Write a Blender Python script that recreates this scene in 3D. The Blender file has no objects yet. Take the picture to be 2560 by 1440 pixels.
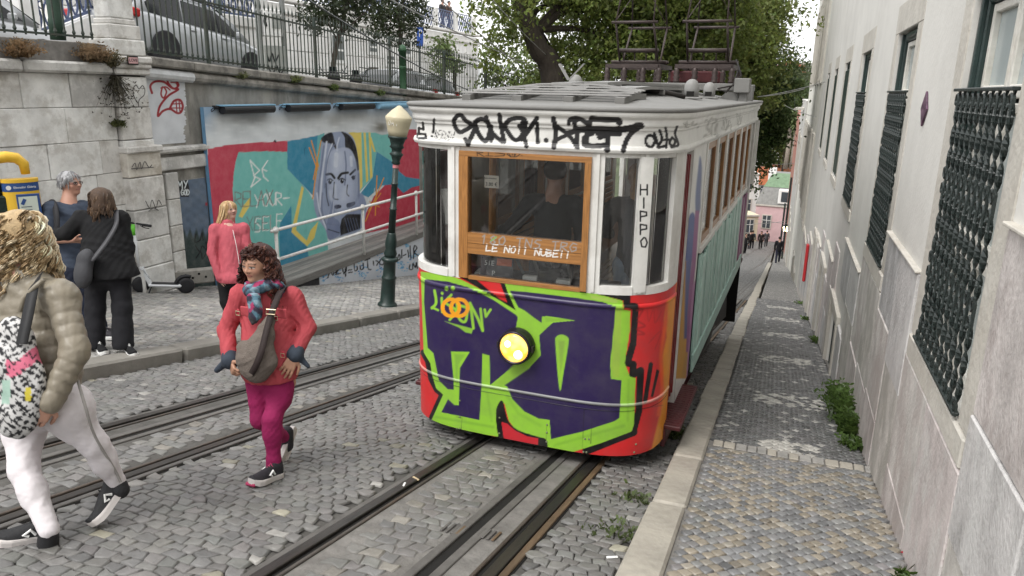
import bpy,bmesh,math,random
import numpy as np
from mathutils import Vector,Matrix
random.seed(7);RNG=np.random.default_rng(7)
SC=bpy.context.scene
COL=SC.collection
# ------------------------------------------------------------------ camera
CAMZ=1.72 # eye height above the road
SLOPE=0.18 # the street falls 18 cm per metre along +Y
FPX=1850.0 # focal length in pixels of a 2560 px wide frame
AX=np.array([[0.9388838,0.10577516,-0.32758026],
               [0.34375086,-0.23767917,0.90848443],
               [0.01823608,-0.96556731,-0.25951342]]) # world axes seen from the camera (right, down, forward)
cam_d=bpy.data.cameras.new('camera');cam=bpy.data.objects.new('camera',cam_d);COL.objects.link(cam)
cam_d.sensor_fit='HORIZONTAL';cam_d.sensor_width=36.0;cam_d.lens=36.0*FPX/2560.0
cam_d.clip_start=0.05;cam_d.clip_end=6000
rx,ry,rz=AX[:,0],-AX[:,1],-AX[:,2]
cam.matrix_world=Matrix(((rx[0],ry[0],rz[0],0),(rx[1],ry[1],rz[1],0),(rx[2],ry[2],rz[2],CAMZ),(0,0,0,1)))
SC.camera=cam
# ------------------------------------------------------------------ world, sun, exposure
SUN_EL,SUN_AZ=math.radians(55),math.radians(205) # soft high light from behind the camera's left shoulder
w=bpy.data.worlds.new('World');SC.world=w;w.use_nodes=True
wn=w.node_tree;bg=wn.nodes['Background']
sky=wn.nodes.new('ShaderNodeTexSky');sky.sky_type='NISHITA';sky.sun_disc=False
sky.sun_elevation=SUN_EL;sky.sun_rotation=SUN_AZ;sky.air_density=1.0;sky.dust_density=6.0;sky.ozone_density=1.0
hs=wn.nodes.new('ShaderNodeHueSaturation');hs.inputs['Saturation'].default_value=0.16
mixw=wn.nodes.new('ShaderNodeMixRGB');mixw.inputs['Fac'].default_value=0.80
mixw.inputs['Color2'].default_value=(8.4,8.45,8.5,1) # the even white of a thin overcast over the clear-sky gradient
wn.links.new(sky.outputs[0],hs.inputs['Color']);wn.links.new(hs.outputs[0],mixw.inputs['Color1'])
wn.links.new(mixw.outputs[0],bg.inputs['Color'])
bg.inputs['Strength'].default_value=0.125
SC.cycles.use_adaptive_sampling=True;SC.cycles.adaptive_threshold=0.02
sun_d=bpy.data.lights.new('sun','SUN');sun=bpy.data.objects.new('sun',sun_d);COL.objects.link(sun)
sun_d.energy=1.1;sun_d.angle=math.radians(22);sun_d.color=(1.0,0.975,0.94)
sd=Vector((math.sin(SUN_AZ)*math.cos(SUN_EL),math.cos(SUN_AZ)*math.cos(SUN_EL),math.sin(SUN_EL)))
sun.rotation_euler=sd.to_track_quat('Z','Y').to_euler()
SC.view_settings.view_transform='Standard';SC.view_settings.look='None'
SC.view_settings.exposure=0.8;SC.view_settings.gamma=1.0;SC.view_settings.use_curve_mapping=False
SC.cycles.max_bounces=5;SC.cycles.transparent_max_bounces=10;SC.cycles.diffuse_bounces=3;SC.cycles.glossy_bounces=2
SC.cycles.caustics_reflective=False;SC.cycles.caustics_refractive=False
try:
    SC.cycles.use_denoising=True;SC.cycles.denoiser='OPENIMAGEDENOISE'
except Exception:pass
# ------------------------------------------------------------------ where things stand: pixels of the 2560 x 1440 photograph to metres
def ray(px,py):return AX@np.array([px-1280.0,py-720.0,FPX])
def _at(d,t):p=d*t;return np.array([p[0],p[1],p[2]+CAMZ])
def atX(px,py,x):d=ray(px,py);return _at(d,x/d[0])
def atY(px,py,y):d=ray(px,py);return _at(d,y/d[1])
def atZ(px,py,z):d=ray(px,py);return _at(d,(z-CAMZ)/d[2])
def gnd(px,py,off=0.0):d=ray(px,py);return _at(d,(off-CAMZ)/(d[2]+SLOPE*d[1]))
def gz(y):return np.where(np.asarray(y)>50,-SLOPE*50-.151*(np.asarray(y)-50),-SLOPE*np.asarray(y))if hasattr(y,'__len__')else(-SLOPE*y if y<50 else-SLOPE*50-.151*(y-50))
def gfar(px,py,off=0.0):
    """ground below a pixel where the street eases off"""
    ys=np.linspace(3,140,4000);z=np.array([atY(px,py,y)[2]for y in(3.,140.)]);zz=z[0]+(z[1]-z[0])*(ys-3)/137;k=int(np.argmax(zz<gz(ys)+off))if(zz<gz(ys)+off).any()else 3999;return np.array(atY(px,py,ys[k]))
def pix(P):
    P=np.atleast_2d(np.asarray(P,float))-np.array([0,0,CAMZ])
    c=P@AX;zc=np.where(np.abs(c[:,2])<1e-6,1e-6,c[:,2])
    return c[:,0]/zc*FPX+1280,c[:,1]/zc*FPX+720,c[:,2]
# ------------------------------------------------------------------ materials
def lin(h):
    if isinstance(h,str):
        h=h.lstrip('#');c=[int(h[i:i+2],16)/255 for i in(0,2,4)]
        return tuple(x/12.92 if x<=.04045 else((x+.055)/1.055)**2.4 for x in c)
    return tuple(h)
MATS={}
def mat(name,col=(.5,.5,.5),rough=.75,var=.18,scale=6.0,bump=.25,bscale=None,metal=0.0,spec=.35,attr=None,dirt=None,dirt_scale=1.4,dirt_amt=.5,
        stretch=None,coat=0.0,emit=None,emit_s=0.0,detail=3.0,bdist=.01,dsh=(.42,.72)):
    if name in MATS:return MATS[name]
    m=bpy.data.materials.new(name);m.use_nodes=True;nt=m.node_tree;N=nt.nodes;L=nt.links
    b=N['Principled BSDF']
    b.inputs['Roughness'].default_value=rough;b.inputs['Metallic'].default_value=metal;b.inputs['Specular IOR Level'].default_value=spec
    if coat:b.inputs['Coat Weight'].default_value=coat;b.inputs['Coat Roughness'].default_value=.12
    tc=N.new('ShaderNodeTexCoord');mp=N.new('ShaderNodeMapping');L.new(tc.outputs['Object'],mp.inputs[0])
    if stretch:mp.inputs['Scale'].default_value=stretch
    n1=N.new('ShaderNodeTexNoise');n1.inputs['Scale'].default_value=scale;n1.inputs['Detail'].default_value=detail;n1.inputs['Roughness'].default_value=.62
    L.new(mp.outputs[0],n1.inputs['Vector'])
    if attr:
        a=N.new('ShaderNodeAttribute');a.attribute_name=attr;src=a.outputs['Color']
    else:
        rgb=N.new('ShaderNodeRGB');rgb.outputs[0].default_value=(*lin(col),1);src=rgb.outputs[0]
    mr=N.new('ShaderNodeMapRange');mr.inputs[1].default_value=.25;mr.inputs[2].default_value=.75
    mr.inputs[3].default_value=1-var;mr.inputs[4].default_value=1+var;L.new(n1.outputs['Fac'],mr.inputs[0])
    mul=N.new('ShaderNodeVectorMath');mul.operation='SCALE';L.new(src,mul.inputs[0]);L.new(mr.outputs[0],mul.inputs['Scale'])
    out=mul.outputs[0]
    if dirt:
        n2=N.new('ShaderNodeTexNoise');n2.inputs['Scale'].default_value=dirt_scale;n2.inputs['Detail'].default_value=4 if dsh[0]<.44 else 8;n2.inputs['Roughness'].default_value=.7
        L.new(mp.outputs[0],n2.inputs['Vector'])
        r2=N.new('ShaderNodeMapRange');r2.inputs[1].default_value=dsh[0];r2.inputs[2].default_value=dsh[1];r2.inputs[3].default_value=0;r2.inputs[4].default_value=dirt_amt
        L.new(n2.outputs['Fac'],r2.inputs[0])
        mx=N.new('ShaderNodeMixRGB');L.new(r2.outputs[0],mx.inputs[0]);L.new(out,mx.inputs[1]);mx.inputs[2].default_value=(*lin(dirt),1);out=mx.outputs[0]
    L.new(out,b.inputs['Base Color'])
    if bump:
        n3=N.new('ShaderNodeTexNoise');n3.inputs['Scale'].default_value=bscale or scale*5;n3.inputs['Detail'].default_value=2;L.new(mp.outputs[0],n3.inputs['Vector'])
        bp=N.new('ShaderNodeBump');bp.inputs['Strength'].default_value=bump;bp.inputs['Distance'].default_value=bdist;L.new(n3.outputs['Fac'],bp.inputs['Height']);L.new(bp.outputs[0],b.inputs['Normal'])
    if emit:
        b.inputs['Emission Color'].default_value=(*lin(emit),1);b.inputs['Emission Strength'].default_value=emit_s
    MATS[name]=m;return m
def glass(name,tint=(.9,.93,.92),refl=1.0,base=.05):
    if name in MATS:return MATS[name]
    m=bpy.data.materials.new(name);m.use_nodes=True;nt=m.node_tree;N=nt.nodes;L=nt.links
    N.remove(N['Principled BSDF']);o=N['Material Output']
    t=N.new('ShaderNodeBsdfTransparent');t.inputs[0].default_value=(*tint,1)
    g=N.new('ShaderNodeBsdfGlossy');g.inputs['Roughness'].default_value=.03;g.inputs[0].default_value=(refl,refl,refl,1)
    f=N.new('ShaderNodeFresnel');f.inputs[0].default_value=1.5
    ad=N.new('ShaderNodeMath');ad.operation='ADD';ad.use_clamp=True;ad.inputs[1].default_value=base;L.new(f.outputs[0],ad.inputs[0])
    mx=N.new('ShaderNodeMixShader');L.new(ad.outputs[0],mx.inputs[0]);L.new(t.outputs[0],mx.inputs[1]);L.new(g.outputs[0],mx.inputs[2]);L.new(mx.outputs[0],o.inputs[0])
    MATS[name]=m;return m
# ------------------------------------------------------------------ mesh building
class MB:
    def __init__(s):s.v=[];s.f=[]
    def add(s,vs,fs):
        o=len(s.v);s.v+=[tuple(map(float,p))for p in vs];s.f+=[tuple(i+o for i in f)for f in fs];return s
    def box(s,c,d,R=None,ch=0.0):
        x,y,z=d[0]/2,d[1]/2,d[2]/2
        if ch<=0:
            vs=[(a*x,b*y,e*z)for a in(-1,1)for b in(-1,1)for e in(-1,1)]
            fs=[(0,1,3,2),(4,6,7,5),(0,4,5,1),(2,3,7,6),(0,2,6,4),(1,5,7,3)]
        else:
            ch=min(ch,x*.9,y*.9,z*.9);vs=[];ix={}
            for a in(-1,1):
                for b in(-1,1):
                    for e in(-1,1):
                        for k in range(3):
                            q=[a*x,b*y,e*z]
                            for j in range(3):
                                if j!=k:q[j]-=(a,b,e)[j]*ch
                            ix[(a,b,e,k)]=len(vs);vs.append(tuple(q))
            fs=[]
            for k in range(3):
                i,j=(k+1)%3,(k+2)%3
                for sg in(-1,1):
                    def g(p,q):
                        t=[0,0,0];t[k]=sg;t[i]=p;t[j]=q;return ix[(*t,k)]
                    r=(g(-1,-1),g(1,-1),g(1,1),g(-1,1));fs.append(r if sg>0 else r[::-1])
            for k in range(3):
                i,j=(k+1)%3,(k+2)%3
                for p in(-1,1):
                    for q in(-1,1):
                        def g(t_,kk):
                            t=[0,0,0];t[k]=t_;t[i]=p;t[j]=q;return ix[(*t,kk)]
                        r=(g(-1,i),g(1,i),g(1,j),g(-1,j));fs.append(r if p*q>0 else r[::-1])
            for a in(-1,1):
                for b in(-1,1):
                    for e in(-1,1):
                        r=(ix[(a,b,e,0)],ix[(a,b,e,1)],ix[(a,b,e,2)]);fs.append(r if a*b*e>0 else r[::-1])
        if R is not None:vs=[tuple(R@Vector(p))for p in vs]
        return s.add([(p[0]+c[0],p[1]+c[1],p[2]+c[2])for p in vs],fs)
    def bar(s,a,b,wd,ht,up=(0,0,1),ch=0.0):
        a,b=Vector(a),Vector(b);d=b-a;L=d.length;d.normalize();u=Vector(up)
        sx=d.cross(u)
        if sx.length<1e-4:sx=d.cross(Vector((1,0,0)))
        sx.normalize();uz=sx.cross(d)
        R=Matrix((sx,d,uz)).transposed();return s.box(tuple((a+b)/2),(wd,L,ht),R,ch)
    def tube(s,pts,r,n=8,cap=True,closed=False):
        pts=[Vector(p)for p in pts];rs=r if hasattr(r,'__len__')else[r]*len(pts);o=len(s.v);prev=None;m=len(pts)
        for i,p in enumerate(pts):
            if closed:d=pts[(i+1)%m]-pts[i-1]
            else:d=pts[min(i+1,m-1)]-pts[max(i-1,0)]
            if d.length<1e-9:d=Vector((0,0,1))
            d.normalize()
            if prev is None:
                a=Vector((0,0,1))if abs(d.z)<.9 else Vector((1,0,0));x=d.cross(a)
            else:x=prev-d*prev.dot(d)
            if x.length<1e-6:x=d.orthogonal()
            x.normalize();y=d.cross(x);prev=x
            for k in range(n):
                t=2*math.pi*k/n;s.v.append(tuple(p+x*math.cos(t)*rs[i]+y*math.sin(t)*rs[i]))
        for i in range(m if closed else m-1):
            i2=(i+1)%m
            for k in range(n):
                s.f.append((o+i*n+k,o+i*n+(k+1)%n,o+i2*n+(k+1)%n,o+i2*n+k))
        if cap and not closed:s.f.append(tuple(o+k for k in range(n))[::-1]);s.f.append(tuple(o+(m-1)*n+k for k in range(n)))
        return s
    def lathe(s,prof,n=16,c=(0,0,0),R=None):
        o=len(s.v);m=len(prof)
        for r,z in prof:
            for k in range(n):
                t=2*math.pi*k/n;p=Vector((r*math.cos(t),r*math.sin(t),z))
                if R is not None:p=R@p
                s.v.append((p.x+c[0],p.y+c[1],p.z+c[2]))
        for i in range(m-1):
            for k in range(n):s.f.append((o+i*n+k,o+i*n+(k+1)%n,o+(i+1)*n+(k+1)%n,o+(i+1)*n+k))
        if prof[0][0]>1e-5:s.f.append(tuple(o+k for k in range(n))[::-1])
        if prof[-1][0]>1e-5:s.f.append(tuple(o+(m-1)*n+k for k in range(n)))
        return s
    def prism(s,poly,a,b,axis=2):
        """poly in the two other axes, extruded from a to b along axis"""
        n=len(poly)
        def P(q,t):r=list(q);r.insert(axis,t);return tuple(r)
        vs=[P(q,a)for q in poly]+[P(q,b)for q in poly]
        fs=[tuple(range(n))[::-1],tuple(range(n,2*n))]+[(i,(i+1)%n,n+(i+1)%n,n+i)for i in range(n)]
        return s.add(vs,fs)
    def mesh(s,name,smooth=False):
        me=bpy.data.meshes.new(name);me.from_pydata(s.v,[],s.f)
        bm=bmesh.new();bm.from_mesh(me);bmesh.ops.recalc_face_normals(bm,faces=bm.faces);bm.to_mesh(me);bm.free()
        if smooth:me.polygons.foreach_set('use_smooth',[True]*len(me.polygons))
        me.update();return me
    def build(s,name,m,parent=None,smooth=False,**k):
        return ob(name,s.mesh(name,smooth),m,parent,**k)
def fast_mesh(name,V,quads=None,polys=None,col=None,smooth=False):
    """numpy mesh: V (n,3), quads (m,4) int; col (n,3) point colours"""
    me=bpy.data.meshes.new(name);V=np.asarray(V,np.float32);me.vertices.add(len(V));me.vertices.foreach_set('co',V.ravel())
    Q=np.asarray(quads if quads is not None else polys,np.int32);k=Q.shape[1]
    me.loops.add(Q.size);me.loops.foreach_set('vertex_index',Q.ravel());me.polygons.add(len(Q))
    me.polygons.foreach_set('loop_start',np.arange(0,Q.size,k,dtype=np.int32))
    try:me.polygons.foreach_set('loop_total',np.full(len(Q),k,np.int32))
    except Exception:pass
    if smooth:me.polygons.foreach_set('use_smooth',np.ones(len(Q),bool))
    me.update(calc_edges=True)
    if col is not None:set_col(me,col)
    return me
def set_col(me,col):
    at=me.color_attributes.new('Col','FLOAT_COLOR','POINT');c=np.ones((len(me.vertices),4),np.float32);c[:,:3]=col;at.data.foreach_set('color',c.ravel())
def ob(name,me,m=None,parent=None,label=None,cat=None,group=None,kind=None,loc=None,rot=None):
    o=bpy.data.objects.new(name,me);COL.objects.link(o)
    if m is not None and me is not None:
        if len(me.materials)==0:me.materials.append(m)
    if parent is not None:o.parent=parent
    if loc is not None:o.location=loc
    if rot is not None:o.rotation_euler=rot
    return tag(o,label,cat,group,kind)
def tag(o,label=None,cat=None,group=None,kind=None):
    if label:o['label']=label
    if cat:o['category']=cat
    if group:o['group']=group
    if kind:o['kind']=kind
    return o
def empty(name,loc=(0,0,0),rz=0.0,label=None,cat=None,group=None,kind=None):
    o=bpy.data.objects.new(name,None);COL.objects.link(o);o.location=loc;o.rotation_euler=(0,0,rz);o.empty_display_size=.1
    return tag(o,label,cat,group,kind)
def copy_tree(o,parent=None):
    c=o.copy();COL.objects.link(c);c.parent=parent
    for ch in list(o.children):copy_tree(ch,c)
    return c
# ------------------------------------------------------------------ paint: flat colour laid down in layers, for graffiti, murals and print
def _seg(X,Y,pts,closed):
    d=np.full(X.shape,1e9);P=list(pts)+([pts[0]]if closed else[])
    for(ax,ay),(bx,by)in zip(P[:-1],P[1:]):
        vx,vy=bx-ax,by-ay;L2=vx*vx+vy*vy+1e-9
        t=np.clip(((X-ax)*vx+(Y-ay)*vy)/L2,0,1)
        d=np.minimum(d,np.hypot(X-ax-t*vx,Y-ay-t*vy))
    return d
def _inside(X,Y,pts):
    r=np.zeros(X.shape,bool);n=len(pts);j=n-1
    for i in range(n):
        xi,yi=pts[i];xj,yj=pts[j]
        if yi!=yj:r^=((yi>Y)!=(yj>Y))&(X<(xj-xi)*(Y-yi)/(yj-yi)+xi)
        j=i
    return r
def smooth_pts(pts,k=6,closed=False):
    """Catmull-Rom through the points"""
    P=[np.array(p,float)for p in pts];n=len(P);out=[]
    rng=range(n if closed else n-1)
    for i in rng:
        if closed:a,b,c,d=P[i-1],P[i],P[(i+1)%n],P[(i+2)%n]
        else:a,b,c,d=P[max(i-1,0)],P[i],P[i+1],P[min(i+2,n-1)]
        for s_ in range(k):
            t=s_/k;out.append(tuple(.5*((2*b)+(c-a)*t+(2*a-5*b+4*c-d)*t*t+(3*b-a-3*c+d)*t**3)))
    if not closed:out.append(tuple(P[-1]))
    return out
def paint(X,Y,C,ops,tf=None):
    """ops: ('p', colour, pts, soft) filled shape | ('l', colour, pts, width, soft) stroke; alpha may follow"""
    for op in ops:
        kind,col,pts=op[0],np.array(lin(op[1])),op[2]
        if tf:pts=[tf(*p)for p in pts]
        if kind=='p':wd,soft,al=0.0,(op[3]if len(op)>3 else 1.0),(op[4]if len(op)>4 else 1.0)
        else:wd,soft,al=op[3]/2,(op[4]if len(op)>4 else 1.0),(op[5]if len(op)>5 else 1.0)
        xs=[p[0]for p in pts];ys=[p[1]for p in pts];mg=wd+soft*2+1
        I=np.nonzero((X>min(xs)-mg)&(X<max(xs)+mg)&(Y>min(ys)-mg)&(Y<max(ys)+mg))[0]
        if len(I)==0:continue
        x,y=X[I],Y[I];d=_seg(x,y,pts,kind=='p')
        if kind=='p':d=np.where(_inside(x,y,pts),-d,d)
        else:d=d-wd
        a=np.clip(.5-d/soft,0,1)[:,None]*al
        C[I]=C[I]*(1-a)+col*a
    return C
GLYPH={ # single-stroke capitals in a 1 x 1 box, y down
 'A':[[(0,1),(.5,0),(1,1)],[(.2,.62),(.8,.62)]],'B':[[(0,1),(0,0),(.75,.15),(.75,.38),(.05,.5),(.9,.68),(.8,.92),(0,1)]],
 'C':[[(1,.1),(.4,0),(0,.45),(.3,.95),(1,.9)]],'D':[[(0,0),(0,1),(.7,.85),(1,.45),(.6,.08),(0,0)]],'E':[[(1,0),(.05,.02),(0,1),(1,.97)],[(.05,.5),(.8,.48)]],
 'F':[[(1,0),(.05,.02),(0,1)],[(.05,.5),(.8,.48)]],'G':[[(1,.15),(.4,0),(0,.5),(.4,1),(1,.85),(1,.5),(.55,.5)]],'H':[[(0,0),(0,1)],[(1,0),(1,1)],[(0,.5),(1,.48)]],
 'I':[[(.5,0),(.5,1)]],'K':[[(0,0),(0,1)],[(1,0),(.05,.55),(1,1)]],'L':[[(0,0),(0,1),(.9,.96)]],'M':[[(0,1),(.1,0),(.5,.6),(.9,0),(1,1)]],
 'N':[[(0,1),(.05,0),(.95,1),(1,0)]],'O':[[(.5,0),(.05,.35),(.2,.9),(.75,.95),(1,.5),(.75,.05),(.5,0)]],'P':[[(0,1),(0,0),(.9,.1),(.9,.45),(.05,.55)]],
 'R':[[(0,1),(0,0),(.9,.12),(.85,.42),(.1,.52),(1,1)]],'S':[[(1,.05),(.3,0),(.05,.3),(.9,.6),(.8,.95),(0,1)]],'T':[[(0,.02),(1,0)],[(.5,0),(.5,1)]],
 'U':[[(0,0),(.05,.8),(.5,1),(.95,.8),(1,0)]],'V':[[(0,0),(.5,1),(1,0)]],'X':[[(0,0),(1,1)],[(1,0),(0,1)]],'Y':[[(0,0),(.5,.5)],[(1,0),(.3,1)]],'Z':[[(0,0),(1,.03),(0,.97),(1,1)]],
 '!':[[(.5,0),(.45,.7)],[(.45,.92),(.45,1)]],'1':[[(.2,.2),(.5,0),(.5,1)]],'8':[[(.5,.5),(.1,.25),(.5,0),(.9,.25),(.1,.75),(.5,1),(.9,.75),(.5,.5)]],'0':[[(.5,0),(.05,.35),(.2,.9),(.75,.95),(1,.5),(.75,.05),(.5,0)]],
 '-':[[(0,.55),(1,.5)]],'.':[[(.4,.95),(.5,1)]],'5':[[(.9,0),(.1,0),(.1,.45),(.8,.45),(.9,.8),(.1,1)]],'3':[[(.1,0),(.8,.1),(.4,.45),(.9,.75),(.1,1)]],' ':[]}
def word(txt,col,x,y,wch,h,width,gap=.25,slant=0.0,rise=0.0,soft=1.0,al=1.0):
    """strokes of a word starting at (x, y) top left in the paint's pixels"""
    ops=[]
    for i,ch in enumerate(txt):
        ox,oy=x+i*wch*(1+gap),y+i*rise
        for st in GLYPH.get(ch,[]):ops.append(('l',col,[(ox+a*wch-slant*(b-.5)*h,oy+b*h)for a,b in st],width,soft,al))
    return ops
# ================================================================== GROUND
YAW=0.028 # the tracks swing slightly right of the house fronts
XW=0.83;KR=-0.53;KH=0.09;LKH=0.12 # right house front, right kerb edge, kerb heights
def kl(y):return-5.62+YAW*y # left kerb face
XLW=-9.1 # retaining wall on the left
YEND=62.0
def sheet(name,x0,x1,y0,y1,off,m,ny=40,parent=None,fx0=None,fx1=None,**k):
    ys=np.linspace(y0,y1,ny);V=[];Q=[]
    if y0<50<y1:ys=np.sort(np.append(ys,50.0));ny+=1
    for y in ys:
        a=fx0(y)if fx0 else x0;b=fx1(y)if fx1 else x1
        V+=[(a,y,gz(y)+off),(b,y,gz(y)+off)]
    for i in range(ny-1):Q.append((2*i,2*i+1,2*i+3,2*i+2))
    return ob(name,fast_mesh(name,V,Q),m,parent,**k)
def far_sett_mat(name,c1,c2,joint,scale,rough=.6):
    """setts too far away to pick apart: cells in the material"""
    m=mat(name,c1,rough,.25,3,.3)
    nt=m.node_tree;N=nt.nodes;L=nt.links;b=N['Principled BSDF']
    tc=N.new('ShaderNodeTexCoord');v=N.new('ShaderNodeTexVoronoi');v.inputs['Scale'].default_value=scale;L.new(tc.outputs['Object'],v.inputs['Vector'])
    v2=N.new('ShaderNodeTexVoronoi');v2.feature='DISTANCE_TO_EDGE';v2.inputs['Scale'].default_value=scale;L.new(tc.outputs['Object'],v2.inputs['Vector'])
    mx=N.new('ShaderNodeMixRGB');mx.inputs[1].default_value=(*lin(c1),1);mx.inputs[2].default_value=(*lin(c2),1)
    sp=N.new('ShaderNodeSeparateColor');L.new(v.outputs['Color'],sp.inputs[0]);L.new(sp.outputs[0],mx.inputs[0])
    st=N.new('ShaderNodeMapRange');st.inputs[1].default_value=.02;st.inputs[2].default_value=.09;L.new(v2.outputs['Distance'],st.inputs[0])
    m2=N.new('ShaderNodeMixRGB');L.new(st.outputs[0],m2.inputs[0]);m2.inputs[1].default_value=(*lin(joint),1);L.new(mx.outputs[0],m2.inputs[2]);L.new(m2.outputs[0],b.inputs['Base Color'])
    bp=N.new('ShaderNodeBump');bp.inputs['Strength'].default_value=.5;bp.inputs['Distance'].default_value=.02;L.new(st.outputs[0],bp.inputs['Height']);L.new(bp.outputs[0],b.inputs['Normal'])
    return m
M_road_far=far_sett_mat('road_setts_far',(.115,.113,.11),(.22,.215,.205),(.06,.057,.053),9)
M_pave_far=far_sett_mat('pavement_setts_far',(.16,.155,.15),(.33,.32,.30),(.1,.095,.09),14)
M_joint=mat('joint_dust',(.092,.088,.081),.95,.35,9,.5,dirt=(.085,.08,.073),dirt_scale=2.2,dirt_amt=.6)
M_joint_light=mat('joint_sand',(.185,.176,.163),.95,.3,9,.5,dirt=(.12,.11,.1),dirt_scale=2.2,dirt_amt=.5)
M_sett=mat('sett_stone',attr='Col',rough=.55,var=.2,scale=16,bump=.55,bscale=60,spec=.5,bdist=.004)
M_sett_smooth=mat('sett_polished',attr='Col',rough=.40,var=.2,scale=18,bump=.35,bscale=80,spec=.55,bdist=.003)
M_kerb=mat('kerb_limestone',(.40,.37,.315),.7,.16,7,.35,bscale=55,dirt=(.15,.14,.12),dirt_scale=3,dirt_amt=.55)
M_ground=mat('hill_ground',(.16,.15,.13),.95,.3,.5,.2)
M_steel=mat('rail_steel',(.075,.07,.066),.45,.35,4,.2,metal=.75,stretch=(6,.35,6),dirt=(.06,.045,.035),dirt_scale=2,dirt_amt=.6)
M_rust=mat('rusty_steel',(.085,.075,.067),.55,.4,5,.4,metal=.3,stretch=(5,.5,5),dirt=(.15,.085,.045),dirt_scale=.6,dirt_amt=.45)
M_railstone=mat('rail_bedding',(.12,.113,.105),.7,.3,6,.4,dirt=(.075,.07,.065),dirt_scale=2,dirt_amt=.5)
M_rail_brown=mat('rail_rust_brown',(.15,.10,.06),.6,.4,4,.4,metal=.2,stretch=(4,.5,4),dirt=(.08,.07,.06),dirt_scale=.7,dirt_amt=.7)
M_black=mat('black_void',(.012,.011,.01),.9,.2,5,.1)
# the hillside everything stands on, out to the horizon
gv=[(-400,-60,10-2.0),(400,-60,8.0),(400,0,-.5),(-400,0,-.5),(-400,95,gz(95)-1.2),(400,95,gz(95)-1.2),(-400,140,-19.5),(400,140,-19.5),(-3000,3000,-24),(3000,3000,-24)]
ob('ground',fast_mesh('ground',gv,[(0,1,2,3),(3,2,5,4),(4,5,7,6),(6,7,9,8)]),M_ground,kind='structure')

def cells_hex(x0,x1,y0,y1,cw,ch,jit,seed):
    r=np.random.default_rng(seed);nj=int((y1-y0)/ch)+1;nk=int((x1-x0)/(cw/2))+4
    gx=x0+np.arange(nk)[None,:]*cw/2+r.uniform(-jit,jit,(nj+1,nk))*cw;gy=y0+np.arange(nj+1)[:,None]*ch+r.uniform(-jit,jit,(nj+1,nk))*ch*.9
    gx+=(np.arange(nj+1)[:,None]*0.13*cw)%cw*0
    P=np.stack([gx,np.broadcast_to(gy,gx.shape)],-1);out=[]
    for j in range(nj):
        k0=np.arange(j%2,nk-2,2)
        out.append(np.stack([P[j,k0],P[j,k0+1],P[j,k0+2],P[j+1,k0+2],P[j+1,k0+1],P[j+1,k0]],1))
    return np.concatenate(out)
def cells_diamond(x0,x1,y0,y1,s,jit,seed):
    r=np.random.default_rng(seed);d=s/math.sqrt(2);n=int((x1-x0+y1-y0)/s)+4
    ni=int((x1-x0)/d)+3;nj=int((y1-y0)/d)+3
    gx=x0+np.arange(ni)[None,:]*d+r.uniform(-jit,jit,(nj,ni))*s;gy=y0+np.arange(nj)[:,None]*d+r.uniform(-jit,jit,(nj,ni))*s
    P=np.stack([gx,gy],-1);out=[]
    for j in range(1,nj-1):
        i=np.arange(1+j%2,ni-1,2)
        out.append(np.stack([P[j-1,i],P[j,i+1],P[j+1,i],P[j,i-1]],1))
    return np.concatenate(out)
def lay(cells,cols,parent,name,offset,inset,h,bev,m,seed,n_obj=300,rise=.005,hidden=None):
    """each cell becomes a stone: the largest in the picture as objects, the rest as one part"""
    r=np.random.default_rng(seed);n,k,_=cells.shape;c=cells.mean(1,keepdims=True)
    d=cells-c;ln=np.linalg.norm(d,axis=2,keepdims=True)
    top=c+d*np.maximum(1-(inset+bev)/ln,.3);low=c+d*np.maximum(1-inset/ln,.35)
    zt=offset+r.uniform(-rise,rise,(n,1))+(d[:,:,0]*r.normal(0,.022,(n,1))+d[:,:,1]*r.normal(0,.022,(n,1)))
    T=np.concatenate([top,(gz(top[:,:,1])+zt)[...,None]],2);B=np.concatenate([low,(gz(low[:,:,1])+zt-bev*.9)[...,None]],2);D=np.concatenate([low,(gz(low[:,:,1])+offset-h)[...,None]],2)
    B[:,:,2]-=h*.5;cT=T.mean(1,keepdims=True);T2=cT+(T-cT)*.78;T2[:,:,2]+=.0008;V=np.concatenate([T2,T,B],1) # worn flat top, rounded rim, side
    q=np.array([(j*k+i,j*k+(i+1)%k,(j+1)*k+(i+1)%k,(j+1)*k+i)for j in(0,1)for i in range(k)])[:,::-1]
    px,py,dep=pix(V[:,0]);vis=(px>-20)&(px<2580)&(py>0)&(py<1460)&(dep>.3)
    if hidden is not None:vis&=~hidden(px,py)
    score=np.where(vis,1/dep**2,0);order=np.argsort(-score)[:n_obj];order=order[score[order]>0]
    pick=np.zeros(n,bool);pick[order]=True
    for i in order:
        me=bpy.data.meshes.new(name);me.from_pydata([tuple(p)for p in V[i]],[],[tuple(range(k))]+[tuple(f)for f in q],shade_flat=False);set_col(me,np.tile(cols[i],(3*k,1)));ob(name,me,m,parent)
    R=np.nonzero(~pick)[0];VV=V[R].reshape(-1,3);CC=np.repeat(cols[R],3*k,0);base=(np.arange(len(R))*3*k)[:,None,None]
    quads=(base+q[None]).reshape(-1,4)
    if k==4:capq=(base[:,0]+np.arange(4)[None]).reshape(-1,4)
    else:capq=np.concatenate([base[:,0]+np.array([[0,1,2,3]]),base[:,0]+np.array([[0,3,4,5]])]).reshape(-1,4)
    me=fast_mesh(name,VV,np.concatenate([quads,capq]),col=CC);ob(name+'_remainder',me,m,parent,kind='stuff')
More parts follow.
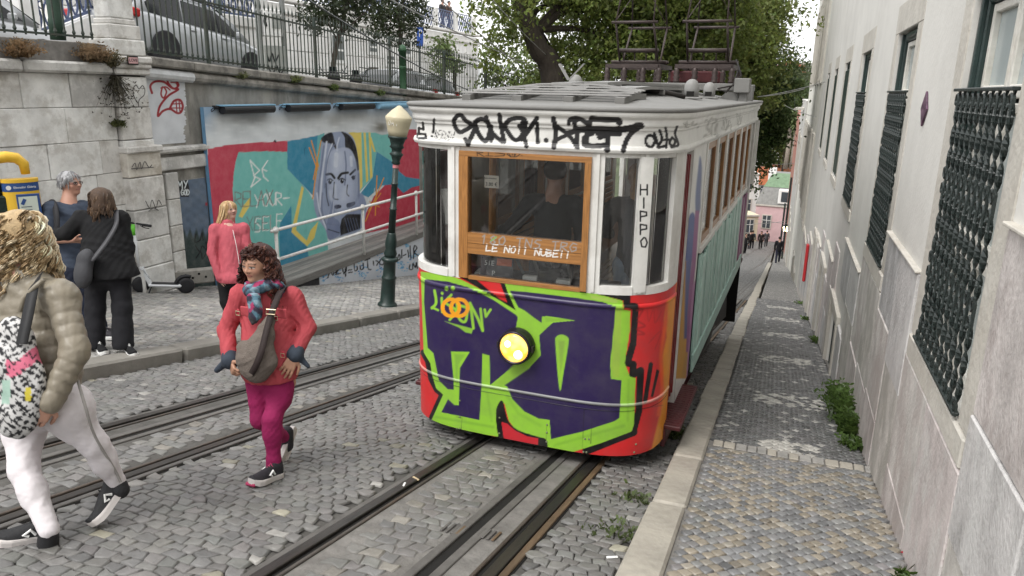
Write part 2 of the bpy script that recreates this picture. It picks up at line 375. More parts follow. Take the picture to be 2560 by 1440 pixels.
def stone_cols(n,base,spread,accents,p,seed):
    r=np.random.default_rng(seed);c=np.array(base)[None]*(1+r.normal(0,spread,(n,1)))*(1+r.normal(0,.012,(n,3)))
    u=r.uniform(0,1,n)
    for(ac,lo,hi)in accents:I=(u>=lo)&(u<hi);c[I]=np.array(ac)[None]*(1+r.normal(0,.15,(I.sum(),1)))
    return np.clip(c,.02,.8)
# ---- road
RAILS=[-2.095,-1.186,-3.53,-4.415];SLOTS=[-1.465,-4.13]
tram_hide=lambda px,py:(px>1060)&(px<1660)&(py<1110)
near_end=20.0
road=sheet('road',0,0,-4,near_end,-.02,M_joint,40,fx0=lambda y:kl(y)-.05,fx1=lambda y:KR+.05,kind='structure')
sheet('lower_street',0,0,near_end,96,0.0,M_road_far,30,fx0=lambda y:kl(y)-.05,fx1=lambda y:KR+.006*y+.05,kind='structure')
cl=cells_hex(-5.7,KR-.02,.6,near_end,.090,.070,.23,11)
c=cl.mean(1);xr=c[:,0]-YAW*c[:,1]
ok=(c[:,0]>kl(c[:,1])+.02)&(c[:,0]<KR-.03)
for r_ in RAILS:ok&=np.abs(xr-r_)>.115
for r_ in SLOTS:ok&=np.abs(xr-r_)>.11
inner=((xr>RAILS[0])&(xr<RAILS[1]))|((xr>RAILS[3])&(xr<RAILS[2]))
clo=cl[ok&~inner];co=stone_cols(len(clo),(.165,.16,.152),.11,[((.27,.255,.20),0,.012),((.30,.29,.27),.012,.03),((.15,.147,.143),.03,.2)],0,3)
lay(clo,co,road,'cobble',0.0,.0025,.02,.005,M_sett,5,300,.003,tram_hide)
ci=cells_hex(-5.0,-.9,.6,near_end,.098,.082,.2,12);c=ci.mean(1);xr=c[:,0]-YAW*c[:,1]
ok=np.zeros(len(ci),bool);ok|=(xr>RAILS[0]+.16)&(xr<RAILS[1]-.16);ok|=(xr>RAILS[3]+.16)&(xr<RAILS[2]-.16)
for r_ in SLOTS:ok&=np.abs(xr-r_)>.14
cis=ci[ok];co=stone_cols(len(cis),(.165,.159,.15),.09,[((.215,.20,.175),0,.12),((.155,.152,.147),.12,.3)],0,4)
lay(cis,co,road,'granite_sett',-.003,.003,.02,.006,M_sett,6,250,.0022,tram_hide)
# mortar drowned round the worn setts between the rails
for a,b in((RAILS[0]+.08,SLOTS[0]-.07),(SLOTS[0]+.07,RAILS[1]-.08),(RAILS[3]+.08,SLOTS[1]-.07),(SLOTS[1]+.07,RAILS[2]-.08)):
    sheet('mortar_bed',0,0,-4,near_end,-.009,M_joint_light if a>-3 else M_joint,30,road,fx0=lambda y,a=a:a+YAW*y,fx1=lambda y,b=b:b+YAW*y)
# ---- tracks
def ribbon(mb,x0,x1,z0,z1,y0=-4.0,y1=72.0,n=8,ch=.004):
    ys=np.array([-4,10,20,30,40,50,70,94.0]);n=8;o=len(mb.v)
    for y in ys:
        xs=YAW*y;g=gz(y);mb.v+=[(x0+xs,y,g+z0),(x0+xs,y,g+z1-ch),(x0+ch+xs,y,g+z1),(x1-ch+xs,y,g+z1),(x1+xs,y,g+z1-ch),(x1+xs,y,g+z0)]
    for i in range(n-1):
        for k in range(5):mb.f.append((o+6*i+k,o+6*i+k+1,o+6*i+6+k+1,o+6*i+6+k))
    return mb
for ti,(ra,rb,sl,fl)in enumerate(((RAILS[0],RAILS[1],SLOTS[0],1),(RAILS[2],RAILS[3],SLOTS[1],-1))):
    tr=empty('funicular_track',(0,0,0),kind='structure')
    for r_,sg in((ra,fl),(rb,-fl)):
        rm=MB();ribbon(rm,r_-.03,r_+.03,-.03,.006);rm.build('rail_head',M_steel,tr)
        rm=MB();a=r_+sg*.062;ribbon(rm,min(a,a+sg*.022),max(a,a+sg*.022),-.03,.002);rm.build('rail_guard',M_rust,tr)
        rm=MB();a=r_-sg*.034;ribbon(rm,min(a,a-sg*.04),max(a,a-sg*.04),-.03,-.002);rm.build('rail_edging',M_rail_brown if r_==RAILS[1]else M_railstone,tr)
        rm=MB();ribbon(rm,r_-.085,r_+.085,-.05,-.014);rm.build('rail_groove',M_black,tr)
    for sg in(-1,1):
        rm=MB();a=sl+sg*.03;ribbon(rm,min(a,a+sg*.05),max(a,a+sg*.05),-.03,.001);rm.build('slot_plate',M_railstone,tr)
    rm=MB();ribbon(rm,sl-.032,sl+.032,-.05,-.014);rm.build('cable_slot',M_black,tr)
# little access grates beside the cable slot
for(px,py)in((1133,1320),(1222,1335)):
    g=gnd(px,py);e=empty('slot_grate',tuple(g),math.atan(-YAW),kind='structure')
    for k in range(4):
        MB().box((-.045+k*.03,0,-.002),(.018,.12,.008),ch=.003).build('grate_bar',M_rail_brown if k==3 else M_railstone,e)
    e.rotation_euler[0]=math.atan(-SLOPE)
# ---- right pavement
M_pav_bed=M_joint
pav=sheet('pavement_right',0,0,-4,20,KH-.013,M_joint_light,40,fx0=lambda y:KR+.18,fx1=lambda y:XW+.02,kind='structure')
sheet('pavement_right_lower',0,0,20,96,KH-.01,M_pave_far,20,fx0=lambda y:KR+.006*y+.2,fx1=lambda y:XW+.02,kind='structure')
Y_DIV=gnd(1955,1135,KH)[1]
cd=cells_diamond(KR+.12,XW+.06,1.0,20,.062,.07,21);c=cd.mean(1)
okd=(c[:,0]>KR+.225)&(c[:,0]<XW-.02)&(np.abs(c[:,1]-Y_DIV)>.075);cd=cd[okd];c=c[okd]
n=len(cd);near=c[:,1]<Y_DIV
r=np.random.default_rng(8)
cols=stone_cols(n,(.11,.109,.108),.16,[((.32,.31,.29),0,.06)],0,9)
tan=stone_cols(n,(.20,.197,.192),.09,[((.235,.205,.16),0,.26),((.27,.245,.205),.26,.40),((.165,.166,.168),.40,.72)],0,10)
cols[near]=tan[near]
# pale stones gathered in small figures along the middle of the far stretch
fig=(~near)&(np.abs(c[:,0]-.30)<.34)&(np.sin(c[:,1]*2*math.pi/2.6+2.4)>.78)&(r.uniform(0,1,n)<.55)
fig|=(~near)&(np.abs(c[:,1]-Y_DIV-.22)<.16)&(np.abs(c[:,0]-.17-(c[:,1]-Y_DIV)*.4)<.22)&(r.uniform(0,1,n)<.8)
cols[fig]=np.array((.42,.405,.37))*(1+r.normal(0,.12,(fig.sum(),1)))
lay(cd,cols,pav,'cobble',KH,.0035,.02,.005,M_sett_smooth,7,300,.0025)
# row of narrow setts across the pavement
k=0;x=KR+.24
while x<XW-.03:
    wdt=.07+.03*random.random();y=Y_DIV+(x-.1)*-.02
    MB().box((x+wdt/2,y,gz(y)+KH-.008),(wdt-.008,.10,.02),ch=.005).build('edging_sett',M_kerb if random.random()<.3 else mat('edging_grey',(.3,.29,.27),.7,.25,8,.4),pav);x+=wdt
kerb=empty('kerb_right',(0,0,0),kind='structure');y=1.0;i=0
while y<50:
    L=random.uniform(.75,1.25);yc=y+L/2;z=gz(yc)+KH-.07
    wid=.205+random.uniform(-.012,.012);jump=random.uniform(-.008,.008)
    o=MB().box((0,0,0),(wid,L-.012,.16),ch=.014).build('kerb_stone',M_kerb,kerb,loc=(KR+.006*max(0,yc-12)+wid/2+jump,yc,z),rot=(math.atan(-SLOPE),0,random.uniform(-.006,.006)))
    y+=L
# ---- left pavement
lpav=sheet('pavement_left',0,0,-4,19,LKH-.014,M_joint_light,40,fx0=lambda y:XLW-.6,fx1=lambda y:kl(y)-.2,kind='structure')
sheet('pavement_left_lower',0,0,19,96,LKH-.01,M_pave_far,20,fx0=lambda y:XLW-.6,fx1=lambda y:kl(y)-.2,kind='structure')
cg=cells_hex(XLW,-5.3,3.2,19,.098,.085,.14,31);c=cg.mean(1);okg=(c[:,0]<kl(c[:,1])-.25);cg=cg[okg]
co=stone_cols(len(cg),(.25,.242,.228),.10,[((.34,.315,.275),0,.06),((.19,.186,.18),.06,.3)],0,13)
pv=cg.mean(1);pat=(np.sin(pv[:,0]*1.9+np.sin(pv[:,1]*.8)*1.3)*np.sin(pv[:,1]*1.3+1)>.35);co[pat]*=1.25
lay(cg,np.clip(co,0,.6),lpav,'cobble',LKH,.005,.02,.008,M_sett,9,300,.004,lambda px,py:py<560)
lk=empty('kerb_left',(0,0,0),kind='structure');y=1.5
while y<24:
    L=random.uniform(.9,1.5);yc=y+L/2
    MB().box((0,0,0),(.27,L-.012,.2),ch=.022).build('kerb_stone',mat('kerb_grey',(.25,.235,.21),.75,.2,6,.4,bscale=50,dirt=(.17,.16,.14),dirt_scale=2,dirt_amt=.6),lk,loc=(kl(yc)-.13,yc,gz(yc)+LKH-.092),rot=(math.atan(-SLOPE),0,-YAW));y+=L
# ================================================================== HOUSES ON THE RIGHT
M_plaster=mat('white_plaster',(.66,.645,.605),.9,.05,1.6,.22,bscale=38,dirt=(.50,.485,.45),dirt_scale=.9,dirt_amt=.55)
M_plaster2=mat('cream_plaster',(.74,.725,.66),.9,.07,1.2,.2,bscale=30,dirt=(.56,.55,.5),dirt_scale=.4,dirt_amt=.5)
M_surround=mat('window_stone',(.52,.495,.445),.8,.14,5,.5,bscale=30,dirt=(.42,.38,.32),dirt_scale=3,dirt_amt=.5)
M_green=mat('dark_green_paint',(.018,.036,.033),.38,.25,8,.25,bscale=50,spec=.5)
M_iron=mat('wrought_iron_green',(.02,.028,.026),.45,.3,10,.3,bscale=70,spec=.5)
M_whitewood=mat('chipped_white_paint',(.72,.70,.64),.6,.08,6,.4,bscale=26,dirt=(.42,.38,.31),dirt_scale=7,dirt_amt=.5)
M_pane=mat('frosted_pane',(.40,.45,.45),.22,.10,2,.05,spec=.6)
M_dark=mat('dark_interior',(.02,.021,.022),.6,.2,3,.0)
M_tile_red=mat('roof_tile',(.45,.16,.09),.85,.3,9,.5)
def stone_mat(i):
    base=[(.52,.48,.46),(.49,.475,.465),(.53,.505,.47),(.50,.45,.435),(.46,.455,.45),(.55,.525,.495)][i%6]
    return mat('lioz_stone_%d'%(i%6),base,.66,.32,8,.6,bscale=70,dirt=((.36,.315,.30),(.60,.59,.575),(.36,.345,.31),(.58,.565,.54),(.32,.31,.305),(.42,.37,.35))[i%6],dirt_scale=4.5,dirt_amt=.8,stretch=(1,1,.55),detail=7,dsh=(.46,.60))
def holed_wall(y0,y1,z0,z1,holes,x0,th):
    """boxes round rectangular openings (ya, yb, za, zb)"""
    ys=sorted({y0,y1,*[h for o in holes for h in o[:2]]});mb=MB()
    for a,b in zip(ys[:-1],ys[1:]):
        hs_=sorted([(o[2],o[3])for o in holes if o[0]<(a+b)/2<o[1]]);z=z0
        for(ha,hb)in hs_+[(z1,z1)]:
            if ha>z+1e-6:mb.add([(x0,a,z),(x0,b,z),(x0,b,ha),(x0,a,ha)],[(0,1,2,3)])
            z=hb
    for(a,b,c_,d_)in holes:
        X=x0+th;mb.add([(x0,a,c_),(X,a,c_),(X,a,d_),(x0,a,d_),(x0,b,c_),(X,b,c_),(X,b,d_),(x0,b,d_)],[(0,1,2,3),(4,7,6,5),(0,4,5,1),(3,2,6,7)])
    mb.add([(x0,y0,z0),(x0+6,y0,z0),(x0+6,y0,z1),(x0,y0,z1)],[(0,1,2,3)]);mb.add([(x0,y1,z0),(x0+6,y1,z0),(x0+6,y1,z1),(x0,y1,z1)],[(3,2,1,0)])
    mb.add([(x0,y0,z1),(x0+6,y0,z1),(x0+6,y1,z1),(x0,y1,z1)],[(0,1,2,3)]);mb.add([(x0+th+.4,y0,z0),(x0+th+.4,y1,z0),(x0+th+.4,y1,z1),(x0+th+.4,y0,z1)],[(0,1,2,3)])
    me=bpy.data.meshes.new('wall');me.from_pydata(mb.v,[],mb.f);return me
WIN=[(3.44,4.60),(6.48,7.62),(10.0,11.2),(13.45,14.6),(16.9,18.0),(20.4,21.5)]
ZS,ZM,ZT=.38,1.75,2.25
BAS=[(9.45,10.6,-2.4,-.98),(12.85,14.0,-3.0,-1.12),(16.3,17.3,-3.6,-1.25)]
hA=empty('white_house',(XW,3,gz(3)),label='white plastered house with stone base and green iron window grilles along the narrow pavement',cat='house')
inv=lambda o:o # children use world coordinates through this parent offset
def child(o,p):o.parent=p;o.matrix_parent_inverse=Matrix.Translation(p.location).inverted()@Matrix.Identity(4)if p.rotation_euler[2]==0 else p.matrix_world.inverted();return o
def part(mb,name,m,p,smooth=False):return child(mb.build(name,m,None,smooth),p)
def sub(mb,name,m,p,smooth=False): # part of a part that itself sits in world coordinates (identity local frame)
    return mb.build(name,m,p,smooth)
holesA=[(a,b,ZS,ZT)for a,b in WIN]+BAS
child(ob('wall',holed_wall(-1.5,25.0,-9,9.5,holesA,XW,.34),M_plaster),hA)
# wrought iron: one bar of the grille, repeated across the window
def grille_bar():
    mb=MB();H=ZM-ZS;n=54;tiers=3;th=H/tiers
    o=len(mb.v)
    for i in range(n+1):
        z=H*i/n;ph=(z/th)%1.0;tw=math.pi*3.0*max(0,min(1,(ph-.12)/.76))+math.pi*3*int(min(z/th,tiers-1e-6))
        cx,sx_=math.cos(tw),math.sin(tw)
        for(u,v)in((.013,.005),(-.013,.005),(-.013,-.005),(.013,-.005)):mb.v.append((u*sx_+v*cx,u*cx-v*sx_,z))
    for i in range(n):
        for k in range(4):mb.f.append((o+4*i+k,o+4*i+(k+1)%4,o+4*i+4+(k+1)%4,o+4*i+4+k))
    for t in range(tiers):
        for zz,s_ in((t*th+.012,1),((t+1)*th-.012,-1)): # arch and scroll at both ends of every tier
            pts=[(0,0,zz+s_*.13)]
            for q in range(9):a=math.pi*q/8;pts.append((-.004,.028-.028*math.cos(a),zz+s_*(.028-.028*math.sin(a))))
            for q in range(7):a=math.pi*.5*q/2;r_=.013*(1-q/9);pts.append((-.004,.043+r_*math.cos(a),zz+s_*(.045+r_*math.sin(a))))
            mb.tube(pts,.0065,4)
    return mb.mesh('grille_bar')
GB=grille_bar()
for i,(a,b)in enumerate(WIN):
    wn_=child(empty('window',(XW,(a+b)/2,ZS)),hA)
    wn_.matrix_parent_inverse=Matrix.Translation(hA.location).inverted()
    P0=Vector((XW,(a+b)/2,ZS));ym=b-a
    def wp(mb,name,m,smooth=False):
        o=mb.build(name,m,wn_,smooth);o.location=-P0;return o
    for(ya,yb,za,zb,nm)in((a-.21,a,ZS-.02,ZT,'jamb'),(b,b+.21,ZS-.02,ZT,'jamb'),(a-.21,b+.21,ZT,ZT+.25,'lintel')):
        wp(MB().box((XW+.014,(ya+yb)/2,(za+zb)/2),(.04,yb-ya-.004,zb-za-.004),ch=.004),nm,M_surround)
    wp(MB().box((XW+.01,(a+b)/2,ZS-.09),(.06,ym+.36,.135),ch=.008),'sill',M_surround)
    fx=XW+.085
    fr=MB()
    for(ya,yb,za,zb)in((a,a+.07,ZS,ZT),(b-.07,b,ZS,ZT),(a+.07,b-.07,ZT-.07,ZT)):
        fr.box((fx-.005,(ya+yb)/2,(za+zb)/2),(.06,yb-ya,zb-za),ch=.008)
        fr.box((fx-.045,(ya+yb)/2,(za+zb)/2),(.03,(yb-ya)*.55,(zb-za)-.02 if zb-za>.2 else(zb-za)*.55),ch=.006)
    wp(fr,'frame',M_green)
    for(ya,yb)in((a+.072,(a+b)/2-.004),((a+b)/2+.004,b-.072)):
        for(za,zb)in((ZM-.03,ZT-.075),(ZS+.62,ZM-.05),(ZS+.02,ZS+.60)):
            s_=MB();q=.045
            s_.box((fx+.012,ya+q/2,(za+zb)/2),(.045,q,zb-za),ch=.005);s_.box((fx+.012,yb-q/2,(za+zb)/2),(.045,q,zb-za),ch=.005)
            s_.box((fx+.013,(ya+yb)/2,za+.03),(.045,yb-ya-2*q,.06),ch=.005);s_.box((fx+.013,(ya+yb)/2,zb-q/2),(.045,yb-ya-2*q,q),ch=.005)
            upper=za>ZM-.1
            wp(s_,'sash',M_whitewood if(upper or i>0)else M_whitewood)
            wp(MB().box((fx+.022,(ya+yb)/2,(za+zb)/2),(.008,yb-ya-2*q+.01,zb-za-q)),'pane',M_pane if(upper or(i==0 and ya<(a+b)/2-.1))else mat('dim_pane',(.10,.12,.12),.2,.3,2,.05,spec=.6))
    if i<3:
        wp(MB().box((XW-.018,(a+b)/2,ZM+.008),(.03,ym-.012,.016),ch=.003),'grille_rail',M_iron)
        wp(MB().box((XW-.018,(a+b)/2,ZS+.012),(.03,ym-.012,.016),ch=.003),'grille_rail',M_iron)
        nb=10;st=(ym-.02)/nb
        for k in range(nb):
            o=ob('grille_bar',GB,M_iron,wn_);o.location=(-.018,a+.01+st*(k+.1)-P0.y,.0);o.scale=(1,st/.115,1)
    else:
        for(ya,yb)in((a+.03,(a+b)/2-.01),((a+b)/2+.01,b-.03)):
            sh_=MB().box((XW+.02,(ya+yb)/2,(ZS+ZT)/2-.05),(.04,yb-ya,ZT-ZS-.14),ch=.006);wp(sh_,'shutter',M_green)
for(a,b,c_,d_)in BAS: # low cellar openings with iron doors
    e=child(empty('cellar_window',(XW,a,c_)),hA);e.matrix_parent_inverse=Matrix.Translation(hA.location).inverted()
    def ep(mb,name,m):o=mb.build(name,m,e);o.location=(-XW,-a,-c_);return o
    for k in range(8):ep(MB().box((XW+.04,a+(b-a)*(k+.5)/8,(c_+d_)/2),(.025,.05,d_-c_-.01),ch=.004),'bar',M_iron)
    ep(MB().box((XW+.15,(a+b)/2,(c_+d_)/2),(.03,b-a,d_-c_)),'shutter',M_green)
    for(ya,yb,za,zb)in((a-.15,a,c_,d_),(b,b+.15,c_,d_),(a-.15,b+.15,d_,d_+.14)):
        ep(MB().box((XW-.02,(ya+yb)/2,(za+zb)/2),(.05,yb-ya-.004,zb-za-.004),ch=.006),'jamb',M_surround)
# stone base, bay by bay, its top stepping down with the street
bays=[(-1.5,3.225,1.26),(3.225,4.815,ZS-.16),(4.815,6.265,.71),(6.265,7.835,ZS-.16),(7.835,9.785,.03),(9.785,11.415,-.3),(11.415,13.2,-.62),(13.2,14.8,-.7),(14.8,16.6,-1.05),(16.6,18.2,-1.2),(18.2,20.1,-1.65),(20.1,21.8,-2.0),(21.8,25,-2.3)]
si=0;rr=random.Random(5)
for bi,(a,b,zt)in enumerate(bays):
    y=a;cnt=max(1,round((b-a)/.85));wds=[(b-a)/cnt]*cnt
    for wd in wds:
        zlo=gz(y+wd)-.12;z=zt;cut=min(1.0,.55+.35*rr.random())
        row=0
        while z>zlo+.05:
            hgt=cut if row==0 else rr.uniform(.55,.95);zl=max(z-hgt,zlo)
            if z-zl<.2:zl=zlo
            skip=any(c0<y+wd and y<c1 and zl<cd_ and cc_<z for(c0,c1,cc_,cd_)in BAS)
            zz=z
            if skip:
                pass
            else:
                d_=.026+rr.uniform(-.005,.005)
                child(MB().box((XW-d_/2+.01,y+wd/2,(zz+zl)/2),(d_,wd-.006,zz-zl-.006),ch=.006).build('stone_panel',stone_mat(si)),hA)
            si+=1;z=zl;row+=1
        if zt>-9 and bi%2==0:
            child(MB().box((XW-.012,y+wd/2,zt+.008),(.05,wd-.002,.016),ch=.004).build('base_capping',M_surround),hA)
        y+=wd
    for(c0,c1,cc_,cd_)in BAS:
        if a<(c0+c1)/2<b and False:pass
# stone round the cellar openings where the big panels stop
for(c0,c1,cc_,cd_)in BAS:
    for(ya,yb)in((c0-.75,c0-.16),(c1+.16,c1+.75)):
        child(MB().box((XW-.012,(ya+yb)/2,(cd_+gz(yb))/2-.1),(.03,yb-ya,cd_-gz(yb)+.3),ch=.006).build('stone_panel',stone_mat(si)),hA);si+=1
pl=MB().box((0,0,0),(.012,.16,.16),ch=.003);pl_o=pl.build('wall_plaque',mat('plaque_purple',(.10,.045,.085),.4,.6,18,.1,dirt=(.35,.25,.3),dirt_scale=14,dirt_amt=.5),loc=(XW-.008,5.6,1.645),rot=(math.radians(45),0,0),label='small purple diamond plaque fixed on the white house wall',cat='plaque')
pl_o.scale=(1,1.0,1.0)
rb=MB().box((XW-.06,19.55,-2.35),(.07,.2,.95),ch=.02);rb.build('wall_sign',mat('red_enamel',(.45,.03,.035),.4,.1,5,.05),label='narrow red sign box fixed low on the white house wall',cat='sign')
# second and third houses further down
def far_house(name,label,y0,y1,zt,x0,m,rows,roof=True,wcol=M_dark):
    h=empty(name,(x0,y0,gz(y0)),label=label,cat='house');T=Matrix.Translation(h.location).inverted()
    holes=[(a,b,c_,d_)for(c_,d_,L)in rows for(a,b)in L]
    o=ob('wall',holed_wall(y0,y1,gz(y1)-1,zt,holes,x0,.2),m);o.parent=h;o.matrix_parent_inverse=T
    for(a,b,c_,d_)in holes:
        wv=MB().box((x0+.13,(a+b)/2,(c_+d_)/2),(.05,b-a,d_-c_)).build('window',wcol);wv.parent=h;wv.matrix_parent_inverse=T
        for(ya,yb,za,zb)in((a-.16,a,c_,d_),(b,b+.16,c_,d_),(a-.16,b+.16,d_,d_+.18),(a-.2,b+.2,c_-.12,c_)):
            MB().box((x0-.02,(ya+yb)/2,(za+zb)/2),(.06,yb-ya-.003,zb-za-.003)).build('frame',M_surround,wv)
        for k in(1,2):MB().box((x0+.09,a+(b-a)*k/3,(c_+d_)/2),(.04,.05,d_-c_)).build('glazing_bar',M_whitewood,wv)
    if roof:
        rf=MB();rf.prism([(x0-.55,zt),(x0+3,zt+1.3),(x0+6,zt)],y0,y1,1);r_=rf.build('roof',M_tile_red);r_.parent=h;r_.matrix_parent_inverse=T
        cn=MB();cn.prism([(x0-.45,zt-.03),(x0-.02,zt-.5),(x0+.1,zt-.5),(x0+.1,zt-.03)],y0,y1,1);r2=cn.build('cornice',M_plaster2);r2.parent=h;r2.matrix_parent_inverse=T
    return h
ups=[(26.6+k*2.9,27.9+k*2.9)for k in range(6)]
far_house('cream_house','tall cream house with red eave beyond the white house',25.02,44.0,7.1,XW+.02,M_plaster2,[(2.2,5.4,ups),(-2.6,.3,ups),(-7.6,-5.2,[(27+k*3.4,28.1+k*3.4)for k in range(3)])])
far_house('grey_house','narrow grey house with balcony at the lower end of the pavement',44.02,62.0,1.4,XW-.05,mat('grey_plaster',(.5,.49,.46),.9,.12,1.1,.2),[(-3.2,-.8,[(46+k*3.2,47.2+k*3.2)for k in range(4)]),(-8.5,-6.2,[(46+k*3.2,47.2+k*3.2)for k in range(4)])],roof=False)
bl=empty('balcony',(XW,50,.9),label='small iron balcony jutting from the far grey house',cat='balcony')
MB().box((-.3,0,0),(.75,2.6,.12)).build('slab',M_surround,bl)
for k in range(12):MB().tube([(-.62,-1.2+k*.218,.05),(-.62,-1.2+k*.218,1.0)],.012,4).build('baluster',M_iron,bl)
MB().bar((-.62,-1.25,1.02),(-.62,1.25,1.02),.05,.04).build('handrail',M_iron,bl)
# ================================================================== LEFT: RETAINING WALL, MURAL, PLATFORM
XM=-9.0
M_wallstone=[mat('wall_limestone_%d'%i,c_,.85,.22,3.6,.6,bscale=26,dirt=d_,dirt_scale=3.0,dirt_amt=.8,detail=7,dsh=(.47,.60))for i,(c_,d_)in enumerate([((.62,.605,.575),(.38,.355,.32)),((.70,.695,.67),(.48,.46,.425)),((.54,.53,.505),(.30,.29,.275)),((.59,.555,.495),(.39,.345,.285)),((.44,.43,.41),(.68,.67,.645))])]
M_concrete=mat('stained_concrete',(.34,.325,.295),.92,.22,2.5,.5,bscale=22,dirt=(.14,.135,.12),dirt_scale=1.6,dirt_amt=.8,stretch=(1,1,.4),dsh=(.45,.62))
M_coping=mat('dark_coping',(.26,.245,.22),.93,.3,3,.6,bscale=20,dirt=(.10,.095,.085),dirt_scale=2.5,dirt_amt=.8,dsh=(.45,.6))
M_paint=mat('spray_paint',attr='Col',rough=.55,var=.06,scale=9,bump=.12,bscale=60)
M_paint_w=mat('weathered_paint',attr='Col',rough=.72,var=.13,scale=5,bump=.25,bscale=40,dirt=(.3,.29,.27),dirt_scale=5,dirt_amt=.18)
def terr(y):return 2.50-.053*y
def wallgrid(ya,yb,za,zb,x,nu,nv,base,ops,tf=None):
    """painted sheet in the plane x, facing the street"""
    U,W_=np.meshgrid(np.linspace(ya,yb,nu),np.linspace(za,zb,nv));V=np.stack([np.full(U.size,x),U.ravel(),W_.ravel()],1)
    px,py,_=pix(V);C=np.tile(np.array(lin(base)),(len(V),1))if not callable(base)else base(px,py,V);C=paint(px,py,C,ops,tf)
    i=np.arange(nv-1)[:,None]*nu+np.arange(nu-1)[None];Q=np.stack([i,i+nu,i+nu+1,i+1],-1).reshape(-1,4)
    return fast_mesh('painting',V,Q,col=C)
def sn(x,y,a,b,c_):return np.sin(x*a+1.7*np.sin(y*b+c_))*np.sin(y*a*1.3+c_*2+1.3*np.sin(x*b))
yp0=atX(290,250,XLW+.06)[1];yp1=atX(374,250,XLW+.06)[1] # pilaster
ym0=atX(511,300,XM)[1];ym1=atX(1046,300,XM)[1];zm1=atX(700,264,XM)[2]
rw=empty('retaining_wall',(XLW,8,gz(8)),label='old limestone and concrete retaining wall carrying the upper street',cat='wall')
TRW=Matrix.Translation(rw.location).inverted()
def rwp(mb,name,m,smooth=False):o=mb.build(name,m,None,smooth);o.parent=rw;o.matrix_parent_inverse=TRW;return o
zc=atX(0,178,XLW)[2] # underside of the cornice on the left stretch
rwp(MB().box((XLW-.42,5.0,(zc-3)/2+.2),(.8,2*(yp0-5.0),zc+3.4)),'wall_core',M_joint_light)
rr=random.Random(3);z=zc;row=0
while z>-3.0:
    h=.455+rr.uniform(-.02,.02);y=1.4-rr.uniform(0,.6)
    while y<yp0-.01:
        L=rr.uniform(.55,1.05);yb=min(y+L,yp0)
        if yp0-yb<.25:yb=yp0
        d_=rr.uniform(-.008,.012)
        rwp(MB().box((XLW-.1+d_,(y+yb)/2,z-h/2),(.25,yb-y-.006,h-.006),ch=.008),'stone_block',M_wallstone[rr.choice([0,1,1,2,1,3,4,0])]);y=yb
    z-=h;row+=1
for(ya,yb)in((-3,1.6),(1.6,3.4),(3.4,5.2),(5.2,6.9),(6.9,yp0-.05)):
    rwp(MB().box((XLW-.05,(ya+yb)/2,zc+.075),(.40,yb-ya-.01,.15),ch=.03),'cornice_stone',M_wallstone[2])
    rwp(MB().box((XLW-.22,(ya+yb)/2,zc+.15+.13),(.34,yb-ya-.01,.26),ch=.02),'parapet_stone',M_coping)
# pilaster: stacked blocks, a moulded cap, a pier standing on top
yc_,pw=(yp0+yp1)/2,yp1-yp0
pil=empty('pilaster',(XLW,yc_,0));pil.parent=rw;pil.matrix_parent_inverse=TRW
def pp(mb,name,m):o=mb.build(name,m,pil);o.location=(-XLW,-yc_,0);return o
z=zc-.02;k=0;midz=atX(340,375,XLW)[2]
while z>-2.9:
    h=.43+rr.uniform(-.05,.05)
    if z>midz>z-h:h=z-midz
    wd=pw*(.94+(.0 if z>midz else .10));dp=.07+(0 if z>midz else .06)+(zc-z)*.025
    pp(MB().box((XLW+dp/2-.1,yc_,z-h/2),(dp+.2,wd,h-.01),ch=.014),'stone_block',M_wallstone[(1,0,1,3,0,4,1)[k%7]]);z-=h;k+=1
pp(MB().box((XLW+.03,yc_,midz+.02),(.36,pw*1.1,.10),ch=.02),'string_course',M_wallstone[0])
for(a,b,c_)in((.16,.09,.0),(.22,.07,.09),(.26,.10,.16)):pp(MB().box((XLW-.06,yc_,zc+c_+b/2),(a+.22,pw+a*.2,b),ch=.02),'cap_stone',M_wallstone[0])
zpier=zc+.27
for(w_,h_,c_)in((1.0,.22,0),(.88,.20,.22),(.76,.08,.42),(.70,1.2,.50)):
    pp(MB().box((XLW-.12,yc_,zpier+c_+h_/2),(pw*w_*.7,pw*w_,h_-.004),ch=.015),'pier_stone',M_wallstone[1 if h_>.2 else 0])
def tagline(strokes,X,w_=.006):
    for st in strokes:
        o=MB().tube([tuple(atX(x,y,X)-np.array([XLW,yc_,0]))for x,y in st],w_,4).build('scribble',mat('pen_grey',(.09,.085,.08),.7,.1,5,0),pil)
tagline([smooth_pts([(345,258),(335,240),(333,222),(340,213),(348,222),(356,214),(362,224),(360,238),(348,250),(346,268)])],XLW+.112,.007)
tagline([smooth_pts([(330,418),(338,408),(342,424),(350,405),(354,422),(362,404),(372,418),(380,412)]),[(328,422),(384,418)]],XLW+.185,.007)
tagline([smooth_pts([(364,502),(374,520),(380,500),(390,520),(396,500),(404,512)]),smooth_pts([(372,528),(384,520),(396,526)])],XLW+.20,.007)
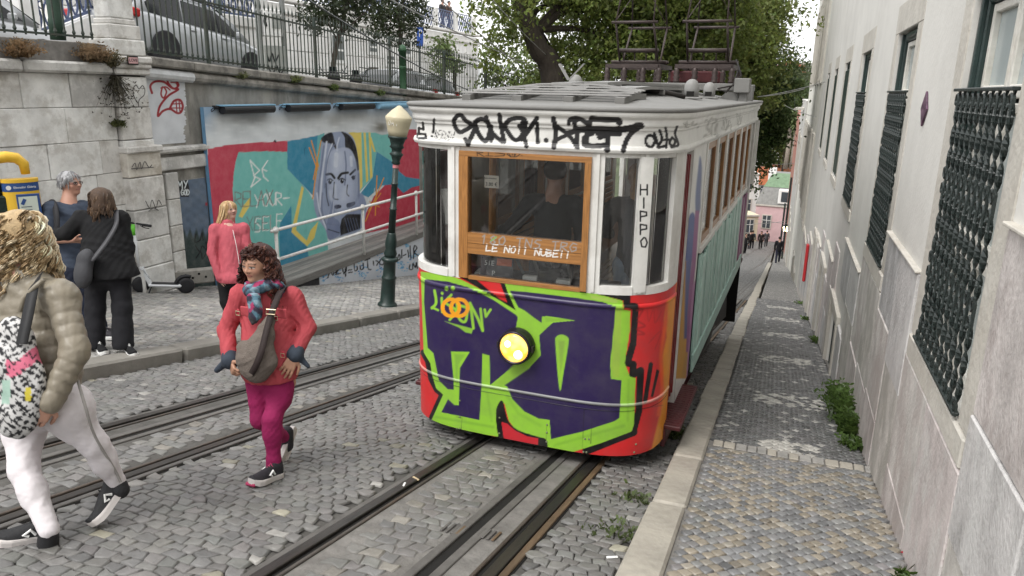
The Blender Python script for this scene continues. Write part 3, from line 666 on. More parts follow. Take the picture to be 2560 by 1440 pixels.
# concrete stretch right of the pilaster, its moulding and coping following the upper street
yA,yB=yp1-.05,40.0
poly=[(yA,-9),(yB,-9),(yB,terr(yB)-.02),(yA,terr(yA)-.02)]
mbw=MB();mbw.prism([(p[0],p[1])for p in poly],XLW-.02,XLW-.6,0);rwp(mbw,'concrete_face',M_concrete)
ys=[yA]+list(np.arange(atX(478,185,XLW+.02)[1],yB,1.6))+[yB]
for a,b in zip(ys[:-1],ys[1:]):
    rwp(MB().bar((XLW-.1,a+.006,terr(a)+.0),(XLW-.1,b-.006,terr(b)+.0),.44,.14,ch=.025),'coping_stone',M_coping)
    m_=M_coping if a>yA+.1 else mat('whitewashed_moulding',(.56,.57,.58),.7,.1,5,.2,dirt=(.3,.3,.3),dirt_scale=6,dirt_amt=.4)
    rwp(MB().tube([(XLW+.02,a+.004,terr(a)-.175),(XLW+.02,b-.004,terr(b)-.175)],.085,10),'moulding',m_)
# whitewashed patch with a red scrawl
q0,q1=atX(374,280,XLW)[1],atX(470,280,XLW)[1];qz1=atX(420,188,XLW)[2];qz0=atX(420,360,XLW)[2]
def patch_base(px,py,V):
    C=np.tile(np.array(lin('#c9ccd0')),(len(V),1));edge=466+2.5*np.sin(py*.13)+1.6*np.sin(py*.41)+1.2*np.sin(py*.93+1)-(py-190)*.03
    C*=(1+.06*sn(px,py,.07,.05,1))[:,None]
    return np.where((px>edge)[:,None],np.array((.30,.29,.265))*(1+.15*sn(px,py,.05,.04,2))[:,None],C)
z2=lambda x,y:(x/2,y/2)
red='#93262e'
scr=[('l',red,smooth_pts([(760,465),(752,430),(775,408),(820,410),(860,440),(890,445),(880,455),(840,480),(800,530),(790,580),(815,555),(850,545),(885,565),(905,560),(914,530),(900,500),(870,505),(850,540)]),8),('l',red,smooth_pts([(832,392),(870,395),(893,425),(870,443),(845,420),(832,392)]),7),('l',red,smooth_pts([(855,412),(880,415),(888,435)]),5),
       ('l',red,smooth_pts([(812,435),(805,470),(818,490),(832,460),(820,435)]),6),('l',red,[(880,505),(885,562)],4),('l',red,[(862,520),(912,518)],4),('l',red,[(858,540),(912,540)],4),('l',red,[(895,502),(900,560)],4),('l',red,smooth_pts([(805,440),(830,435),(850,450)]),5)]
scr=[(o[0],o[1],o[2],o[3]*.72)for o in scr]
me=wallgrid(q0,q1,qz0,qz1,XLW-.012,100,150,patch_base,scr,z2);o=ob('whitewash_patch',me,M_paint_w);o.parent=rw;o.matrix_parent_inverse=TRW
# string course and band low down beside the door
sz=atX(450,372,XLW)[2];bz1,bz0=atX(450,388,XLW)[2],atX(450,414,XLW)[2]
rwp(MB().box((XLW+.03,(yp1+ym0)/2+.03,sz),(.16,ym0-yp1+.1,.10),ch=.03),'string_course',M_wallstone[2])
rwp(MB().box((XLW+.01,(yp1+ym0)/2+.03,(bz0+bz1)/2-.03),(.10,ym0-yp1+.1,bz1-bz0+.04),ch=.015),'band_stone',M_wallstone[4])
yd0,yd1=atX(448,560,XLW)[1],atX(527,560,XM)[1]+.02;zd1=atX(480,447,XLW)[2];zd0=gz(yd1)+LKH
z=bz0-.08
while z>-2.6:
    h=.42;rwp(MB().box((XLW+.03,(yp1+yd0)/2+.06,z-h/2),(.12,yd0-yp1-.14,h-.01),ch=.012),'jamb_stone',M_wallstone[rr.choice([0,1,4])]);z-=h
# metal door
dr=empty('metal_door',(XLW+.03,(yd0+yd1)/2,zd0),label='battered grey blue metal door in the wall left of the mural',cat='door')
def dbase(px,py,V):
    C=np.tile(np.array(lin('#5b6a7d')),(len(V),1))*(1+.12*sn(px,py,.2,.03,1))[:,None]
    low=np.clip((py-575+9*np.sin(px*.4))/14,0,1)[:,None];return C*(1-low)+np.array(lin('#33403f'))*low
z1_=lambda x,y:(x/2,y/2)
blk='#101216'
dops=[('p',blk,[(872,895),(935,892),(948,945),(945,985),(905,985)],2)]+[('l','#dfe6e8',[(888+a*24,905+b*38)for a,b in st],2.4)for st in GLYPH['M']]+[('l','#dfe6e8',[(918+a*20,902+b*38)for a,b in st],2.4)for st in GLYPH['Y']]
for i_,ch_ in enumerate('GOD'):dops+=[('l','#dfe6e8',[(905+i_*15+a*12,948+b*28)for a,b in st],2)for st in GLYPH[ch_]]
dops+=[('l',blk,smooth_pts(p_),3)for p_ in([(980,1170),(975,1210),(1000,1200),(1010,1165),(1015,1200)],[(978,1230),(1000,1260),(1010,1230),(1035,1250),(1030,1210)],[(980,1290),(1005,1260),(1012,1295),(1035,1265),(1045,1300),(1062,1270)])]
dops+=[('p','#93303c',[(1026,1012),(1042,1012),(1042,1028),(1026,1028)],2)]
me=wallgrid(yd0,yd1,zd0,zd1,XLW+.052,70,150,dbase,dops,z1_);o=ob('painted_face',me,M_paint_w,dr);o.location=-Vector(dr.location)
o=MB().box((XLW+.02,(yd0+yd1)/2,(zd0+zd1)/2),(.06,yd1-yd0,zd1-zd0+.01)).build('door_leaf',M_concrete,dr);o.location=-Vector(dr.location)
# small square plaque LOVE
lp=empty('love_plaque',tuple(atX(332,151,XLW+.2)),label='small pink plaque reading LOVE on the pilaster cap',cat='plaque')
MB().box((0,0,0),(.012,.19,.12),ch=.003).build('back',M_black,lp);MB().box((.008,0,0),(.004,.165,.085)).build('face',mat('plaque_pink',(.55,.33,.33),.6,.1,9,.1),lp)
def text_obj(name,s,size,m,parent=None,loc=(0,0,0),rot=(0,0,0),ext=.001):
    cu=bpy.data.curves.new(name,'FONT');cu.body=s;cu.size=size;cu.extrude=ext;cu.align_x='CENTER';cu.align_y='CENTER';cu.resolution_u=3
    t=bpy.data.objects.new(name,cu);COL.objects.link(t);dg=bpy.context.evaluated_depsgraph_get();me=bpy.data.meshes.new_from_object(t.evaluated_get(dg));bpy.data.objects.remove(t)
    return ob(name,me,m,parent,loc=loc,rot=rot)
M_ink=mat('black_ink',(.012,.012,.014),.5,.1,5,0);M_lw=mat('white_letters',(.8,.8,.78),.5,.02,5,0)
FACE_X=(math.radians(90),0,math.radians(90)) # text that reads from the street side of a wall on the left
text_obj('lettering','LOVE',.062,M_ink,lp,(.0115,0,0),FACE_X)
# ------------------------------------------------------------------ mural
zm0=gz(ym1)+.2
t3=lambda x,y:(400+x/2.88,240+y/2.88)
RED,TEAL,BLUE,YEL,ORG,DK='#c4475a','#79c2bb','#3d8dac','#e9d26c','#e39a34','#16171d'
SK,HAIR,MID,LT='#b3bdd4','#9aa6c0','#78839f','#d3dae8'
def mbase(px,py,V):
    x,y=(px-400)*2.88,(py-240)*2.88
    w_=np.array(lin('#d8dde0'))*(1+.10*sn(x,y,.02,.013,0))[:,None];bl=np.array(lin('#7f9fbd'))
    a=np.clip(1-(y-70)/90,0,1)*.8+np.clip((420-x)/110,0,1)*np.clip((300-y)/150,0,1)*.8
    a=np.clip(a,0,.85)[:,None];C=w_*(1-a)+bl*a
    for(cx,cy,rx_,ry_,cc,al)in((650,165,190,45,'#6f7276',.6),(1050,150,130,40,'#77797c',.5),(1400,150,150,45,'#8a8984',.5),(1590,225,60,50,'#6f6a5c',.9),(1250,170,60,60,'#7c7a74',.5)):  # grey shading below the tube lamps is painted in, beside a brown-grey smear
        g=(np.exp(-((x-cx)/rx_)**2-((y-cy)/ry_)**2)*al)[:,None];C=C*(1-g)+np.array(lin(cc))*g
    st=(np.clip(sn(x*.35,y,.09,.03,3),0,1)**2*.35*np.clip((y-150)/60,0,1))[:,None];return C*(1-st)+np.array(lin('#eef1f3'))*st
mo=[('p',RED,[(345,382),(480,354),(700,335),(920,324),(920,420),(600,430),(560,600),(560,1000),(700,1400),(300,1400)],2),
 ('p',TEAL,[(565,405),(760,397),(917,402),(925,525),(1070,690),(1140,810),(1200,940),(1230,1400),(640,1400),(545,960),(522,690),(530,560),(545,470)],3),
 ('p',BLUE,[(917,325),(1000,312),(1140,283),(1140,420),(1112,730),(1060,675),(917,525)],3),('p','#68b3b6',[(1135,285),(1185,265),(1170,420),(1130,620),(1112,700)],3),
 ('p',BLUE,[(945,790),(865,915),(858,1010),(880,1400),(1100,1400),(1060,1085),(950,985)],3),
 ('p',YEL,[(1020,645),(1036,665),(988,900),(980,965),(1056,1042),(1085,965),(1140,902),(1112,1020),(1060,1082),(1010,1040),(946,980),(962,900)],3),('p',YEL,[(652,725),(642,800),(592,877),(565,867),(600,790)],3),
 ('p',TEAL,[(1380,262),(1550,264),(1600,282),(1700,260),(1700,490),(1620,440),(1560,400),(1530,590),(1440,690)],3),
 ('p',YEL,[(1355,262),(1450,262),(1458,650),(1425,710),(1400,350)],3),('p',YEL,[(1465,262),(1481,262),(1500,608),(1484,624)],2),('p',YEL,[(1501,262),(1516,262),(1531,580),(1513,602)],2),('p',YEL,[(1520,292),(1553,400),(1540,402),(1514,330)],2),
 ('p',BLUE,[(1560,400),(1620,440),(1700,490),(1760,560),(1900,600),(1900,655),(1750,702),(1690,640),(1600,645),(1500,730),(1440,705),(1530,590)],3),
 ('p',RED,[(1740,275),(1790,240),(1900,240),(1900,600),(1815,590),(1770,582),(1725,545),(1690,480),(1700,420),(1735,380)],3),
 ('p','#bf384e',[(1620,642),(1690,636),(1752,700),(1815,657),(1900,640),(1900,900),(1480,990),(1465,880),(1540,722)],3)]
mo+=[('l',ORG,p_,w_)for p_,w_ in(([(1075,372),(1135,530)],9),([(1090,322),(1165,590)],9),([(1160,320),(1105,600)],8),([(1135,480),(1100,740)],9),([(1125,560),(1112,640)],8))]
# the grey portrait
mo+=[('p',HAIR,smooth_pts([(1180,290),(1240,262),(1330,258),(1390,300),(1420,400),(1436,560),(1442,720),(1478,765),(1482,850),(1440,965),(1300,1012),(1215,1035),(1190,960),(1130,870),(1106,760),(1120,620),(1150,480),(1160,360)],4,True),3),
 ('p',DK,smooth_pts([(1305,256),(1370,290),(1415,380),(1432,530),(1402,510),(1375,410),(1335,372),(1330,300)],4,True),4),('p','#23252e',smooth_pts([(1162,300),(1235,262),(1258,330),(1278,395),(1232,345),(1178,335)],4,True),6),
 ('p',SK,smooth_pts([(1212,420),(1295,375),(1370,385),(1412,480),(1424,640),(1405,760),(1335,850),(1262,830),(1212,700),(1196,560)],4,True),8)]
mo+=[('l',c_,smooth_pts(p_),w_,5)for c_,p_,w_ in((LT,[(1200,330),(1185,450),(1165,600),(1150,800)],12),(LT,[(1240,345),(1215,420),(1200,560)],9),(MID,[(1180,360),(1160,520),(1140,700),(1150,860)],10),(MID,[(1255,350),(1225,400),(1200,500),(1185,660)],8),(MID,[(1170,700),(1165,820),(1195,930)],12),(LT,[(1130,700),(1150,830),(1200,960)],10),(MID,[(1430,560),(1432,700),(1440,800)],12),(LT,[(1290,300),(1275,360),(1275,395)],8),(MID,[(1330,400),(1340,500),(1330,640)],10),(LT,[(1270,420),(1265,500)],30),(LT,[(1375,440),(1380,500)],20))]
mo+=[('l',DK,smooth_pts(p_),w_,4)for p_,w_ in(([(1198,565),(1232,562),(1256,590)],17),([(1284,592),(1308,560),(1352,552)],18),([(1370,565),(1405,532)],15),([(1255,620),(1250,690),(1248,735),(1282,745)],7),([(1350,640),(1345,700),(1360,720)],7),([(1205,605),(1225,595),(1245,610)],7),([(1288,605),(1310,592),(1335,606)],7),([(1380,585),(1405,575)],8),([(1196,630),(1200,720),(1215,790)],8))]
mo+=[('p',DK,[(x+13*math.cos(t),y+17*math.sin(t))for t in np.linspace(0,6.28,12)[:-1]],4)for x,y in((1224,618),(1311,613),(1393,588))]
mo+=[('p','#eef2f8',[(x+4*math.cos(t),y+4*math.sin(t))for t in np.linspace(0,6.28,7)[:-1]],3)for x,y in((1228,610),(1315,606))]
mo+=[('p','#3a3f52',smooth_pts([(1256,790),(1280,782),(1304,788),(1300,806),(1262,812)],4,True),4),('p','#3a3f52',smooth_pts([(1343,778),(1370,768),(1402,760),(1400,785),(1352,806)],4,True),4),
 ('p','#7f8bab',smooth_pts([(1248,742),(1256,745),(1244,860),(1290,905),(1302,985),(1222,1036),(1198,960),(1205,900)],4,True),4),('p','#8d99b7',smooth_pts([(1445,700),(1478,745),(1486,830),(1440,850),(1360,850),(1370,815),(1420,780)],4,True),4),
 ('p',DK,[(1308,885),(1345,850),(1445,850),(1442,955),(1300,1005),(1296,940)],5),('l',LT,[(1252,750),(1242,860)],6),('l',DK,[(1210,960),(1290,985)],6),('l',MID,[(1205,920),(1285,930)],6)]
mo+=[('l',MID,smooth_pts([(1205,470),(1200,600),(1225,760),(1270,830)]),34,40,.45),('l',MID,smooth_pts([(1405,480),(1412,620),(1395,760),(1330,840)]),30,40,.5),('l',LT,smooth_pts([(1285,430),(1275,520)]),50,50,.5),('l',LT,[(1262,640),(1266,730)],14,14,.7),('l',LT,[(1330,680),(1320,740)],36,36,.45),('l',LT,[(1225,690),(1232,740)],22,26,.5)]
mo+=[('l','#5d6885',[(1330+k*20,880),(1360+k*18,985-k*6)],4)for k in range(5)]
mo+=[('l',ORG,p_,w_)for p_,w_ in(([(1562,575),(1550,860)],8),([(1612,590),(1480,900)],8),([(1590,700),(1500,830)],7),([(1510,760),(1580,800)],7))]
WH='#e8eeeb'
mo+=[('l',WH,p_,9)for p_ in([(648,462),(682,590),(655,655)],[(648,462),(717,535),(674,575),(724,600),(655,655)],[(775,465),(735,525),(768,540)],[(735,525),(746,582),(780,612)])]
for ch_,x in(('Y',682),('O',738),('U',790),('R',835),('-',888)):mo+=[('l',WH,[(x+a*42,690+(862-x)*.12+b*92)for a,b in st],9)for st in GLYPH[ch_]]
for ch_,x in(('S',684),('E',740),('L',795),('F',838)):mo+=[('l',WH,[(x+a*42,880-(x-684)*.2+b*100)for a,b in st],8)for st in GLYPH[ch_]]
for ch_,x in(('R',540),('E',595),('L',650),('A',705),('X',765)):mo+=[('l','#85736d',[(x+a*48,690-(x-540)*.06+b*110)for a,b in st],8,2,.8)for st in GLYPH[ch_]]
for ch_,x in(('X',625),('E',680),('E',735),('L',795)):mo+=[('l','#7d7470',[(x+a*44,870-(x-625)*.06+b*100)for a,b in st],7,2,.75)for st in GLYPH[ch_]]
mo+=[('l',WH,smooth_pts([(1495,765),(1510,725),(1520,745),(1530,705),(1538,715),(1545,665)]),3),('l','#2d5f74',smooth_pts([(1040,425),(1040,380),(1055,378)]),3),('p','#2a2d33',[(815,328),(828,312),(842,330),(832,335)],2)]
mo=[(o[0],o[1],o[2],*([o[3]/2.88]if o[0]=='p' and len(o)>3 else[]),*([o[3]/2.88,(o[4]if len(o)>4 else 2)/2.88+.3,*(o[5:])]if o[0]=='l' else[]))for o in mo]
mu=empty('mural_board',(XM,ym0,zm0),label='large painted mural board with grey portrait of a woman',cat='mural')
def mup(o):o.parent=mu;o.location=-Vector(mu.location);return o
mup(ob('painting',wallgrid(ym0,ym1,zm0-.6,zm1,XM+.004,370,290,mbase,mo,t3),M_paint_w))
mup(MB().box((XM-.035,(ym0+ym1)/2,(zm0-.6+zm1)/2),(.07,ym1-ym0,zm1-zm0+.6)).build('backing_board',mat('blue_edge',(.16,.32,.5),.7,.1,6,.1)))
for k,(a,b,z_)in enumerate(((555,682,275),(720,820,270),(852,932,268),(945,1020,262))):
    p0,p1=atX(a,z_,XM+.12),atX(b,z_,XM+.12);zz=zm1-.045
    ml=empty('mural_lamp',(XM+.12,(p0[1]+p1[1])/2,zz),label=('black tube lamp above the mural, nearest the metal door','black tube lamp above the mural, second from the metal door','black tube lamp above the portrait on the mural','pale blue tube lamp at the far end of the mural')[k],cat='lamp',group='tube lamps over the mural')
    L=(p1[1]-p0[1])/2;sky_=mat('skyblue_metal',(.24,.45,.62),.5,.1,6,.1);cas=mat('black_casing',(.02,.021,.024),.4,.2,6,.1)
    MB().lathe([(.0,-L),(.075,-L),(.075,L),(0,L)],14,(0,0,0),Matrix.Rotation(math.radians(90),3,'X')).build('tube',cas if k<3 else sky_,ml)
    MB().box((-.02,0,.07),(.16,2*L+.05,.025),ch=.005).build('hood',sky_,ml);MB().box((-.09,-L-.04,.04),(.12,.05,.06),ch=.008).build('bracket',sky_ if k else cas,ml)
    MB().tube([(-.02,-L-.03,.04),(0,-L-.16,.06),(-.05,-L-.2,0),(-.09,-L-.14,-.03),(-.08,-L-.06,.02)],.008,5).build('cable',cas,ml)
# ------------------------------------------------------------------ boarding platform and its railing
XP=-8.15
zdk=atX(1045,582,XP)[2];ypf0=atX(700,700,XP)[1];ypf1=20.0
bp_=empty('boarding_platform',(XP,ypf0,zdk-1),label='level plank platform with white tubular railing below the mural',cat='platform');TBP=-Vector(bp_.location)
def bpp(mb,name,m,smooth=False):o=mb.build(name,m,bp_,smooth);o.location=TBP;return o
M_plank=[mat('weathered_plank_%d'%i,c_,.85,.25,5,.5,bscale=40,stretch=(6,.5,6),dirt=(.12,.11,.1),dirt_scale=2,dirt_amt=.5)for i,c_ in enumerate(((.25,.24,.225),(.19,.185,.175),(.30,.28,.26)))]
for k in range(6):
    x=XP-.07-k*.142;bpp(MB().box((x,(ypf0+ypf1)/2,zdk-.02-.0*k),(.132,ypf1-ypf0,.045),ch=.006),'plank',M_plank[k%3])
bpp(MB().box((XP+.012,(ypf0+ypf1)/2,zdk-.075),(.03,ypf1-ypf0,.14),ch=.005),'edge_beam',M_plank[1])
yfa0=atX(798,690,XP)[1]
bpp(MB().box((XP-.03,(ypf0+yfa0)/2,zdk-.75),(.05,yfa0-ypf0-.01,1.2)),'black_panel',mat('black_panel_paint',(.03,.031,.035),.6,.3,6,.2))
t3b=t3
def fbase(px,py,V):return np.array(lin('#c6cbd3'))*(1+.07*sn(px,py,.05,.04,2))[:,None]
fo=[]
rr2=random.Random(9)
for(cx,cy,n_)in((1170,1290,22),(1290,1300,12),(1450,1270,22),(1420,1180,10),(1590,1120,20),(1600,1260,16),(1760,1060,16),(1740,1230,18),(1820,1160,16),(1680,1210,10),(1180,1240,10)):
    for _ in range(n_):
        a,b=cx+rr2.gauss(0,20),cy+rr2.gauss(0,24);fo.append(('l',rr2.choice(['#5a9cc9','#7fb6d6','#3f7fb5']),[(a,b),(a+rr2.uniform(-12,12),b+rr2.uniform(-6,6))],rr2.uniform(5,11)))
ink='#15161b'
scrp=[[(1208,1310),(1225,1265),(1245,1290),(1250,1270)],[(1258,1275),(1285,1250),(1265,1285),(1300,1275)],[(1310,1215),(1325,1280),(1345,1210),(1335,1300)],[(1355,1255),(1380,1250)],[(1355,1272),(1382,1268)],[(1398,1190),(1402,1255),(1420,1250),(1418,1225)],[(1440,1220),(1445,1250),(1465,1240),(1462,1205)],[(1490,1150),(1498,1240),(1520,1250)],[(1475,1185),(1512,1170)],[(1535,1190),(1540,1220)],[(1555,1185),(1572,1195),(1560,1220)],[(1590,1175),(1580,1205),(1605,1215),(1612,1180),(1595,1170)],[(1625,1215),(1628,1165),(1640,1200),(1648,1160)],
        [(1695,1110),(1690,1160),(1705,1170)],[(1712,1165),(1722,1140),(1730,1165),(1722,1180)],[(1742,1105),(1740,1165)],[(1752,1150),(1770,1140)],[(1785,1110),(1790,1160)],[(1800,1080),(1805,1170)],[(1825,1170),(1830,1080),(1850,1095),(1832,1125),(1858,1150)],[(1800,1215),(1795,1245),(1812,1250)],[(1820,1245),(1822,1205),(1838,1235),(1845,1200)],[(1848,1200),(1852,1240)]]
fo+=[('l',ink,smooth_pts(p_,4),9)for p_ in scrp]
fo=[(o[0],o[1],o[2],o[3]/2.88,.6)for o in fo]
o=ob('painted_panel',wallgrid(yfa0,ypf1,gz(ypf1)+.1,zdk-.15,XP+.002,280,120,fbase,fo,t3),M_paint_w,bp_);o.location=TBP
bpp(MB().box((XP-.03,(yfa0+ypf1)/2,(gz(ypf1)+zdk)/2),(.05,ypf1-yfa0,zdk-gz(ypf1)-.2)),'panel_back',M_concrete)
M_wrail=mat('chipped_white_tube',(.68,.68,.66),.5,.1,9,.3,dirt=(.3,.22,.17),dirt_scale=9,dirt_amt=.5)
zr1=atX(1045,482,XP+.03)[2];zr2=atX(1045,562,XP+.03)[2]
zr2=zr1-.52
ypost=[atX(690,640,XP)[1],atX(905,560,XP)[1],atX(1038,520,XP)[1]];ypost.append(ypost[2]+(ypost[2]-ypost[1])*.95)
for z_ in(zr1,zr2):bpp(MB().tube([(XP+.03,ypost[0]-.12,z_),(XP+.03,ypf1,z_)],.03,8),'handrail',M_wrail,True)
for y in ypost:
    bpp(MB().tube([(XP+.03,y,zdk-.03),(XP+.03,y,zr1+.06)],.03,8),'post',M_wrail,True)
    for z_ in(zr1,zr2):bpp(MB().lathe([(.042,-.045),(.046,0),(.042,.045)],8,(XP+.03,y,z_)),'clamp',M_wrail,True)
# ================================================================== STREET FURNITURE ON THE LEFT, THE UPPER STREET, TREES
M_lampgreen=mat('lamp_green',(.014,.03,.026),.4,.25,9,.2,spec=.5)
lb=gnd(968,765,LKH)
lamp=empty('street_lamp',tuple(lb),label='dark green lamp post with cream lantern leaning on the left pavement',cat='lamp post');lamp.rotation_euler=(math.radians(-1.5),math.radians(4.6),0);lamp.scale=(.95,.95,.875)
LH=3.46
MB().lathe([(.16,0),(.165,.03),(.15,.06),(.125,.08),(.12,.30),(.115,.52),(.125,.54),(.12,.56),(.105,.58),(.10,.84),(.135,.86),(.15,.89),(.13,.92),(.10,.94)],20).build('base',M_lampgreen,lamp,True)
MB().lathe([(.09,.92),(.11,1.0),(.085,1.08),(.10,1.16),(.09,1.26),(.07,1.36),(.066,1.38)],16).build('collar',M_lampgreen,lamp,True)
MB().lathe([(.06,1.36),(.055,1.8),(.066,1.805),(.066,1.82),(.053,1.825),(.05,2.25),(.06,2.255),(.06,2.27),(.048,2.275),(.046,2.62)],14).build('pole',M_lampgreen,lamp,True)
MB().lathe([(.05,2.6),(.075,2.62),(.06,2.66),(.085,2.74),(.115,2.78),(.08,2.81),(.085,2.87),(.12,2.9),(.10,2.94),(.13,3.04),(.155,3.06),(.155,3.09)],16).build('lantern_seat',M_lampgreen,lamp,True)
lan=MB().lathe([(.145,3.09),(.165,3.18),(.20,3.34),(.215,3.40),(.205,3.42),(.17,3.46),(.12,3.52),(.07,3.56),(.03,3.60),(0,3.61)],24).build('lantern',mat('lantern_cream',(.55,.49,.34),.35,.08,4,.05),lamp,True)
for st in[o for o in word('OAT','#fff',-.085,0,.05,.09,.01,.25)]:
    MB().tube([(p[0],-.196-(.0 if abs(p[0])<.06 else-.02),3.36-p[1])for p in st[2]],.004,4).build('scribble',M_lw,lan)
MB().lathe([(.0485,2.54),(.0495,2.54),(.0495,2.61),(.0485,2.61)],12).build('sticker',mat('sticker_pink',(.6,.22,.24),.6,.4,30,0),lamp)
# ---- bus stop stand
sp=atX(52,470,-7.1);sx_,sy_=-7.1,sp[1];zst=gz(sy_)+LKH
bs=empty('bus_stop_stand',(sx_,sy_,zst),math.radians(62),label='yellow bus stop panel with timetable hanging from a green post',cat='bus stop')
M_yel=mat('stop_yellow',(.72,.44,.035),.38,.06,4,.05,spec=.5)
MB().box((-.20,.05,.72),(.17,.17,1.44),ch=.015).build('post',mat('post_green',(.012,.026,.02),.5,.3,8,.3),bs);MB().tube([(-.2,.05,1.42),(-.2,.05,1.75)],.045,10).build('post_pole',M_iron,bs,True)
MB().tube([(-.22,.0,1.80),(-.08,0,1.815),(.0,0,1.80),(.055,0,1.74),(.06,0,1.64)],[.055,.055,.053,.048,.04],12).build('arm',M_yel,bs,True)
zt0=1.60
def halfdrum(z0,z1,r,m,nm):
    mb=MB();n=14;pts=[(r*.78*math.cos(t),-r*.45*math.sin(t))for t in np.linspace(math.pi,0,n)]+[(r*.78,.05),(-r*.78,.05)];mb.prism(pts,z0,z1,2);return mb.build(nm,m,bs)
halfdrum(zt0-.035,zt0,.205,M_yel,'cap');halfdrum(zt0-.12,zt0-.037,.2,mat('stop_blue',(.03,.075,.22),.4,.05,4,0),'band');halfdrum(.74,zt0-.122,.2,M_yel,'drum')
MB().box((.035,-.096,1.18),(.20,.012,.55),ch=.004).build('timetable_frame',mat('stop_blue'),bs);MB().box((.03,-.103,1.22),(.16,.004,.42)).build('timetable',mat('timetable_paper',(.58,.64,.56),.6,.05,6,0),bs)
text_obj('lettering','Elevador Glória',.03,M_lw,bs,(.02,-.098,zt0-.078),(math.radians(90),0,0));MB().lathe([(.016,0),(.022,0),(.022,.004),(.016,.004)],12,(-.115,-.09,zt0-.078),Matrix.Rotation(math.radians(90),3,'X')).build('emblem',M_lw,bs)
for k in range(9):MB().box((.01+.01*(k%2),-.1065,1.33-k*.032),(.09-.02*(k%3),.002,.008)).build('print_line',mat('print_grey',(.12,.14,.16),.6,.05,5,0),bs)
MB().box((-.01,-.1065,1.38),(.03,.002,.06),Matrix.Rotation(.5,3,'Y')).build('print_mark',mat('stop_blue'),bs)
# ---- white cabinet, hollow concrete block, kick scooter
cb=gnd(358,722,LKH);cab=empty('utility_cabinet',(cb[0]-.12,cb[1]+.0,gz(cb[1])+LKH),math.radians(35),label='white street cabinet with scribbles behind the black coat',cat='cabinet')
MB().box((0,0,.62),(.42,.26,1.24),ch=.03).build('body',mat('cabinet_white',(.74,.75,.76),.45,.05,4,.05),cab);MB().box((0,0,1.25),(.45,.29,.05),ch=.02).build('lid',mat('cabinet_white'),cab)
for p_,c_ in((smooth_pts([(.06,1.12),(.12,.98),(.04,.9),(.13,.84),(.07,.76),(.12,.7)]),M_ink),(smooth_pts([(0,1.05),(.02,.98),(-.02,.93)]),mat('red_ink',(.5,.05,.06),.5,.05,4,0))):MB().tube([(x,-.134,z)for x,z in p_],.007,4).build('scribble',c_,cab)
sb0,sb1=gnd(352,731,LKH),gnd(465,733,LKH)
so=empty('kick_scooter',(sb0[0],sb0[1],sb0[2]),math.atan2(sb1[1]-sb0[1],sb1[0]-sb0[0]),label='white electric kick scooter parked by the pilaster',cat='scooter');SLn=float(np.hypot(sb1[0]-sb0[0],sb1[1]-sb0[1]));tl_=(sb1[2]-sb0[2])/SLn
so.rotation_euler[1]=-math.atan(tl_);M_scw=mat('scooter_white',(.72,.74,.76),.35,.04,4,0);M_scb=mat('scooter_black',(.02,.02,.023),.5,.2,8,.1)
SLn*=1.0
MB().box((SLn*.52,0,.125),(SLn*.74,.15,.05),ch=.02).build('deck',M_scw,so);MB().box((SLn*.52,0,.153),(SLn*.6,.13,.006)).build('deck_grip',M_scb,so);MB().bar((SLn*.2,0,.125),(-.02,0,.42),.09,.07,ch=.02).build('neck',M_scw,so);MB().tube([(-.02,0,.36),(-.13,0,1.0)],.032,10).build('stem',M_scw,so,True);MB().tube([(-.128,0,.88),(-.145,0,1.04)],.042,10).build('stem_display',mat('scooter_lime',(.16,.6,.06),.4,.05,4,0),so,True)
hbr=ob('handlebar',None,None,so,loc=(-.14,0,1.05),rot=(0,0,math.radians(62)));MB().tube([(0,-.26,0),(0,0,.01),(0,.26,0)],.015,8).build('bar',M_scb,hbr,True)
for s_ in(-1,1):MB().tube([(0,s_*.14,0),(0,s_*.27,0)],.021,8).build('grip',M_scb,hbr,True);MB().tube([(.02,s_*.1,-.02),(.05,s_*.16,-.05),(.05,s_*.22,-.05)],.007,5).build('brake_lever',M_scb,hbr)
for x in(-.0,SLn):wq=ob('wheel',None,None,so,loc=(x,0,.125));RXx=Matrix.Rotation(math.radians(90),3,'X');MB().lathe([(.085,-.035),(.12,-.028),(.128,0),(.12,.028),(.085,.035)],22,(0,0,0),RXx).build('tyre',M_scb,wq,True);MB().lathe([(0,-.03),(.086,-.03),(.086,.03),(0,.03)],18,(0,0,0),RXx).build('rim',mat('rim_grey',(.1,.1,.11),.5,.1,5,0),wq)
MB().tube([(SLn-.15*math.cos(t),0,.125+.15*math.sin(t))for t in np.linspace(-.2,2.0,9)],.03,6).build('mudguard',M_scb,so,True);MB().bar((SLn*.78,.06,.125),(SLn+.03,.06,.135),.02,.045,ch=.008).build('fork',M_scw,so);MB().tube([(.14,-.04,.1),(.1,-.12,.005)],.012,6).build('kickstand',M_scb,so)
text_obj('lettering','Lime x Uber',.035,mat('print_grey'),so,(.07,-.05,.29),(math.radians(90),math.radians(53),0))
hb=gnd(432,722,LKH);hc=empty('concrete_block',(hb[0]+.1,hb[1]+.22,gz(hb[1]+.22)+LKH),math.atan2(sb1[1]-sb0[1],sb1[0]-sb0[0]),label='grey concrete footing block with holes behind the scooter',cat='block')
MB().box((.1,0,.20),(.62,.16,.24),ch=.02).build('body',M_concrete,hc);MB().box((-.16,0,.05),(.14,.2,.1),ch=.01).build('foot',M_concrete,hc)
for k in range(4):MB().lathe([(.02,0),(.02,.004)],8,(-.02+k*.1,-.081,.25-.06*(k%2)),Matrix.Rotation(math.radians(90),3,'X')).build('hole',M_black,hc)
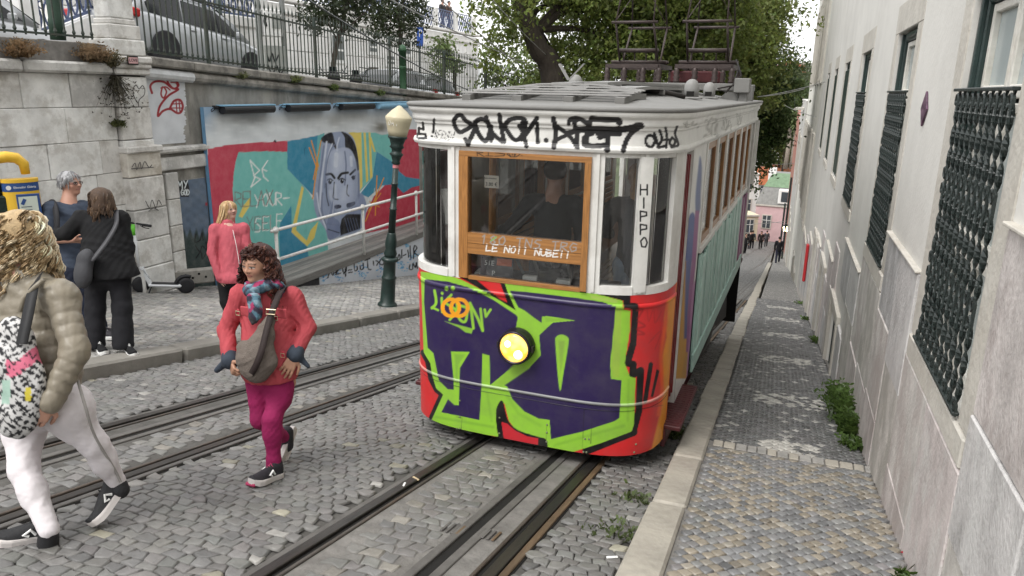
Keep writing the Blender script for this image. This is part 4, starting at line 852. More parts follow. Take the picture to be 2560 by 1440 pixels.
# ------------------------------------------------------------------ upper street
up=fast_mesh('upper_street',[(XLW-.25,-6,terr(-6)-.06),(-60,-6,terr(-6)-.06),(-60,60,terr(60)-.06),(XLW-.25,60,terr(60)-.06)],[(0,3,2,1)]);ob('upper_street',up,mat('upper_asphalt',(.2,.195,.185),.9,.2,3,.2),kind='structure')
M_fence=mat('fence_iron',(.035,.05,.042),.55,.35,9,.4,dirt=(.10,.075,.05),dirt_scale=6,dirt_amt=.5)
def fence(y0,y1,base,label,step=.118,H=.98):
    f=empty('iron_fence',(XLW-.1,y0,base(y0)),label=label,cat='fence');off=-Vector(f.location)
    bar=MB().box((0,0,H/2+.07),(.017,.017,H+.02));bar.lathe([(.0,H+.09),(.013,H+.13),(.02,H+.17),(.012,H+.21),(0,H+.29)],6,(0,0,0));bar.lathe([(.012,.10),(.024,.13),(.012,.17)],6);bm_=bar.mesh('bar')
    y=y0+step/2;k=0
    while y<y1:
        if k%26==13:
            MB().box((0,0,.62),(.055,.055,1.2),ch=.006).build('post',M_fence,f,loc=(0,y-y0,base(y)-base(y0)-.02))
        else:o=ob('bar',bm_,M_fence,f,loc=(0,y-y0,base(y)-base(y0)))
        y+=step;k+=1
    for h_ in(.09,H+.02):
        o=MB().bar((XLW-.1,y0,base(y0)+h_),(XLW-.1,y1,base(y1)+h_),.03,.028).build('rail',M_fence,f);o.location=off
    return f
fence(yp1-.1,29.0,lambda y:terr(y)+.06,'long dark iron picket fence along the upper street')
fence(3.6,yp0-.12,lambda y:zc+.40,'short rusty iron fence left of the stone pier',.14)
# green posts
def pole(px,py0,X,r,h,name,label,m=M_lampgreen,cap=False):
    p_=atX(px,py0,X);g=terr(p_[1])-.06
    if X>XLW-.3:g=p_[2]
    prof=[(r,0),(r,h)]+([(r*1.25,h),(r*1.3,h+.05),(r*1.1,h+.08),(r*.9,h+.13),(0,h+.18)]if cap else[(0,h+.01)])
    e=empty(name,(X,p_[1],g),label=label,cat='post');MB().lathe([(r*1.12,0),(r*1.12,.25),(r,.28)]+prof[1:],14).build('shaft',m,e,True);MB().lathe([(r*1.05,.7),(r*1.12,.72),(r*1.12,.76),(r*1.05,.78)],14).build('ring',m,e,True);return e
pole(146,100,XLW-.28,.085,4.2,'green_post','thick dark green post left of the stone pier',mat('post_green2',(.022,.05,.032),.55,.3,7,.3))
pole(556,130,-12.6,.07,4.2,'green_post','slim dark green post behind the bonnet of the white car')
e_=pole(1008,246,XLW-.05,.085,1.12,'green_post','short green capped post above the mural end',mat('post_green3',(.03,.085,.04),.5,.25,7,.2),True)
# ---- cars
def make_car(name,label,loc,rz,pitch,body,L=4.3,W=1.78,H=1.55,grp=None):
    e=empty(name,loc,rz,label=label,cat='car',group=grp);e.rotation_euler=(0,0,rz);e.rotation_mode='XYZ';e.rotation_euler=(pitch,0,rz)
    st=[(-.5,.42,.80,.80,.86),(-.485,.30,.98,.90,.93),(-.40,.24,1.02,.97,.97),(-.2,.22,1.0,1,.985),(.05,.22,.97,1,.985),(.25,.22,.93,1,.98),(.38,.24,.86,.98,.95),(.46,.28,.74,.93,.88),(.5,.40,.58,.82,.78)]
    V=[];n=14
    for(t,zb_,zt_,wb,wt)in st:
        h2=W/2;ring=[(-.88*wb,zb_),(-1.0*wb,zb_+.12),(-1.0*wb,(zb_+zt_)/2),(-.99*wt,zt_-.10),(-.93*wt,zt_-.02),(-.6*wt,zt_),(-.2,zt_+.01)];ring=ring+[(-x,z)for x,z in ring[::-1]]
        V+=[(x*h2,t*L,z)for x,z in ring]
    Q=[(i*n+k,i*n+(k+1)%n,(i+1)*n+(k+1)%n,(i+1)*n+k)for i in range(len(st)-1)for k in range(n)]
    mb=MB();mb.add(V,Q+[tuple(range(n))[::-1],tuple(range((len(st)-1)*n,len(st)*n))]);mb.build('body',body,e,True)
    gst=[(-.47,1.0,.88,.88),(-.40,1.40,.84,.74),(-.30,1.52,.86,.72),(-.05,1.55,.87,.72),(.08,1.50,.87,.72),(.20,1.28,.87,.78),(.31,.95,.86,.84)]
    V=[]
    for(t,zt_,wb,wt)in gst:
        k=(zt_-.93)/.62;ring=[(-wb,.90),(-(wb*(1-k)+wt*k)-.0,zt_-.05*k),(-wt*.85,zt_),(-.3,zt_+.012)];ring=ring+[(-x,z)for x,z in ring[::-1]];V+=[(x*W/2,t*L,z*H/1.55)for x,z in ring]
    Q=[(i*8+k,i*8+(k+1)%8,(i+1)*8+(k+1)%8,(i+1)*8+k)for i in range(len(gst)-1)for k in range(8)]
    mb=MB();mb.add(V,Q+[tuple(range(8))[::-1],tuple(range(48,56))]);mb.build('cabin',body,e,True)
    M_cg=mat('car_glass',(.012,.014,.016),.12,.1,3,0,spec=.35);hs_=H/1.55
    def gx(z,t):k=(z-.93)/.62;return W/2*(.87*(1-k)+.72*k)+.012
    for s_ in(-1,1):
        for poly in([(-.37,1.02),(-.17,1.0),(-.17,1.44),(-.31,1.44),(-.385,1.2)],[(-.155,1.0),(.06,.98),(.06,1.42),(-.155,1.44)],[(.075,.98),(.25,.97),(.14,1.26),(.075,1.40)]):
            mb=MB();v0=[(s_*gx(z,t),t*L,z*hs_)for t,z in poly];v1=[(s_*(gx(z,t)-.03),t*L,z*hs_)for t,z in poly];n2=len(poly);mb.add(v0+v1,[tuple(range(n2)),tuple(range(n2,2*n2))[::-1]]+[(i,(i+1)%n2,n2+(i+1)%n2,n2+i)for i in range(n2)]);mb.build('side_window',M_cg,e)
        for t in(-.30,.30):
            wq=ob('wheel',None,None,e,loc=(s_*(W/2-.10),t*L,.32));RY=Matrix.Rotation(math.radians(90),3,'Y');MB().lathe([(.2,-.11),(.31,-.1),(.33,-.04),(.33,.04),(.31,.1),(.2,.11)],22,(0,0,0),RY).build('tyre',M_scb,wq,True);MB().lathe([(0,-.09),(.205,-.1),(.205,.1),(0,.09)],16,(0,0,0),RY).build('rim',mat('alloy',(.3,.3,.31),.35,.1,4,0,metal=.7),wq)
            MB().lathe([(.36,0),(.385,.0),(.385,.012),(.36,.012)],24,(s_*(W/2-.005),t*L,.34),Matrix.Rotation(math.radians(90*s_),3,'Y')).build('wheel_arch',M_scb,e,True)
            MB().lathe([(0,0),(.36,0),(.36,.01),(0,.01)],24,(s_*(W/2-.028),t*L,.34),Matrix.Rotation(math.radians(90*s_),3,'Y')).build('arch_shade_disc',M_scb,e)  # black disc stands in for the shadow gap round the wheel
        MB().box((s_*(W/2+.07),.17*L,1.0),(.16,.1,.12),ch=.03).build('mirror',body,e);MB().box((s_*W*.455,-.47*L,.93),(.2,.2,.16),ch=.03).build('tail_light',mat('tail_red',(.35,.015,.015),.25,.1,4,0),e);MB().box((s_*W*.37,.468*L,.66),(.3,.16,.12),ch=.03).build('headlight',mat('lamp_clear',(.5,.52,.54),.15,.1,4,0),e)
        for t in(-.10,.12):MB().box((s_*(W/2-.005),t*L-.1,.86),(.03,.17,.025),ch=.008).build('door_handle',body,e)
        MB().box((s_*W*.36,-.05*L,1.53*hs_),(.03,.5*L,.03)).build('roof_bar',M_scb,e)
    for poly,nm in(([(.325,.955),(.20,1.285),(.10,1.475)],'windscreen'),([(-.478,1.03),(-.44,1.22),(-.405,1.38)],'rear_window')):
        mb=MB();V=[(sx*W/2*(.80-(z-.95)*.22),t*L+(.014 if t>0 else-.014),z*hs_+.012)for t,z in poly for sx in(-1,1)];mb.add(V,[(0,1,3,2),(2,3,5,4)]);mb.build(nm,M_cg,e)
    MB().box((0,.495*L,.42),(W*.7,.06,.16),ch=.02).build('bumper_grille',M_scb,e);MB().box((0,-.5*L,.55),(.5,.03,.12)).build('number_plate',M_lw,e)
    return e
M_carw=mat('car_white',(.36,.375,.39),.25,.03,3,0,spec=.6,coat=.5);M_carg=mat('car_silver',(.45,.46,.47),.3,.03,3,0,metal=.4,coat=.4)
cyA=atX(338,110,-11.9)[1];L1=4.3;cz=atX(432,128,-11.9)[2]-.34
cy=cyA+L1/2-.12
make_car('parked_car','white hatchback parked nose down behind the iron fence',(-12.8,cy,cz-.13),0,-.11,M_carw)
for k,(px,lab,m_)in enumerate(((1010,'dark windowed white car behind the short green post',M_carw),(1075,'pale parked car further along the upper street',M_carg),(255,'light car whose red tail lamp shows left of the stone pier',M_carg))):
    q=atX(px,225,-12.4)if k<2 else atX(258,70,-11.6);make_car('parked_car',lab,(-13.3 if k<2 else-12.9,q[1]+(.5 if k<2 else-2.2),terr(q[1])-(.5 if k<2 else .2)),math.pi if k<2 else 0,.053 if k<2 else-.053,m_)
# ---- garden wall with blue railing on top
XG=-18.0;zg=atX(1060,62,XG)[2];yg1=atX(1196,150,XG)[1];M_gw=[mat('garden_masonry_%d'%i,c_,.9,.14,2,.4,bscale=20,dirt=(.58,.56,.53),dirt_scale=1.2,dirt_amt=.5)for i,c_ in enumerate(((.80,.79,.77),(.74,.73,.70),(.82,.81,.79)))]
gwt=empty('garden_wall',(XG,20,terr(20)),label='tall pale masonry wall below the blue balustrade',cat='wall');TG=-Vector(gwt.location)
def gp(mb,nm,m):o=mb.build(nm,m,gwt);o.location=TG;return o
yg0=15.0
gp(MB().box((XG-.6,(yg0+yg1)/2,(zg+terr(yg1)-3)/2),(1.0,yg1-yg0-.02,zg-terr(yg1)+3-.5)),'wall_core',M_gw[0])
rg=random.Random(6);z=zg-.55
while z>terr(yg1)-.4:
    y=yg0-rg.uniform(0,1.2)
    while y<yg1:
        L=rg.uniform(1.1,2.2);yb=min(y+L,yg1);gp(MB().box((XG-.08,(y+yb)/2,z-.32),(.14+rg.uniform(-.01,.01),yb-y-.02,.62),ch=.012),'stone_block',M_gw[rg.choice([0,0,1,2])]);y=yb
    z-=.64
for(dz,h_,d_)in((-.5,.12,.12),(-.34,.26,.05),(-.06,.12,.18)):gp(MB().box((XG-.3+d_,(yg0+yg1)/2+d_,zg+dz),(.6,yg1-yg0,h_),ch=.02),'cornice',M_gw[1])
for(px0,px1,py0,py1)in((828,858,88,150),(922,940,100,130),(966,984,140,160),(1010,1024,105,135)):
    a,b=atX(px0,py0,XG),atX(px1,py1,XG);wv=ob('window',None,None,gwt,loc=(0,a[1]-20,0));ym_,zm_=(a[1]+b[1])/2-a[1],(a[2]+b[2])/2-terr(20);hh,ww=abs(a[2]-b[2]),abs(b[1]-a[1])
    MB().box((.02,ym_,zm_),(.06,ww+.3,hh+.3)).build('frame',M_lw,wv);MB().box((.04,ym_,zm_),(.06,ww,hh)).build('shutter',mat('shutter_grey',(.14,.155,.155),.6,.1,4,.1),wv);MB().box((.05,ym_,zm_-hh*.1),(.06,ww,.08)).build('glazing_bar',M_lw,wv)
for(px0,px1,py0,py1)in((922,945,176,222),(1012,1030,178,210)):
    a,b=atX(px0,py0,XG),atX(px1,py1,XG);o=gp(MB().box((XG+.03,(a[1]+b[1])/2,(a[2]+b[2])/2),(.06,abs(b[1]-a[1]),abs(a[2]-b[2])+.3)),'door',mat('door_brown',(.09,.08,.07),.6,.2,4,.1))
M_blue=mat('railing_blue',(.075,.10,.19),.5,.25,6,.2,dirt=(.16,.19,.26),dirt_scale=5,dirt_amt=.5)
def curl_bar(h=.85):
    mb=MB();mb.tube([(0,.07*math.sin(t*2*math.pi),t*h)for t in np.linspace(0,1,12)],.022,5);mb.tube([(0,-.07*math.sin(t*2*math.pi),t*h)for t in np.linspace(0,1,12)],.018,5);mb.tube([(0,.09+.05*math.cos(t),h*.5+.06*math.sin(t))for t in np.linspace(0,6.28,10)],.014,4);return mb.mesh('scroll')
CB=curl_bar()
def blue_rail(name,label,p0,p1,H=.95,posts=None,step=.2):
    p0,p1=np.array(p0,float),np.array(p1,float);d=p1-p0;L=np.linalg.norm(d[:2]);az=math.atan2(d[1],d[0])-math.pi/2;e=empty(name,tuple(p0),az,label=label,cat='railing');sl=d[2]/L
    n=int(L/step)
    for k in range(n):o=ob('scroll',CB,M_blue,e,loc=(0,(k+.5)*step,sl*(k+.5)*step+.05));o.scale=(1,step/.2,(H-.1)/.85)
    for h_ in(.04,H):MB().bar((0,0,h_),(0,L,h_+sl*L),.05,.05).build('rail',M_blue,e)
    return e,L,sl
yq=yg1;seg=0
gr,L_,_s=blue_rail('blue_railing','blue ornate railing along the top of the garden wall',(XG-.3,19.5,zg),(XG-.3,yg1-.1,zg),1.0,step=.28)
for k in range(6):
    y=yg1-.25-k*2.6;MB().box((0,y-19.5,.5),(.34,.34,1.05),ch=.02).build('stone_post',M_gw[1],gr)
for k,dy in enumerate((1106,1122)):
    q=atX(dy,40,XG-.9);pz=zg
# stair balustrade nearer, with plinth
XS=-14.4;za1=atX(330,14,XS);za2=atX(700,62,XS)
e2,L2_,s2_=blue_rail('blue_railing','blue ornate railing on a stone plinth above the white car',(XS,za1[1]-.6,za1[2]+.1),(XS,za2[1]-.8,za1[2]+.1),1.0,step=.26)
MB().box((-.05,L2_/2,-.14),(.4,L2_+.3,.28),ch=.03).build('plinth',M_gw[1],e2);MB().box((-.1,L2_/2,-1.6),(.3,L2_+.2,2.65)).build('plinth_wall',M_gw[0],e2)
for k in range(6):
    for r_ in range(4):MB().box((.06,(k+.5*(r_%2))*L2_/6+.5,-.5-r_*.62),(.05,L2_/6-.02,.6),ch=.012).build('stone_block',M_gw[(k+r_)%3],e2)
for k in(0,.36,.98):MB().box((0,k*L2_,.45),(.36,.36,1.25),ch=.02).build('stone_post',M_gw[2],e2)
q1,q2=atX(88,88,-13.0),atX(240,27,-13.0)
e3,L3_,s3_=blue_rail('blue_railing','blue ornate stair railing seen left of the stone pier',(-13.0,q1[1],q1[2]),(-13.0,q2[1]+.3,q2[2]+.12),1.0,step=.2)
MB().prism([(0,-.02),(L3_,s3_*L3_-.02),(L3_,-2.2),(0,-2.2)],-.2,.15,0).build('plinth',M_gw[0],e3);MB().box((0,-.18,.1),(.4,.36,1.5),ch=.03).build('stone_post',M_gw[2],e3)
# payphone, parking sign
pb_=atX(684,178,-10.6);ph=empty('payphone',(-10.6,pb_[1],terr(pb_[1])-.06),math.radians(70),label='scrawled payphone cabinet on posts behind the fence',cat='payphone')
for x in(-.3,.3):MB().box((x,0,1.15),(.07,.12,2.3),ch=.01).build('post',mat('steel_grey',(.22,.23,.22),.5,.15,5,.1),ph)
MB().box((0,0,.45),(.52,.2,.75),ch=.01).build('lower_panel',mat('panel_grey',(.32,.33,.31),.6,.2,5,.1),ph);MB().box((0,-.02,1.28),(.42,.22,.55),ch=.02).build('phone_unit',M_lw,ph);MB().box((.05,-.135,1.32),(.2,.02,.3)).build('phone_screen',mat('panel_grey'),ph);MB().tube([(-.2,-.14,1.42),(-.24,-.16,1.3),(-.2,-.14,1.2)],.03,6).build('handset',M_scb,ph);MB().box((0,0,2.15),(.7,.14,.5),ch=.02).build('header',mat('steel_grey'),ph)
for p_ in([(-.2,.62),(-.15,.5),(-.08,.66),(-.02,.5),(.08,.64)],[(-.18,.4),(-.1,.2),(.0,.42),(.1,.25),(.2,.4)]):MB().tube([(x,-.105,z)for x,z in smooth_pts(p_)],.016,5).build('scrawl',M_ink,ph)
qs=atX(1048,92,-14.5);sg_=empty('parking_sign',(-14.5,qs[1],terr(qs[1])-.06),math.radians(75),label='blue parking sign on a pole among the small trees',cat='sign');hz=qs[2]-terr(qs[1])+.06
MB().tube([(0,0,0),(0,0,hz+.4)],.035,8).build('pole',M_iron,sg_,True);MB().box((0,-.05,hz),(.36,.03,.74),ch=.01).build('plate',mat('sign_blue',(.02,.09,.42),.4,.05,4,0),sg_);text_obj('lettering','P',.42,M_lw,sg_,(0,-.068,hz+.12),(math.radians(90),0,0))
# mopeds
def moped(px,label):
    q=atX(px,205,-10.2);e=empty('moped',(-10.2,q[1],terr(q[1])-.72),math.radians(25),label=label,cat='moped',group='mopeds behind the fence')
    for y in(-.6,.6):wq=ob('wheel',None,None,e,loc=(0,y,.25));MB().lathe([(.14,-.05),(.23,-.045),(.25,0),(.23,.045),(.14,.05)],16,(0,0,0),Matrix.Rotation(math.radians(90),3,'Y')).build('tyre',M_scb,wq,True)
    MB().box((0,-.3,.6),(.3,.75,.34),ch=.08).build('body',M_scb,e);MB().box((0,-.32,.82),(.28,.66,.12),ch=.05).build('seat',M_scb,e);MB().bar((0,.15,.35),(0,.62,.4),.28,.1,ch=.03).build('footboard',M_scb,e);MB().bar((0,.62,.3),(0,.42,1.05),.3,.12,ch=.04).build('leg_shield',M_scb,e);MB().tube([(-.34,.36,1.05),(0,.44,1.08),(.34,.36,1.05)],.02,6).build('handlebar',M_scb,e);MB().bar((0,.45,1.05),(0,.40,1.2),.16,.02).build('windshield',mat('car_glass'),e)
    for s_ in(-1,1):MB().tube([(s_*.25,.4,1.08),(s_*.34,.42,1.25)],.01,5).build('mirror_stalk',M_scb,e)
moped(828,'dark moped beside the slanting tree trunk');moped(884,'dark moped parked right of the slanting tree trunk')
# ------------------------------------------------------------------ trees
def leaf_mat(name,c1,c2):
    m=bpy.data.materials.new(name);m.use_nodes=True;nt=m.node_tree;N=nt.nodes;L=nt.links;o=N['Material Output'];N.remove(N['Principled BSDF'])
    a=N.new('ShaderNodeAttribute');a.attribute_name='Col';d=N.new('ShaderNodeBsdfDiffuse');t=N.new('ShaderNodeBsdfTranslucent');g=N.new('ShaderNodeBsdfGlossy');g.inputs['Roughness'].default_value=.45;g.inputs[0].default_value=(.5,.5,.5,1)
    L.new(a.outputs['Color'],d.inputs[0]);hs_=N.new('ShaderNodeHueSaturation');hs_.inputs['Value'].default_value=1.5;hs_.inputs['Hue'].default_value=.48;L.new(a.outputs['Color'],hs_.inputs['Color']);L.new(hs_.outputs[0],t.inputs[0])
    m1=N.new('ShaderNodeMixShader');m1.inputs[0].default_value=.38;L.new(d.outputs[0],m1.inputs[1]);L.new(t.outputs[0],m1.inputs[2]);m2=N.new('ShaderNodeMixShader');m2.inputs[0].default_value=.04;L.new(m1.outputs[0],m2.inputs[1]);L.new(g.outputs[0],m2.inputs[2]);L.new(m2.outputs[0],o.inputs[0]);return m
M_leaf=leaf_mat('leaf',0,0);M_bark=mat('bark',(.055,.045,.036),.95,.35,8,.9,bscale=22,stretch=(1,1,.3),bdist=.03)
def leaves(cl,n_per,spread,size,base,seed,droop=.3,cvar=.25):
    """leaf-sized faces scattered round the cluster centres"""
    r=np.random.default_rng(seed);cl=np.asarray(cl,float);n=len(cl)*n_per;C=np.repeat(cl[:,:3],n_per,0);S=np.repeat(cl[:,3],n_per);P=C+r.normal(0,1,(n,3))*(spread*S)[:,None]*np.array([1,1,.75])
    d=r.normal(0,1,(n,3));d[:,2]-=droop;d/=np.linalg.norm(d,axis=1,keepdims=True);u=np.cross(d,r.normal(0,1,(n,3)));u/=np.linalg.norm(u,axis=1,keepdims=True);s=size*r.uniform(.6,1.35,(n,1))
    V=np.stack([P-d*s*.5,P+u*s*.28,P+d*s*.5,P-u*s*.28],1).reshape(-1,3);Q=np.arange(4*n).reshape(-1,4)
    cc=np.repeat(r.normal(1,cvar,(len(cl),1)),n_per,0)*r.normal(1,.16,(n,1))*np.array(base)[None]*(1+r.normal(0,.05,(n,3)));return fast_mesh('crown',V,Q,col=np.repeat(np.clip(cc,.006,.4),4,0))
def lobe_pts(lobes,per_m3,seed,shell=.55):
    r=np.random.default_rng(seed);out=[]
    for(x,y,z,rx_,ry_,rz_)in lobes:
        n=int(per_m3*4.19*rx_*ry_*rz_);d=r.normal(0,1,(n,3));d/=np.linalg.norm(d,axis=1,keepdims=True);rad=(shell+(1-shell)*r.uniform(0,1,(n,1))**.6)*(1+.18*r.normal(0,1,(n,1)));out.append(np.concatenate([d*rad*np.array([rx_,ry_,rz_])+np.array([x,y,z]),r.uniform(.7,1.3,(n,1))],1))
    return np.concatenate(out)
def tree(label,trunk,r0,lobes,per,n_per,spread,size,base,seed,limbs=10,cat='tree',name='tree',group=None,shell=.5,r1=.35,bark=None,droop=.3):
    t0=np.array(trunk[0]);e=empty(name,tuple(t0),label=label,cat=cat,group=group);cl=lobe_pts(lobes,per,seed,shell);rr_=random.Random(seed)
    pts=smooth_pts(trunk,6);n=len(pts);mb=MB();mb.tube([tuple(np.array(p)-t0)for p in pts],[r0*(1-(1-r1)*i/(n-1))*(1.25 if i==0 else 1)for i in range(n)],10)
    for k in range(limbs):
        i=int(n*rr_.uniform(.45,.98))%n;a=np.array(pts[i])-t0;b=cl[rr_.randrange(len(cl))][:3]-t0;m_=(a*.5+b*.5)+np.array([rr_.uniform(-.3,.3),rr_.uniform(-.3,.3),.15*np.linalg.norm(b-a)]);q=smooth_pts([a,m_,b],4);ra=r0*.42*(1-.5*i/n);mb.tube(q,[ra*(1-.85*j/(len(q)-1))for j in range(len(q))],6)
    mb.build('trunk',bark or M_bark,e,True);cl[:,:3]-=t0;o=ob('crown',leaves(cl,n_per,spread,size,base,seed,droop),M_leaf,e);return e
def P3(px,py,y):return tuple(atY(px,py,y))
# the big leaning tree behind the car
yb_=21.0
trk=[P3(1420,300,yb_+.6),P3(1385,215,yb_+.4),P3(1345,120,yb_),P3(1308,30,yb_-.2),P3(1285,-60,yb_-.4),P3(1300,-190,yb_-.4)]
trk[0]=(trk[0][0]+.3,trk[0][1],gz(yb_))
def LB(px,py,y,r,rz=None,ry=None):p=atY(px,py,y);return(p[0],p[1],p[2],r,ry or r,rz or r)
tree('big dark trunk leaning over the street with spreading crown',trk,.40,[LB(1480,60,23,1.6,1.3),LB(1600,130,23.5,1.7,1.3),LB(1520,165,22,1.4,.9),LB(1420,160,23,1.2,.9),LB(1650,20,24,2.0,1.4),LB(1530,-60,22,2.2,1.2),LB(1760,90,25,2.0,1.5),LB(1720,-40,24,2.2,1.3),LB(1400,20,24,.8,.6),LB(1240,60,20,.9,.8),LB(1215,120,20.5,.65,.5),LB(1270,-20,20,1.1,.7)],8,44,.20,.14,(.135,.175,.045),41,26)
tree('pale green tree filling the gap behind the funicular roof',[(-3.2,29,gz(29)),(-3.4,29,0),(-3.2,29.2,4)],.32,[LB(1700,170,29,1.9,1.5),LB(1800,120,29,2.2,2.0),LB(1860,200,29,1.5,1.6),LB(1840,30,29.5,2.2,1.6),LB(1905,50,30,.9,1.5),LB(1850,-40,30,1.5,1.0),LB(1790,220,28.5,1.3,.9)],5.5,44,.25,.155,(.16,.20,.06),42,16)
tree('dark leafy tree hanging right of the funicular over the street',[(-3.2,34,gz(34)),(-3.0,34,-1),(-2.2,34,4)],.3,[LB(1905,230,33,1.3,1.2),LB(1945,190,33,1.0,1.2),LB(1900,310,33,1.1,1.2),LB(1930,280,32.5,.9,.9),LB(1895,385,32,.7,.9),LB(1945,130,34,.5,.7),LB(1890,450,32,.45,.35),LB(1905,415,32,.6,.45),LB(1880,350,32,.9,.8),LB(1930,340,33,.5,.6),LB(1860,260,33,1.2,1.2)],11,40,.21,.14,(.075,.115,.04),43,16)
tree('low green tree behind the fence left of the big trunk',[P3(1290,330,24),P3(1290,250,24),P3(1285,200,24)],.14,[LB(1270,190,24,1.1,.8),LB(1330,170,24.5,1.0,.8),LB(1230,220,24,.7,.6),LB(1340,230,24,1.0,.6),LB(1400,210,25,1.1,.8)],10,22,.20,.14,(.14,.19,.06),44,8)
t0_=atX(824,205,-11.3);tree('small dark tree with slanting trunk behind the fence',[(-11.3,t0_[1],terr(t0_[1])-.1),tuple(atX(838,130,-11.3)),tuple(atX(858,55,-11.4)),tuple(atX(868,-20,-11.5))],.085,[(*atX(815,20,-11.5),.62,.62,.42),(*atX(880,15,-11.6),.55,.7,.5),(*atX(840,-50,-11.5),.9,.9,.5),(*atX(790,55,-11.4),.4,.4,.28),(*atX(865,62,-11.4),.35,.4,.22)],70,16,.13,.115,(.028,.038,.018),45,10,shell=.3)
t1_=atX(1006,225,-12.0);tree('small dark tree beside the short green post',[(-12,t1_[1],terr(t1_[1])-.1),tuple(atX(1002,120,-12)),tuple(atX(995,20,-12))],.08,[(*atX(960,40,-12),.7,.8,.6),(*atX(1030,30,-12.2),.62,.7,.6),(*atX(995,-40,-12),1.0,1,.5),(*atX(1010,95,-12),.45,.55,.32),(*atX(940,80,-12),.35,.4,.3)],60,16,.13,.115,(.03,.042,.018),46,10,shell=.3)
t2_=atX(1138,230,-12.6);tree('young pale green tree behind the picket fence',[(-12.6,t2_[1],terr(t2_[1])-.1),tuple(atX(1135,170,-12.6)),tuple(atX(1120,120,-12.6))],.09,[(*atX(1110,125,-12.6),.6,.75,.55),(*atX(1130,165,-12.6),.6,.7,.35),(*atX(1095,165,-12.6),.45,.5,.35)],45,16,.14,.13,(.115,.155,.06),47,8,shell=.2)
# overhead wires
M_wire=mat('wire',(.25,.25,.24),.5,.1,4,0)
for k,(a,ya,b,yb2,r_)in enumerate((((970,-4),12.5,(1462,215),26,.012),((1098,-4),12.5,(1366,205),24,.011),((765,-4),10.5,(1170,225),22,.016),((1228,-4),14,(1420,180),26,.010),((1893,242),24,(2012,222),26,.012),((1893,242),24,(2062,205),20,.01),((1960,262),25,(2040,292),22,.01),((1905,410),40,(1985,408),42,.015),((1880,560),52,(1970,552),52,.015),((1880,545),52,(1970,560),52,.012))):
    p0,p1=np.array(P3(*a,ya)),np.array(P3(*b,yb2));n=12;pts=[tuple(p0+(p1-p0)*t-np.array([0,0,.25*4*t*(1-t)*(.4 if k<4 else .15)]))for t in np.linspace(0,1,n)]
    MB().tube(pts,r_,5).build('overhead_wire',M_wire if k!=2 else M_iron,label=('pale overhead wire crossing from the top edge to the car roof','thin overhead wire running down behind the big trunk','dark cable sagging across the picket fence','thin wire through the leaves beside the big trunk','span wire from the dark foliage to the cream house','thin stay wire fixed to the white house','short wire anchored on the cream house wall','wire crossing in front of the concrete block','upper wire strung across the far street end','lower wire strung across the far street end')[k],cat='wire')
# weeds on the walls and along the pavement
def weed(p,n,L,spread,base,label,seed,hang=0.0,group='weeds growing from wall joints',w_=.012,name='weed'):
    r=np.random.default_rng(seed);V=[];Q=[];C=[]
    for k in range(n):
        a=r.uniform(0,6.28);tilt=r.uniform(.1,spread);d=np.array([math.cos(a)*tilt,math.sin(a)*tilt,1-hang*2.0*r.uniform(.5,1)]);d/=np.linalg.norm(d);l_=L*r.uniform(.4,1);s_=np.array([-math.sin(a),math.cos(a),0])*w_*r.uniform(.5,1.4);o0=r.normal(0,.04*spread,3)*np.array([1,1,.2]);c0=np.array(base)*r.normal(1,.25)
        prev=o0
        for j in range(3):
            q=o0+d*l_*(j+1)/3-np.array([0,0,.25*l_*((j+1)/3)**2*spread]);i0=len(V);wj,wk=1-j/3.2,1-(j+1)/3.2;V+=[prev-s_*wj,prev+s_*wj,q+s_*wk,q-s_*wk];Q.append((i0,i0+1,i0+2,i0+3));C+=[c0]*4;prev=q
            if j>0: # side leaflets
                for sg in(-1,1):lf=q+s_*sg*3.2+np.array([0,0,.02]);i0=len(V);V+=[q,q+(lf-q)*.5+d*.012,lf,q+(lf-q)*.5-d*.012];Q.append((i0,i0+1,i0+2,i0+3));C+=[c0*1.1]*4
    ob(name,fast_mesh(name,np.array(V),np.array(Q),col=np.clip(np.array(C),.01,.5)),M_leaf,label=label,cat='weed',loc=tuple(p))
for k,(px,py,n,L,sp_,b_,lab,hg)in enumerate(((55,140,160,.34,1.6,(.16,.11,.055),'dry brown weed tuft on the cornice at the left',0),(232,150,200,.36,1.5,(.17,.125,.07),'dry weed tuft on the cornice beside the stone pier',0),(280,165,120,.3,1.2,(.10,.09,.05),'weed clump on the pilaster cap',0),(288,190,90,.55,.7,(.05,.045,.03),'dark roots hanging down the pilaster corner',1.0),(292,315,70,.12,1.5,(.06,.07,.025),'small green tuft in the pilaster joint',0),(735,205,80,.18,1.4,(.10,.12,.04),'weed on the moulding above the mural middle',0),(600,195,60,.14,1.5,(.10,.11,.05),'weed on the moulding near the whitewashed patch',0),(830,225,80,.2,1.3,(.07,.10,.03),'weed above the third tube lamp',0),(945,238,90,.2,1.3,(.08,.11,.03),'weed beside the short green post',0))):
    weed(atX(px,py,XLW+.14 if py<300 and px<300 else XLW+.08),n,L,sp_,b_,lab,50+k,hg)
for k,(y,n,L)in enumerate(((6.0,50,.12),(6.4,110,.30),(6.85,150,.42),(7.3,130,.38),(8.1,30,.12),(12.2,30,.14),(15.6,24,.1),(3.55,30,.06),(19.5,24,.1))):
    weed((XW-.06,y,gz(y)+KH),n,L,1.0 if k in(1,2,3)else 1.2,(.07,.12,.03),('short','leafy','tallest leafy','bushy','small','green','thin','tiny','distant')[k]+' weed at the foot of the white house, '+('below the second window','before the bushiest clump','below the second window sill','behind the tallest weed','by the first cellar window','between the cellar windows','past the second cellar window','nearest the camera','by the red sign')[k],70+k,0,w_=.016)
